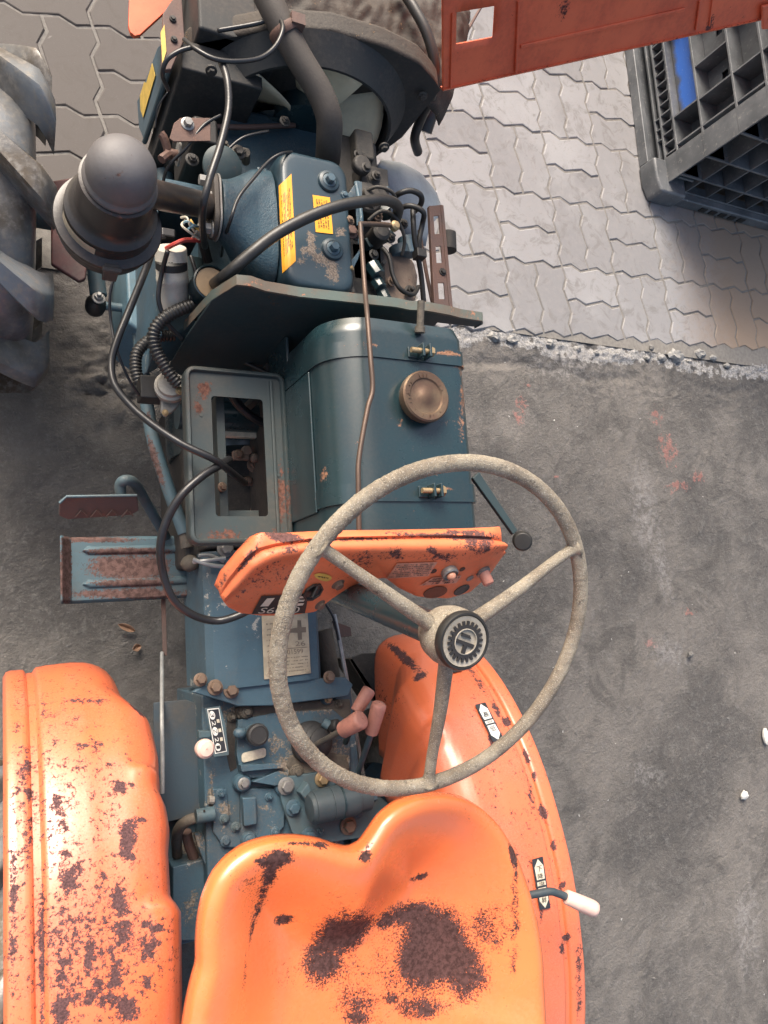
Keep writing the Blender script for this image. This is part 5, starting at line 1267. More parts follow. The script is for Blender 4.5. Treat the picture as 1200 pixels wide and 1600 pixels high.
b = B(); b.lathe([(.008, -.022), (.0145, -.014), (.0175, -.002), (.0165, .006), (.012, .0105), (.0020, .0118), (.0018, .0095), (.0005, .0095)], W(320, 1170, .575), (0.1, 0, 1), 30); b.build('lever_knob', M['palepink'], T)
b = B(); b.prism([W(x, y, .495) for x, y in ((311, 1142), (330, 1142), (332, 1152), (311, 1154))], (0, 0, -.02)); b.build('lever_bracket', M['blue_pale'], T, bevel=.002)
# dark side plate beside the gearbox
plate_px('side_shield', [(240, 1098), (290, 1093), (318, 1104), (330, 1118), (330, 1262), (300, 1276), (240, 1290)], .40, .006, M['dark'] if False else M['shield'] if 'shield' in M else M['blue'], label=None)
# linkage at the lower left
b = B(); b.cyl(W(306, 1276, .47), W(334, 1271, .47), .0135, seg=20); b.build('cross_shaft', M['blue_pale'], T)
b = B(); b.lathe([(.0022, 0), (.0022, .0006), (.0005, .0006)], W(319, 1267, .4833), (0, 0, 1), 10); b.build('grease_hole', M['ink'], T)
b = B(); b.tube(pts((305, 1278, .468), (290, 1284, .462), (279, 1296, .44), (276, 1312, .41), (277, 1335, .38)), .0105, 12); b.build('relay_lever', M['grease'], T)
b = B(); b.tube(pts((291, 1300, .42), (295, 1318, .41), (303, 1340, .40)), .010, 10); b.build('clevis', M['rust'], T)
b = B(); b.prism([W(x, y, .44) for x, y in ((303, 1302), (314, 1302), (336, 1342), (333, 1354), (322, 1356), (308, 1320))], (0, 0, -.012)); b.build('clevis_arm', M['blue_g'], T, wear=GB, bevel=.003)
b = B(); b.cyl(W(329, 1340, .445), W(330, 1352, .43), .0075, seg=12); b.build('clevis_pin', M['boltrust'], T)
b = B(); b.prism([W(x, y, .435) for x, y in ((320, 1300), (340, 1300), (362, 1338), (360, 1352), (335, 1380), (312, 1318))], (0, 0, -.03)); b.build('housing_rib', M['blue_g'], T, wear=GB, bevel=.004)
b = B(); b.prism([W(x, y, .462) for x, y in ((332, 1232), (354, 1232), (360, 1285), (380, 1296), (380, 1325), (350, 1325), (333, 1300))], (0, 0, -.03)); b.build('rail_block', M['blue_g'], T, wear=GB, bevel=.004)
for x, y in ((350, 1280), (368, 1292)):
    b = B(); b.bolt(W(x, y, .463), (0, 0, 1), .0068, stud=.006); b.build('stud_nut', M['blue_pale'], T)
b = B(); b.cyl(W(326, 1250, .46), W(334, 1250, .46), .008, seg=10); b.build('side_plug', M['alu'], T)
b = B(); b.prism([W(x, y, .42) for x, y in ((270, 1355), (318, 1343), (345, 1372), (345, 1470), (270, 1470))], (0, 0, -.12)); b.build('axle_housing', M['blue_g'], T, wear=GB, bevel=.012, bseg=3)
b = B(); b.box(.235, .36, -.62, -.30, .20, .36); b.build('axle_case', M['blue_g'], T, wear=GB, bevel=.02)
# rear hydraulic valve on its plate
b = B(); b.prism([W(x, y, .480) for x, y in ((437, 1228), (448, 1214), (505, 1205), (540, 1212), (620, 1262), (620, 1290), (560, 1310), (476, 1322), (456, 1300), (440, 1252))], (0, 0, -.010)); hp = b.build('valve_plate', M['blue_pale'], T, bevel=.002)
b = B(); b.cyl(W(489, 1262, .530), W(515, 1256, .530), .031, .0325, 32); b.cyl(W(515, 1256, .530), W(556, 1247, .530), .0325, .0325, 32); b.lathe([(.0305, .0), (.025, -.008), (.0005, -.011)], W(489, 1262, .530), (W(540, 1250, .53) - W(489, 1262, .53)), 32); b.cyl(W(552, 1248, .53), W(575, 1243, .53), .029, .029, 32); b.build('valve_body', M['plate_mid'] if 'plate_mid' in M else M['blue_smooth'], T, bevel=.0015)
b = B(); b.lathe([(.030, 0), (.0345, 0.001), (.0345, .004), (.030, .005)], W(529, 1253, .530), (W(556, 1247, .53) - W(529, 1253, .53)), 32, caps=False); b.build('valve_band', M['blue_smooth'], T)
b = B(); b.bolt(W(575, 1243, .535), (1, .1, .1), .016, h=.014); b.build('valve_plug', M['blue'], T)
b = B(); b.prism([W(x, y, .482) for x, y in ((474, 1219), (486, 1250), (486, 1268), (462, 1236))], (0, 0, .028)); b.build('gusset', M['blue_pale'], T, bevel=.002)
b = B(); b.prism([W(x, y, .50) for x, y in ((520, 1228), (546, 1222), (556, 1232), (530, 1240))], (0, 0, .02)); b.build('valve_lug', M['alu'], T, bevel=.003)
for x, y, r_, mt in ((458, 1262, .011, 'blue'), (544, 1290, .0125, 'boltrust'), (483, 1307, .0125, 'blue'), (447, 1228, .012, 'steel'), (503, 1217, .011, 'zinc')):
    b = B(); b.bolt(W(x, y, .483), (.02, 0, 1), r_, h=.012); b.build('plate_bolt', M[mt], T)
# rubber boot of the gear lever, levers with pink grips
p = W(490, 1160, .485); b = B(); b.lathe([(.042, -.02), (.043, -.008), (.038, -.002), (.040, .004), (.033, .010), (.035, .016), (.027, .022), (.028, .027), (.014, .036)], p, (0.25, 0.05, 1), 36); b.build('lever_boot', M['boot'], T)
b = B(); p2 = W(517, 1135, .50); b.lathe([(.011, 0), (.0125, .004), (.0125, .018), (.010, .021), (.0005, .022)], p2, (.5, .2, 1), 22); b.build('plug_cap', M['boot'], T)
b = B(); b.cyl(W(505, 1128, .50), W(514, 1134, .505), .010, seg=14); b.build('plug_neck', M['blue_pale'], T)
def grip(a, c, r_, rod_from, rmat, gm='pink', nm='lever_grip'):
    a = Vector(a); c = Vector(c); d = (c - a); L = d.length
    b = B(); b.tube(rod_from + [a], .0062, 12, 4); rod = b.build('lever_rod', rmat, T)
    b = B(); b.lathe([(r_ * .80, 0), (r_ * .86, L * .05), (r_ * .96, L * .6), (r_, L * .86), (r_ * .95, L * .95), (r_ * .7, L), (.0022, L * 1.005), (.0018, L * .985), (.0005, L * .985)], a, d, 28)
    b.build(nm, M[gm], rod, smooth=50)
grip(W(535, 1141, .62), W(566, 1123, .665), .0185, [W(495, 1163, .53)], M['grease'])
grip(W(556, 1112, .60), W(578, 1076, .605), .0140, [W(540, 1160, .50)], M['plate'])
grip(W(580, 1146, .63), W(593, 1098, .655), .0150, [W(560, 1205, .50)], M['blue_pale'])
# linkage rods at the right of the gearbox
b = B(); b.tube(pts((522, 960, .42), (530, 1000, .42), (545, 1080, .42), (562, 1180, .42), (568, 1215, .42)), .0052, 8); b.tube(pts((521, 1085, .43), (540, 1150, .43), (555, 1205, .43)), .005, 8); b.build('linkage_rod', M['galv'], T)
b = B(); b.tube(pts((506, 940, .46), (521, 965, .45), (529, 1000, .44)), .0028, 6); b.build('thin_cable', M['cable'], T)
b = B(); b.prism([W(x, y, .38) for x, y in ((520, 970), (548, 980), (550, 994), (528, 996))], (0, 0, -.006)); b.build('rod_bracket', M['rust'], T, bevel=.001)
b = B(); b.prism([W(x, y, .46) for x, y in ((520, 1062), (548, 1070), (566, 1240), (545, 1240))], (0, 0, -.02)); b.build('side_rail', M['blue'], T, bevel=.003)
b = B(); b.tube(pts((504, 985, .36), (512, 1030, .36), (520, 1080, .36)), .022, 14); b.build('brake_housing', M['grease'], T)
# right footboard corner
b = B(); b.prism([W(x, y, .33) for x, y in ((545, 1030), (566, 1021), (620, 1018), (640, 1100), (600, 1120), (575, 1080))], (0, 0, -.006)); b.build('footboard', M['dark'], T, bevel=.002)
b = B(); b.prism([W(545, 1030, .33), W(550, 1028, .33), W(592, 1090, .33), W(585, 1096, .33)], (0, 0, -.09)); b.build('footboard_edge', M['grease'], T, bevel=.001)
# throttle lever and hydraulic lever
b = B(); p0 = WX(745, 738, .715); p1 = W(800, 828, .86); q0 = W(744, 742, .88); q1 = W(806, 832, .88)
dq = (q1 - q0).normalized(); nq = Vector((-dq.y, dq.x, 0)); b.prism([q0 + nq * .0095, q1 + nq * .0065, q1 - nq * .0065, q0 - nq * .0095], (0, 0, -.009)); lv = b.build('throttle_lever', M['plate'], T, bevel=.0015)
b = B(); b.lathe([(.0155, -.014), (.0175, -.011), (.0175, .009), (.0150, .013), (.0005, .0135)], W(816, 845, .885), (-.55, -.2, .8), 32); b.build('throttle_knob', M['plastic'], T, bevel=.0015)
b = B(); b.tube(pts((740, 1410, .88), (790, 1400, .90), (830, 1398, .91), (858, 1393, .915), (872, 1396, .915), (886, 1402, .915)), .0062, 14); hl = b.build('hydraulic_lever', M['plate_mid'] if 'plate_mid' in M else M['blue_pale'], T)
a = W(884, 1401, .915); c = W(932, 1422, .925); d = c - a; L = d.length; b = B(); b.lathe([(.0100, 0), (.0115, .002), (.0128, L * .5), (.0132, L * .85), (.012, L * .96), (.008, L), (.0005, L * 1.01)], a, d, 28); b.build('hydraulic_lever_grip', M['palepink'], hl, smooth=60)

# ---- engine
b = B(); b.box(.375, .66, .545, .98, .18, .70); b.build('engine_block', M['blue_cast'], T, bevel=.012)
# valve cover: rounded box lofted upward
cw = wearf([(505, 405, 22, 10, 25, 1.0), (520, 425, 10, 16, 0, 1.0), (487, 375, 8, 14, -20, .85), (480, 392, 14, 8, 0, .9), (531, 362, 9, 9, 0, .8), (447, 200, 4, 4, 0, 1.0), (470, 410, 8, 6, 0, .8)])
ccx, ccy = .488, .678
b = B(); lay_ = []
for (gw, z, r_) in ((0.0, .70, .03), (0.0, .815, .03), (-.002, .832, .03), (-.007, .843, .03), (-.014, .849, .028), (-.024, .8515, .024), (-.05, .8522, .016)):
    o_ = [(ccx + u, ccy + v) for u, v in rr_outline(.136 + gw, .258 + gw, r_, 6)]; lay_.append([Vector((x + (.0 if y > ccy else 0), y, z)) for x, y in o_])
tl = lay_[-1]; cen = sum(tl, Vector()) / len(tl)
for kk in range(1, 9): lay_.append([p.lerp(cen, kk / 9) for p in tl])
n_ = len(lay_[0]); b.v = [p for l in lay_ for p in l]; b.f = [(a * n_ + i, a * n_ + (i + 1) % n_, (a + 1) * n_ + (i + 1) % n_, (a + 1) * n_ + i) for a in range(len(lay_) - 1) for i in range(n_)] + [[(len(lay_) - 1) * n_ + i for i in range(n_)]]
M['cover'] = paint('valve_cover_paint', (0.018, 0.040, 0.056), (0.014, 0.033, 0.046), rust=(0.095, 0.078, 0.066), rustamt=0.0, rscale=50, rough=0.3, coat=0.3, dirt=0.12, bump=0.06, attr=True)
vc = b.build('valve_cover', M['cover'], T, smooth=60, wear=cw); tv = bvh_of(vc)
for (x, y) in ((513, 284), (519, 390)):
    p = lay(tv, x, y, 0); p.z = .853; b = B(); b.lathe([(.0205, -.003), (.0205, .001), (.0185, .004), (.0135, .0055), (.0125, .003), (.0005, .003)], p, (0, 0, 1), 36); wsh = b.build('cover_washer', M['cover'], vc)
    b = B(); b.bolt(p + Vector((0, 0, .003)), (0, 0, 1), .0085, h=.011); b.build('cover_nut', M['blue'], vc)
q = [(436, 291), (455, 272), (462, 408), (442, 427)]
sticker('yellow_label', q, tv, M['yellow'], vc, .0012, 6, 20); printlines([quadpt(q, .12, .10), quadpt(q, .88, .10), quadpt(q, .88, .88), quadpt(q, .12, .88)], tv, M['ink'], vc, 6, 21, .0020, vertical=True, fill=.5)
q = [(488, 305), (515, 309), (520, 366), (493, 363)]
sticker('yellow_label', q, tv, M['yellow'], vc, .0012, 8, 12); printlines([quadpt(q, .1, .06), quadpt(q, .9, .06), quadpt(q, .9, .94), quadpt(q, .1, .94)], tv, M['ink'], vc, 5, 22, .0020, vertical=True, fill=.55)
# intake manifold: casting that narrows to the flange
fc = W(347, 322, .835); b = B(); secs = [(.418, .676, .112, .080, .765), (.405, .676, .110, .075, .770), (.385, .677, .100, .064, .782), (.360, .679, .078, .052, .800), (.338, .682, .056, .042, .815), (.322, .684, .046, .040, .822)]
vs = []; k_ = 28
for (x, y, hw, hh, z) in secs:
    for k in range(k_):
        a = 2 * math.pi * k / k_; ca, sa = math.cos(a), math.sin(a); ex_ = .62 if x > .38 else .85
        vs.append(Vector((x, y + hw * math.copysign(abs(ca) ** ex_, ca), z + hh * math.copysign(abs(sa) ** ex_, sa))))
b.add(vs, [(j * k_ + i, j * k_ + (i + 1) % k_, (j + 1) * k_ + (i + 1) % k_, (j + 1) * k_ + i) for j in range(len(secs) - 1) for i in range(k_)] + [list(range(k_)), [(len(secs) - 1) * k_ + i for i in range(k_)]])
b.build('intake_manifold', M['blue_cast'], T, smooth=60, sub=1, wear=wearf([(385, 330, 10, 8, 0, .3)]))
b = B(); b.box(.405, .424, .552, .80, .70, .79); b.build('manifold_joint', M['blue_cast'], T, bevel=.003)
fx = .316; fy = .684; fzz = .824; b = B()
b.prism([Vector((fx, fy + u, fzz + v)) for u, v in rr_outline(.108, .062, .030, 6)], (-.008, 0, 0)); b.build('pipe_flange', M['exhaust'], T, bevel=.0015)
b = B(); b.prism([Vector((fx + .0035, fy + u, fzz + v)) for u, v in rr_outline(.112, .064, .030, 6)], (-.0028, 0, 0)); b.build('gasket', M['steel'], T)
for v in (-.042, .042):
    b = B(); b.bolt((fx - .008, fy + v, fzz + .004), (-1, 0, .0), .0095, h=.016); b.build('flange_bolt', M['steel'], T)
ap = W(228, 303, .945); AC = Vector((.139, .585, 0))
b = B(); e0 = Vector((fx - .008, fy, fzz)); e1 = AC + Vector((.030, .012, .972)); b.tube([e0, e0.lerp(e1, .12), e0.lerp(e1, .5), e1], .0205, 24, 8, rf=lambda u: 1.16 if u < .12 else 1.0)
b.build('intake_pipe', M['airblack'], T, smooth=50, wear=wearf([(250, 315, 8, 8, 0, .3)]))
# air cleaner
AC = Vector((.139, .585, 0)); b = B()
b.lathe([(.030, .856), (.056, .859), (.0655, .864), (.0675, .870), (.0675, .900)], AC, (0, 0, 1), 64); ac = b.build('air_cleaner', M['airblack'], T, smooth=40, wear=wearf([(170, 380, 40, 20, 0, .3)]))
b = B(); b.lathe([(.066, .893), (.0735, .894), (.0748, .898), (.0735, .902), (.0665, .904), (.0620, .907), (.0615, .926), (.0625, .928), (.0622, .933), (.0580, .936), (.0515, .942), (.0500, .950), (.0495, .998), (.0500, 1.003), (.0450, 1.005)], AC, (0, 0, 1), 64); b.build('filter_body', M['airblack'], ac, smooth=40, wear=wearf([(195, 340, 26, 12, 0, .42), (215, 365, 12, 10, 0, .3)]))
b = B(); b.lathe([(.0400, 1.003), (.0455, 1.005), (.0468, 1.009), (.0460, 1.013), (.0435, 1.015), (.0428, 1.018), (.0440, 1.022), (.0438, 1.032), (.0415, 1.043), (.0365, 1.053), (.029, 1.0605), (.018, 1.066), (.006, 1.0682), (.0005, 1.0684)], AC, (0, 0, 1), 64); b.build('dome_cap', M['airdome'], ac, smooth=50, wear=wearf([(180, 275, 30, 5, -20, .4)]))
a0 = R(-75); b = B()
for a in (R(-88),):
    c = AC + Vector((math.cos(a) * .071, math.sin(a) * .071, .885)); b.box(c.x - .010, c.x + .010, c.y - .006, c.y + .004, .868, .905); b.cyl((c.x - .013, c.y - .004, .903), (c.x + .013, c.y - .004, .903), .004, seg=10)
b.build('clip', M['exhaust'], ac, bevel=.0015)
b = B(); vs = []
for k in range(9):
    a = R(188 + 62 * k / 8)
    for z, rr_ in ((.909, .0632), (.925, .0630)): vs.append(AC + Vector((math.cos(a) * rr_, math.sin(a) * rr_, z)))
b.add(vs, [(2 * k, 2 * k + 2, 2 * k + 3, 2 * k + 1) for k in range(8)]); b.build('paper_label', M['nameplate'], ac, smooth=0, fix=False)
b = B(); b.prism([W(x, y, .50) for x, y in ((80, 282), (118, 276), (150, 330), (134, 436), (124, 440), (80, 412))], (0, 0, -.012)); b.build('axle_bracket', M['redbrown'], T, bevel=.004)
b = B(); b.cyl((-.02, .868, .365), (.40, .868, .365), .025); b.build('front_axle', M['blue_pale'], T)
b = B(); b.tube(pts((148, 395, .40), (150, 430, .40), (154, 462, .40)), .017, 14); b.build('track_arm', M['blue_pale'], T)
b = B(); b.lathe([(.020, -.02), (.021, .0), (.016, .010), (.009, .018), (.0005, .019)], W(150, 475, .40), (0, 0, 1), 22); b.build('ball_joint', M['plastic'], T)
b = B(); b.bolt(W(154, 466, .425), (0, .2, 1), .009, stud=.008); b.build('ball_nut', M['steel'], T)
b = B(); b.cyl(W(165, 478, .40), W(198, 482, .40), .009, seg=12); b.build('steering_link', M['blue_pale'], T)
# left body rail
b = B(); b.prism([WX(197, 330, .245) + Vector((0, 0, 0)), WX(262, 250, .245), Vector((.245, .80, .70)), Vector((.245, .50, .70)), Vector((.245, .48, .56)), Vector((.245, .50, .46)), Vector((.245, .56, .42)), Vector((.245, .80, .42))][2:], (.004, 0, 0)); b.build('left_side_rail', M['blue_pale'] if False else M['blue'], T, bevel=.002)
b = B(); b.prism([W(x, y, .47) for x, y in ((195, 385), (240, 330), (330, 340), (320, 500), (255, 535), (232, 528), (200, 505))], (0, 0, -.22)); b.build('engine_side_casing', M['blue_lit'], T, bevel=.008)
# coil can, starter parts
cc = W(268, 470, .60); ct = W(268, 400, .70)
b = B(); b.lathe([(.024, 0), (.0265, .002), (.0265, .045), (.0275, .047), (.0275, .052), (.0265, .054), (.0265, .1), (.0255, .102)], W(272, 480, .70), (W(268, 413, .75) - W(272, 480, .70)), 32); can = b.build('starter_can', M['coil'], T, smooth=40)
b = B(); d_ = (W(268, 413, .75) - W(272, 480, .70)).normalized(); q0 = W(268, 416, .752); b.lathe([(.0262, -.004), (.0262, .008), (.022, .012), (.021, .024), (.012, .028), (.0005, .029)], q0, d_, 28); b.build('can_cap', M['plastic'], T)
b = B(); b.cyl(W(300, 480, .60), W(295, 405, .62), .027, seg=24); b.build('starter_motor', M['plate'], T, bevel=.002)
b = B(); b.tube(pts((260, 388, .78), (266, 385, .79), (276, 380, .80), (290, 375, .80), (312, 376, .79)), .0038, 8); b.build('red_wire', M['wirered'], T)
rnd = random.Random(6)
for nm, mt, P_ in (('white_wire', 'wirewhite', [(289, 345, 0.805), (284, 352, 0.815), (295, 362, 0.815), (312, 374, 0.805)]), ('white_wire', 'wirewhite', [(283, 340, 0.805), (292, 340, 0.820), (297, 352, 0.820), (308, 366, 0.805)]), ('yellow_wire', 'wireyellow', [(298, 344, 0.805), (306, 356, 0.815), (318, 364, 0.820), (320, 376, 0.805)]),
                   ('blue_wire', 'wireblue', [(284, 352, 0.805), (291, 346, 0.820), (300, 350, 0.820), (314, 362, 0.805)]), ('blue_wire', 'wireblue', [(294, 358, 0.815), (303, 352, 0.820), (312, 356, 0.805)]), ('white_wire', 'wirewhite', [(300, 372, 0.795), (308, 360, 0.815), (311, 350, 0.795)])):
    b = B(); b.tube(pts(*P_), .0020, 6); b.build(nm, M[mt], T)
b = B(); b.tube(pts((318, 340, .73), (316, 370, .73), (325, 408, .70)), .009, 10); b.build('taped_loom', M['cable'], T)
# filter cup with tan face
fcn = (W(333, 436, .80) - W(318, 455, .74)).normalized(); f0 = W(322, 452, .745)
b = B(); b.lathe([(.027, -.012), (.0295, -.008), (.0295, .026), (.0305, .030), (.0305, .034), (.028, .035)], f0, fcn, 36, caps=False); b.build('breather_filter', M['blue_smooth'], T)
b = B(); b.lathe([(.026, .0), (.026, .0325), (.012, .0335), (.0005, .0335)], f0, fcn, 32); b.build('filter_element', M['tan'], T)
fe = f0 + fcn * .034
b = B(); b.tube([fe + Vector((.006, 0, -.004)), W(352, 431, .855), W(390, 398, .885), W(430, 367, .895), W(480, 340, .905), W(530, 322, .91), W(575, 314, .905), W(605, 313, .89), W(622, 324, .86), W(618, 345, .80)], .0098, 16, 8); b.build('breather_hose', M['rubber'], T, smooth=180)
# corrugated looms
b = B(); b.corr(pts((312, 474, .72), (285, 482, .73), (257, 497, .73), (241, 518, .725), (243, 545, .72), (262, 580, .715), (280, 602, .71)), .0115); b.build('corrugated_hose', M['rubber'], T, smooth=60)
b = B(); b.corr(pts((272, 524, .62), (240, 528, .62), (216, 548, .62), (212, 575, .62), (218, 600, .62)), .0112); b.build('corrugated_hose', M['rubber'], T, smooth=60)
# voltage regulator and switch on its bracket
b = B(); p = W(238, 606, .66); b.box(p.x - .022, p.x + .020, p.y - .022, p.y + .020, .63, .67); b.build('relay_box', M['plastic'], T, bevel=.003)
b = B(); b.lathe([(.026, -.01), (.0275, 0), (.0275, .008), (.0225, .010), (.0215, .018), (.012, .020), (.0005, .020)], W(266, 606, .675), (-.15, .1, 1), 32); sw_ = b.build('horn_switch', M['alu'], T)
b = B(); b.prism([W(x, y, .665) for x, y in ((252, 618), (282, 612), (284, 628), (270, 644), (258, 650), (252, 640))], (0, 0, -.014)); b.build('switch_ear', M['alu'], sw_, bevel=.003)
b = B(); b.bolt(W(258, 645, .667), (0, 0, 1), .004); b.bolt(W(281, 611, .70), (0, 0, 1), .005); b.build('switch_screw', M['zinc'], sw_)
# cables on the left
def cable(name, P_, r_, mat='cable', seg=10): 
    b = B(); b.tube(pts(*P_), r_, seg, 8); return b.build(name, M[mat], T, smooth=180)
cable('battery_cable', [(258, 370, .74), (246, 374, .74), (238, 392, .74), (226, 425, .73), (203, 482, .72), (183, 532, .72), (174, 568, .72), (180, 602, .73), (205, 634, .74), (240, 664, .76), (285, 694, .78), (335, 718, .785), (360, 737, .75), (383, 755, .66)], .0062)
b = B(); b.box(W(262, 366, .74).x - .012, W(262, 366, .74).x + .012, W(262, 366, .74).y - .008, W(262, 366, .74).y + .008, .728, .748); b.build('cable_lug', M['cable'], T, bevel=.003)
cable('thin_wire', [(210, 417, .72), (198, 418, .73), (180, 432, .73), (172, 460, .72), (173, 500, .70), (182, 545, .70), (200, 590, .68), (218, 618, .66)], .0024)
cable('ground_cable', [(358, 718, .74), (345, 726, .77), (318, 742, .785), (285, 772, .785), (262, 810, .77), (251, 850, .75), (254, 892, .72), (270, 935, .70), (300, 960, .69), (335, 970, .68), (366, 964, .69), (400, 948, .70)], .0068)
cable('loom_cable', [(345, 95, .92), (355, 125, .93), (357, 170, .93), (345, 225, .935), (328, 278, .935), (318, 320, .92), (316, 352, .86), (320, 385, .78)], .0058)
cable('high_wire', [(288, 62, .90), (305, 76, .92), (335, 92, .93), (370, 96, .93), (408, 90, .92), (432, 70, .92), (442, 42, .92), (430, 25, .90), (405, 36, .88), (340, 48, .86)], .0038)
cable('high_wire', [(305, 73, .915), (280, 80, .91), (260, 95, .90), (254, 118, .88), (263, 140, .85)], .0036)
cable('engine_wire', [(456, 238, .845), (440, 240, .86), (420, 252, .86), (395, 280, .87), (372, 310, .875), (360, 345, .87), (350, 375, .80), (346, 400, .70)], .0028)
cable('thin_wire', [(262, 144, .80), (247, 168, .78), (243, 200, .76)], .0012)

# injection pump side
b = B(); b.box(.565, .66, .55, .92, .60, .775); b.build('pump_mount', M['dark'], T, bevel=.008)
b = B(); b.lathe([(.030, 0), (.031, .03), (.027, .035), (.014, .037), (.013, .046), (.0005, .047)], (.605, .765, .79), (0, 0, 1), 28); b.lathe([(.018, 0), (.018, .04), (.012, .045), (.0005, .046)], (.628, .70, .785), (0, 0, 1), 22); b.build('oil_filler', M['dark'], T, bevel=.001)
b = B(); b.lathe([(.0185, 0), (.0185, .012), (.015, .016), (.0005, .017)], W(562, 262, .82), (0, 0, 1), 24); b.box(.60, .66, .77, .84, .74, .81); b.cyl(W(572, 285, .80), W(590, 285, .80), .012); b.build('thermostat_cover', M['dark'], T, bevel=.003)
b = B(); b.prism([W(x, y, .845) for x, y in ((532, 318), (546, 300), (558, 282), (566, 284), (566, 350), (558, 352), (556, 312), (540, 326))], (0, 0, -.004)); b.build('lifting_eye', M['blue'], T, bevel=.001)
b = B(); b.bolt(W(536, 308, .845), (0, 0, 1), .0085, stud=.004); b.build('eye_bolt', M['blue'], T)
b = B(); b.bolt(W(540, 421, .84), (.6, -.1, .8), .0080, stud=.007); b.build('brass_nut', M['zinc'], T)
b = B(); b.prism([W(x, y, .83) for x, y in ((545, 412), (558, 396), (566, 384), (560, 404), (552, 420))], (0, 0, -.012)); b.build('cover_stay', M['blue'], T, bevel=.001)
b = B(); b.prism([W(x, y, .76) for x, y in ((575, 398), (600, 388), (648, 404), (655, 430), (652, 470), (600, 480), (578, 460))], (0, 0, -.10)); b.build('fuel_pump_block', M['rustpale'], T, bevel=.010, bseg=3)
for (x0_, y0_, x1_, y1_, r_) in ((580, 415, 592, 432, .017), (588, 440, 596, 452, .014), (596, 456, 604, 470, .013)):
    b = B(); b.cyl(W(x0_, y0_, .79), W(x1_, y1_, .80), r_, r_ * .9, 8); b.build('pipe_union', M['blue_smooth'], T, bevel=.002)
b = B(); b.cyl(W(596, 410, .80), W(600, 414, .80), .009, seg=6); b.build('pipe_union', M['dark'], T)
b = B(); b.cyl(W(622, 385, .76), W(626, 400, .76), .020, .020, 22); b.cyl(W(634, 372, .74), W(640, 400, .74), .018, seg=20); b.build('lift_pump', M['blue'], T, bevel=.002)
b = B(); b.prism([W(x, y, .80) for x, y in ((570, 372), (612, 358), (620, 368), (600, 378), (578, 386))], (0, 0, -.02)); b.build('pump_bracket', M['plate'], T, bevel=.002)
cable('injector_line', [(598, 388, .82), (608, 402, .83), (614, 430, .83), (626, 452, .83), (645, 460, .82), (654, 448, .80)], .0042, 'plastic')
cable('fuel_hose', [(612, 312, .78), (625, 302, .81), (642, 298, .82), (657, 305, .82), (658, 318, .80), (648, 330, .76)], .0056, 'plastic')
cable('fuel_hose', [(618, 330, .80), (635, 322, .83), (650, 324, .84), (662, 333, .84), (660, 350, .82), (655, 375, .81), (656, 395, .80)], .0052, 'plastic')
cable('fuel_hose', [(645, 328, .82), (646, 350, .82), (648, 375, .81), (652, 395, .80), (658, 430, .78), (662, 472, .76)], .0052, 'plastic')
b = B(); b.box(W(654, 398, .80).x - .009, W(654, 398, .80).x + .012, W(654, 398, .80).y - .009, W(654, 398, .80).y + .009, .79, .812); b.build('hose_clip', M['plastic'], T, bevel=.002)
cable('thin_pipe', [(655, 360, .72), (665, 420, .72), (676, 474, .72)], .0040, 'rust')
# perforated steel strip
P4 = [(671, 322), (690, 320), (704, 480), (680, 480)]
b = B(); hs_ = .755
def spt(u, v, d=0): x, y = quadpt(P4, u, v); return W(x, y, hs_) + Vector((0, 0, d))
slots = [(.10, .28), (.40, .565), (.76, .92)]
cells = []
vsb = [0.0] + [s_ for sl in slots for s_ in sl] + [1.0]
for k in range(len(vsb) - 1):
    v0, v1 = vsb[k], vsb[k + 1]; hole = any(abs(v0 - s_[0]) < 1e-6 for s_ in slots)
    for (u0, u1) in (((0, .28), (.70, 1)) if hole else ((0, 1),)): b.prism([spt(u0, v0), spt(u1, v0), spt(u1, v1), spt(u0, v1)], (0, 0, -.003))
ps = b.build('slotted_strip', M['rust'], T)
b = B(); b.prism([spt(.9, 0, .002), spt(1.12, .01, .002), spt(1.12, 1, .002), spt(.9, 1, .002)], (0, 0, -.015)); b.prism([spt(-.06, 0, .002), spt(.10, 0, .002), spt(.06, 1, .002), spt(-.08, 1, .002)], (0, 0, -.010)); b.build('strip_edge', M['rust'], ps, bevel=.001)
b = B(); b.bolt(spt(.65, .655, .0), (0, 0, 1), .0055); b.build('strip_bolt', M['dark'], ps)
b = B(); b.cyl(W(700, 365, .66), W(701, 392, .66), .018, seg=20); b.build('round_boss', M['dark'], T)
b = B(); b.box(.66, .76, .545, .80, .50, .60); b.build('engine_foot', M['dark'], T, bevel=.006)
# bent copper pipe that runs back over the tank
cable('bent_pipe', [(563, 348, .93), (565, 380, .935), (570, 450, .945), (574, 495, .975), (579, 560, .985), (582, 608, .985), (574, 640, .985), (561, 715, .985), (560, 760, .985), (561, 832, .98)], .0040, 'copper')
cable('cross_pipe', [(563, 350, .93), (572, 350, .925), (600, 351, .90), (614, 353, .88)], .0042, 'copper')
b = B(); b.lathe([(.009, 0), (.009, .008), (.006, .012), (.0005, .013)], W(614, 355, .88), (.2, 0, 1), 14); b.build('banjo', M['zinc'], T)

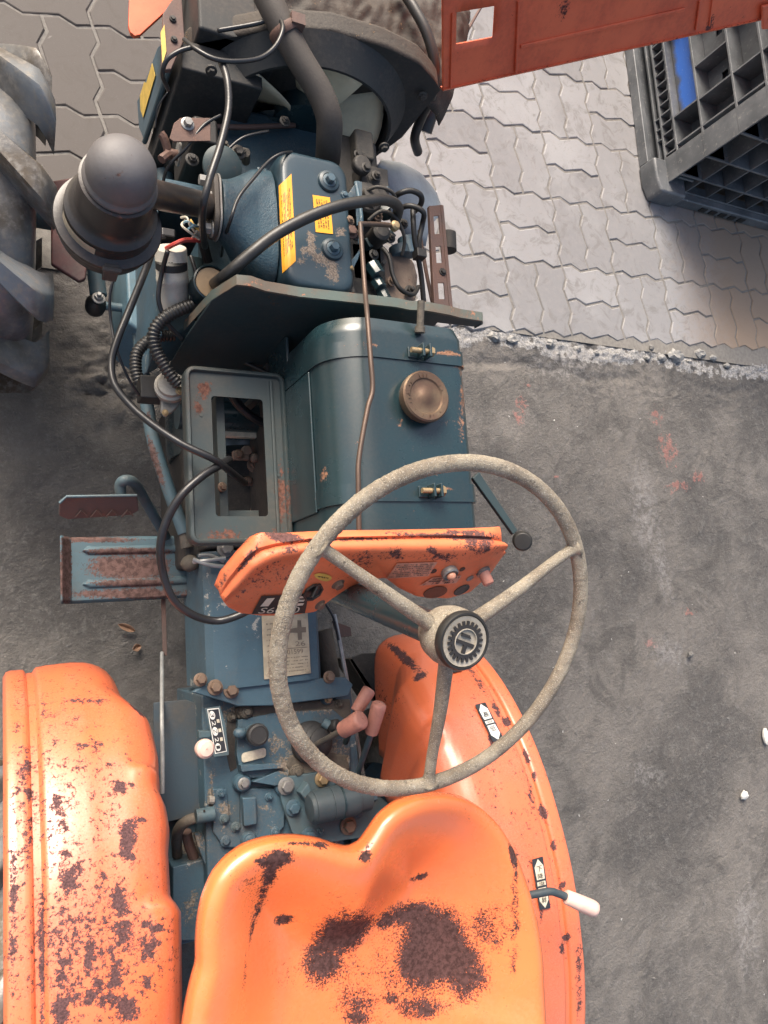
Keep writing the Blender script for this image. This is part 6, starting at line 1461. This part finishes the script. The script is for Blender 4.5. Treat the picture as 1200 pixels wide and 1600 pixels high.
# ---- radiator, shroud, fan
M['hole'] = M['dark']
b = B(); SY = 1.005
out_ = [WY(252, 212, SY), WY(262, 120, SY), WY(300, 70, SY), WY(430, 46, SY), WY(520, 52, SY), WY(600, 74, SY), WY(655, 100, SY), WY(690, 138, SY), WY(628, 215, SY), WY(583, 248, SY), WY(420, 262, SY), WY(300, 262, SY)]
fan_c = WY(470, 172, SY); rfan = .178
ringo = []; n_ = 64
oo = []
for i in range(n_):
    a = 2 * math.pi * i / n_; d_ = Vector((math.cos(a), 0, math.sin(a))); best = None
    for k in range(len(out_)):
        p, q_ = out_[k], out_[(k + 1) % len(out_)]; e = q_ - p; det = d_.x * (-e.z) - (-e.x) * d_.z
        if abs(det) < 1e-9: continue
        w_ = p - fan_c; t = (w_.x * (-e.z) - (-e.x) * w_.z) / det; s_ = (d_.x * w_.z - d_.z * w_.x) / det
        if t > 0 and -1e-6 <= s_ <= 1 + 1e-6: best = t if best is None else max(best, t)
    oo.append(fan_c + d_ * (best or .3))
ii = [fan_c + Vector((math.cos(2 * math.pi * i / n_) * rfan, 0, math.sin(2 * math.pi * i / n_) * rfan)) for i in range(n_)]
rings = [oo, [o_ + Vector((0, -.0, 0)) for o_ in oo], [fan_c + (p - fan_c) * 1.18 for p in ii], [fan_c + (p - fan_c) * 1.10 + Vector((0, -.018, 0)) for p in ii], [p + Vector((0, -.045, 0)) for p in ii], [fan_c + (p - fan_c) * .97 + Vector((0, -.045, 0)) for p in ii], [fan_c + (p - fan_c) * .97 + Vector((0, .03, 0)) for p in ii]]
b.v = [p for r_ in rings for p in r_]; b.f = [(a * n_ + i, a * n_ + (i + 1) % n_, (a + 1) * n_ + (i + 1) % n_, (a + 1) * n_ + i) for a in range(len(rings) - 1) for i in range(n_)]
b.build('fan_shroud', M['shroud'], T, smooth=40, fix=True)
b = B(); b.prism([p + Vector((0, .004, -.002)) for p in oo], (0, .045, 0)); rad = b.build('radiator_core', M['radiator'], T, bevel=.01)
b = B(); b.cyl(fan_c + Vector((0, .0036, 0)), fan_c + Vector((0, .0038, 0)), rfan * 1.02, seg=48); b.build('radiator_grid', M['dark'], T)
b = B(); ztop = max(p.z for p in oo)
b.v = []; 
def rtank(u, v):
    x = .40 + u * (.43 + .10 * v); y = SY + .012 + v * .30; z = .800 + .040 * math.sin(math.pi * min(1, max(0, v))) ** .5 + .009 * npn((x, y), 24) + .006 * npn((x, y), 60)
    z -= .05 * max(0, (u - .8) / .2) ** 2
    return Vector((x, y, z))
b.grid(rtank, 110, 40); b.build('radiator_top_tank', M['radiator'], T, smooth=180, solid=.004, fix=False)
# fan: blades, hub
FCn = fan_c + Vector((0, -.012, 0))
b = B(); b.lathe([(.055, -.03), (.058, 0), (.058, .02), (.04, .03), (.0005, .032)], FCn, (0, -1, 0), 32); b.build('fan_hub', M['blue_smooth'], T)
def blade(a0, mat, nm='fan_blade'):
    b = B()
    def f(u, v):
        r_ = .045 + u * .120; half = .018 + .045 * u ** .6; t = (v - .5) * 2; a = a0 + t * half / max(r_, .05) * 1.0
        return FCn + Vector((math.cos(a) * r_, -.004 + t * .020, math.sin(a) * r_))
    b.grid(f, 8, 6); return b.build(nm, M[mat], T, smooth=60, solid=.003, fix=False)
for k in range(5): blade(R(18 + 72 * k), 'creamfan')
# belt pulley in front of the block and the belt
b = B(); b.lathe([(.070, 0), (.076, .004), (.066, .012), (.076, .020), (.070, .024), (.05, .024), (.0005, .022)], WY(430, 225, .965), (0, 1, 0), 40); b.build('water_pump_pulley', M['blue_smooth'], T)
b = B(); pc = WY(335, 205, .955); 
b.lathe([(.034, -.03), (.040, -.01), (.040, .03), (.030, .04), (.0005, .042)], (.335, .93, .62), (0, 1, 0), 28); b.build('alternator', M['dark'], T, bevel=.002)
cable('fan_belt', [(330, 198, .72), (380, 199, .72), (430, 197, .72), (460, 196, .71)], .0050, 'rust')
cable('fan_belt', [(300, 214, .66), (345, 222, .66), (400, 226, .66)], .0050, 'cable')
# upper radiator hose / exhaust
b = B(); b.tube(pts((415, -10, .90), (440, 40, .895), (470, 95, .885), (500, 145, .875), (514, 185, .86), (514, 218, .83), (512, 250, .78)), .0235, 24, 8, rf=lambda u: 1.0); b.build('exhaust_pipe', M['exhaust'], T, smooth=180)
b = B(); b.lathe([(.026, 0), (.028, .004), (.028, .012), (.026, .016)], W(441, 42, .895), (W(470, 95, .885) - W(440, 40, .895)), 28, caps=False); b.box(W(462, 38, .91).x - .012, W(462, 38, .91).x + .012, W(462, 38, .91).y - .01, W(462, 38, .91).y + .01, .90, .925); b.build('hose_clamp', M['rust'], T)
cable('overflow_hose', [(625, -20, .86), (648, 15, .87), (668, 55, .87), (680, 105, .85), (674, 150, .80), (658, 185, .74), (648, 215, .70), (653, 238, .66)], .0105, 'rubber')
b = B(); b.tube(pts((690, 110, .72), (682, 145, .70), (668, 180, .68), (660, 205, .66)), .022, 14, 6); b.build('side_hose', M['rubber'], T)
# rusty bracket with its bolt and wing nut
b = B(); b.prism([W(x, y, .80) for x, y in ((265, 216), (272, 192), (282, 184), (329, 184), (329, 220), (272, 221))], (0, 0, -.003)); rb_ = b.build('rusty_bracket', M['rust'], T, bevel=.0008)
b = B(); b.bolt(W(293, 194, .8005), (0, -.1, 1), .0078, h=.010); b.build('bracket_bolt', M['steel'], rb_)
b = B(); p = W(268, 241, .76); b.cyl(p + Vector((-.012, 0, 0)), p + Vector((.012, 0, 0)), .009, seg=14)
b.tube([p + Vector((-.006, .003, .002)), p + Vector((-.014, .018, .012)), p + Vector((-.020, .024, .014))], .0075, 8, 3); b.tube([p + Vector((-.006, -.003, .002)), p + Vector((-.014, -.014, .010)), p + Vector((-.020, -.022, .012))], .0075, 8, 3); b.build('wing_nut', M['rust'], T)
b = B(); b.lathe([(.020, 0), (.020, .004), (.0005, .004)], W(277, 240, .76), (1, 0, 0), 24); b.build('nut_washer', M['steel'], T)
b = B(); b.box(.30, .345, .84, .89, .60, .765); b.build('horn_box', M['plastic'], T, bevel=.006)
b = B(); b.lathe([(.032, 0), (.034, .012), (.024, .018), (.008, .020), (.0005, .020)], W(345, 262, .80), (0, -.3, 1), 28); b.box(W(330, 262, .80).x - .012, W(330, 262, .80).x + .01, W(330, 262, .80).y - .006, W(330, 262, .80).y + .006, .795, .812); b.build('oil_cap', M['plate'], T, bevel=.001)
b = B(); b.tube(pts((345, 246, .77), (365, 240, .78), (382, 236, .78)), .006, 8); b.cyl(W(384, 238, .78), W(384, 252, .74), .008, seg=12); b.build('dip_stick', M['grease'], T)
b = B(); b.box(.255, .345, .745, .80, .50, .70); b.build('side_casting', M['blue'], T, bevel=.006)
b = B(); b.tube(pts((256, 270, .5), (258, 300, .5), (262, 330, .5)), .02, 14); b.build('water_pipe', M['blue_pale'], T)
# side panel with yellow sticker at the upper left
b = B(); PP = [(214, 158), (221, 142), (246, 74), (258, 62), (268, 96), (226, 222), (217, 200)]
b.prism([WX(x, y, .262) for x, y in PP], (.006, 0, 0)); sp_ = b.build('side_grille', M['blue'], T, bevel=.002); tsp = bvh_of(sp_)
b = B(); b.tube([WX(x, y, .262) for x, y in ((268, 96), (226, 222))], .005, 8, 1); b.build('grille_edge', M['blue_pale'], sp_)
b = B(); b.prism([WX(x, y, .2605) for x, y in ((219, 150), (226, 128), (229, 130), (238, 99), (243, 118), (224, 184), (220, 172))], (-.0008, 0, 0)); b.build('yellow_label', M['yellowpale'], sp_)
b = B(); b.prism([W(x, y, .82) for x, y in ((255, 20), (268, 0), (284, -10), (289, 60), (268, 108), (252, 110))], (0, 0, -.01)); st_ = b.build('bonnet_stay', M['steel'] if False else M['rust'], T, bevel=.002)
b = B(); b.prism([W(x, y, .822) for x, y in ((251, 50), (257, 38), (260, 80), (254, 100))], (0, 0, -.002)); b.build('yellow_scrap', M['yellowpale'], st_)
b = B(); b.bolt(W(272, 62, .821), (0, 0, 1), .004); b.bolt(W(270, 30, .821), (0, 0, 1), .004); b.build('stay_bolt', M['dark'], st_)
b = B(); b.box(.275, .42, SY - .06, SY - .004, .42, .80); b.build('radiator_stay', M['shroud'], T, bevel=.004)
b = B(); b.box(.30, .45, SY + .0, SY + .20, .40, .83); b.build('battery_box', M['shroud'], T, bevel=.006)
b = B(); b.box(.30, .75, .93, .99, .20, .55); b.build('front_frame', M['dark'], T, bevel=.006)
# front grille corner, orange
b = B(); gq = [(203, -30), (201, 40), (204, 50), (211, 56), (219, 54), (276, 2), (300, -30)]
b.prism([W(x, y, .76) for x, y in gq], (0, 0, -.008)); gr_ = b.build('grille_corner', M['hood'], T, bevel=.002, wear=lambda V: np.zeros(len(V)))

# ---- bonnet, swung open to the right
hA, hB = W(692, 142, .86), W(1215, 26, .98)
hdir = (hB - hA).normalized(); up = Vector((-.10, .42, .90)); up = (up - hdir * up.dot(hdir)).normalized(); hn = hdir.cross(up).normalized()
if hn.y > 0: hn = -hn
def onbon(px, py):
    d_ = (W(px, py, 0) - CAMP); t = (hA - CAMP).dot(hn) / d_.dot(hn); return CAMP + d_ * t
eg = (onbon(691, -30) - hA).normalized()
def hp_(u, v, d=0): return hA + hdir * u + eg * v + hn * d
def hcoord(px, py):
    P_ = onbon(px, py) - hA; c_ = hdir.dot(eg); a_, b2 = P_.dot(hdir), P_.dot(eg); return (a_ - c_ * b2) / (1 - c_ * c_), (b2 - c_ * a_) / (1 - c_ * c_)
holes = [hcoord(*q_) for q_ in ((713, 26), (770, 9), (770, 58), (715, 68))]
hu0 = min(h_[0] for h_ in holes); hu1 = max(h_[0] for h_ in holes); hv0 = min(h_[1] for h_ in holes); hv1 = max(h_[1] for h_ in holes)
us = sorted(set([0, hu0, hu1, .25, .40, .55, .70, .9, 1.1, 1.3, 1.6])); vs_ = sorted(set([0, .012, hv0, hv1, .25, .33, .42]))
b = B(); 
for i in range(len(us) - 1):
    for j in range(len(vs_) - 1):
        if us[i] >= hu0 - 1e-6 and us[i + 1] <= hu1 + 1e-6 and vs_[j] >= hv0 - 1e-6 and vs_[j + 1] <= hv1 + 1e-6: continue
        def ff(u, v, i=i, j=j):
            uu = us[i] + (us[i + 1] - us[i]) * u; vv_ = vs_[j] + (vs_[j + 1] - vs_[j]) * v
            d_ = .003 * math.sin(uu * 5) * math.sin(vv_ * 7)
            return hp_(uu, vv_, d_)
        b.grid(ff, 8, 6)
bmv = b; weld(b)
bon = b.build('bonnet', M['hood'], T, smooth=50, fix=False, solid=.003, wear=wearf([(878, 15, 8, 20, 10, .9), (1110, 25, 2.5, 40, 12, .9), (820, 120, 90, 4, -10, .7), (720, 90, 20, 40, 0, .3)]))
b = B(); b.prism([hp_(0, 0, .001), hp_(1.6, 0, .001), hp_(1.6, .005, .004), hp_(0, .005, .004)], hn * -.012); b.build('bonnet_edge', M['hood'], bon, wear=lambda V: np.zeros(len(V)) + .3)
def hbar(px0, py0, px1, py1, w_, d_, nm='bonnet_rib'):
    a = hcoord(px0, py0); c = hcoord(px1, py1); e = Vector((c[0] - a[0], c[1] - a[1])).normalized(); n2 = Vector((-e.y, e.x)) * w_
    b = B(); b.prism([hp_(a[0] + n2.x, a[1] + n2.y, .0005), hp_(c[0] + n2.x, c[1] + n2.y, .0005), hp_(c[0] - n2.x, c[1] - n2.y, .0005), hp_(a[0] - n2.x, a[1] - n2.y, .0005)], hn * d_); b.build(nm, M['hood'], bon, bevel=.0015, wear=lambda V: np.zeros(len(V)))
hbar(808, 0, 804, 112, .0025, .006); hbar(1092, 0, 1086, 46, .003, .005); hbar(812, 72, 1068, 14, .004, .004); hbar(1112, -4, 1107, 40, .0015, .004); hbar(706, 20, 703, 136, .002, .004)
b = B(); hc = [hcoord(*q_) for q_ in ((1185, 6), (1215, -2), (1215, 40), (1186, 42))]
b.prism([hp_(u, v, .006) for u, v in hc], hn * .008); b.build('bonnet_hinge', M['hood'], bon, bevel=.003, wear=lambda V: np.zeros(len(V)))
b = B(); b.lathe([(.010, 0), (.010, .001), (.0005, .001)], hp_(*hcoord(1199, 20), .0145), hn, 16); b.build('hinge_hole', M['dark'], bon)
cable('bonnet_strut', [(757, 2, .4), (735, 40, .4), (722, 66, .4)], .004, 'rust')
# pale guard seen behind the injection side
b = B(); 
GR = [[(584, 268, .60), (586, 300, .60), (600, 335, .60), (630, 365, .60), (665, 385, .60)], [(590, 258, .625), (604, 282, .63), (624, 312, .63), (648, 338, .63), (672, 352, .62)], [(594, 252, .62), (622, 262, .625), (648, 284, .625), (670, 312, .62), (684, 340, .61)], [(596, 249, .60), (626, 254, .60), (656, 270, .60), (680, 300, .60), (692, 334, .60)], [(597, 249, .57), (628, 254, .57), (658, 270, .57), (682, 300, .57), (694, 334, .57)]]
def gd(u, v):
    r0 = min(int(v * 4), 3); f_ = v * 4 - r0
    def rowp(r_):
        k = u * 4; i0 = min(int(k), 3); t = k - i0; a_, c_ = GR[r_][i0], GR[r_][i0 + 1]
        return W(a_[0] * (1 - t) + c_[0] * t, a_[1] * (1 - t) + c_[1] * t, a_[2] * (1 - t) + c_[2] * t)
    return rowp(r0).lerp(rowp(r0 + 1), f_)
b.grid(gd, 30, 10); b.build('front_wheel_guard', M['guard'], T, smooth=180, solid=.004, fix=False)

# ---- small fittings crowding the engine
rnd = random.Random(21)
for (x, y, h, r_, mt, d_) in ((572, 262, .835, .006, 'dark', (0, 0, 1)), (588, 275, .82, .006, 'dark', (0, 0, 1)), (598, 300, .80, .007, 'blue', (.3, 0, 1)), (577, 322, .82, .007, 'grease', (0, 0, 1)), (590, 338, .81, .006, 'boltrust', (0, 0, 1)), (630, 350, .79, .006, 'dark', (0, 0, 1)),
        (610, 372, .80, .006, 'dark', (0, 0, 1)), (584, 398, .80, .006, 'dark', (0, 0, 1)), (545, 345, .845, .006, 'boltrust', (0, 0, 1)), (556, 368, .83, .006, 'dark', (0, 0, 1)), (547, 455, .83, .006, 'dark', (0, 0, 1)), (640, 455, .77, .007, 'dark', (0, 0, 1)), (612, 440, .77, .006, 'boltrust', (0, 0, 1)),
        (548, 362, .84, .008, 'rust', (0, 0, 1)), (415, 300, .82, .005, 'blue', (-.5, 0, 1)), (372, 238, .78, .008, 'dark', (0, 0, 1)), (300, 250, .79, .007, 'dark', (0, 0, 1)), (350, 230, .77, .006, 'grease', (0, 0, 1)), (445, 190, .80, .006, 'dark', (0, 0, 1)), (560, 242, .80, .006, 'dark', (0, 0, 1)),
        (600, 230, .84, .006, 'dark', (0, -1, .3)), (660, 150, .84, .006, 'dark', (0, -1, .3)), (330, 110, .82, .006, 'dark', (0, -1, .3)), (345, 1240, .462, .006, 'blue', (0, 0, 1)), (352, 1314, .462, .006, 'blue', (0, 0, 1)), (430, 1300, .463, .006, 'blue', (0, 0, 1)), (420, 1245, .463, .005, 'blue', (0, 0, 1)), (530, 1100, .464, .006, 'grease', (0, 0, 1)), (362, 1120, .456, .006, 'grease', (0, 0, 1)), (500, 1300, .481, .005, 'blue', (0, 0, 1)), (560, 1270, .481, .006, 'blue', (0, 0, 1))):
    b = B(); b.bolt(W(x, y, h), d_, r_ * 1.15, stud=rnd.choice((0, .004, .008))); b.build('small_bolt', M[mt], T)
cable('governor_rod', [(556, 285, .86), (562, 318, .87), (565, 352, .87), (562, 382, .86)], .0038, 'blue')
cable('return_line', [(570, 300, .83), (590, 292, .85), (612, 300, .85), (622, 318, .83)], .0032, 'dark')
cable('return_line', [(575, 345, .83), (596, 330, .845), (618, 340, .84), (632, 372, .82), (628, 400, .80)], .0034, 'dark')
cable('earth_wire', [(345, 180, .80), (318, 196, .80), (290, 232, .79), (262, 262, .76), (252, 300, .72)], .0028, 'cable')
cable('earth_wire', [(420, 205, .80), (380, 215, .80), (350, 240, .79), (330, 262, .79)], .0026, 'cable')
cable('starter_wire', [(262, 392, .80), (252, 430, .76), (248, 470, .74), (262, 505, .72), (285, 530, .70)], .0040, 'cable')
cable('starter_wire', [(298, 400, .76), (306, 430, .76), (300, 462, .74), (306, 500, .70)], .0036, 'cable')
cable('loom_cable', [(338, 545, .60), (395, 572, .64), (440, 592, .68), (470, 600, .70)], .0042, 'cable')
for q_ in ((.585, .655, .62, .70, .70, .775), (.60, .64, .86, .92, .70, .80)):
    b = B(); b.box(*q_); b.build('pump_casting', M['grease'], T, bevel=.006)
for q_ in (((583, 365, .80), (600, 372, .80), .014, .012, 12), ((600, 322, .81), (603, 338, .79), .013, .013, 8)):
    b = B(); b.cyl(W(*q_[0]), W(*q_[1]), *q_[2:]); b.build('delivery_valve', M['blue_smooth'], T, bevel=.0015)
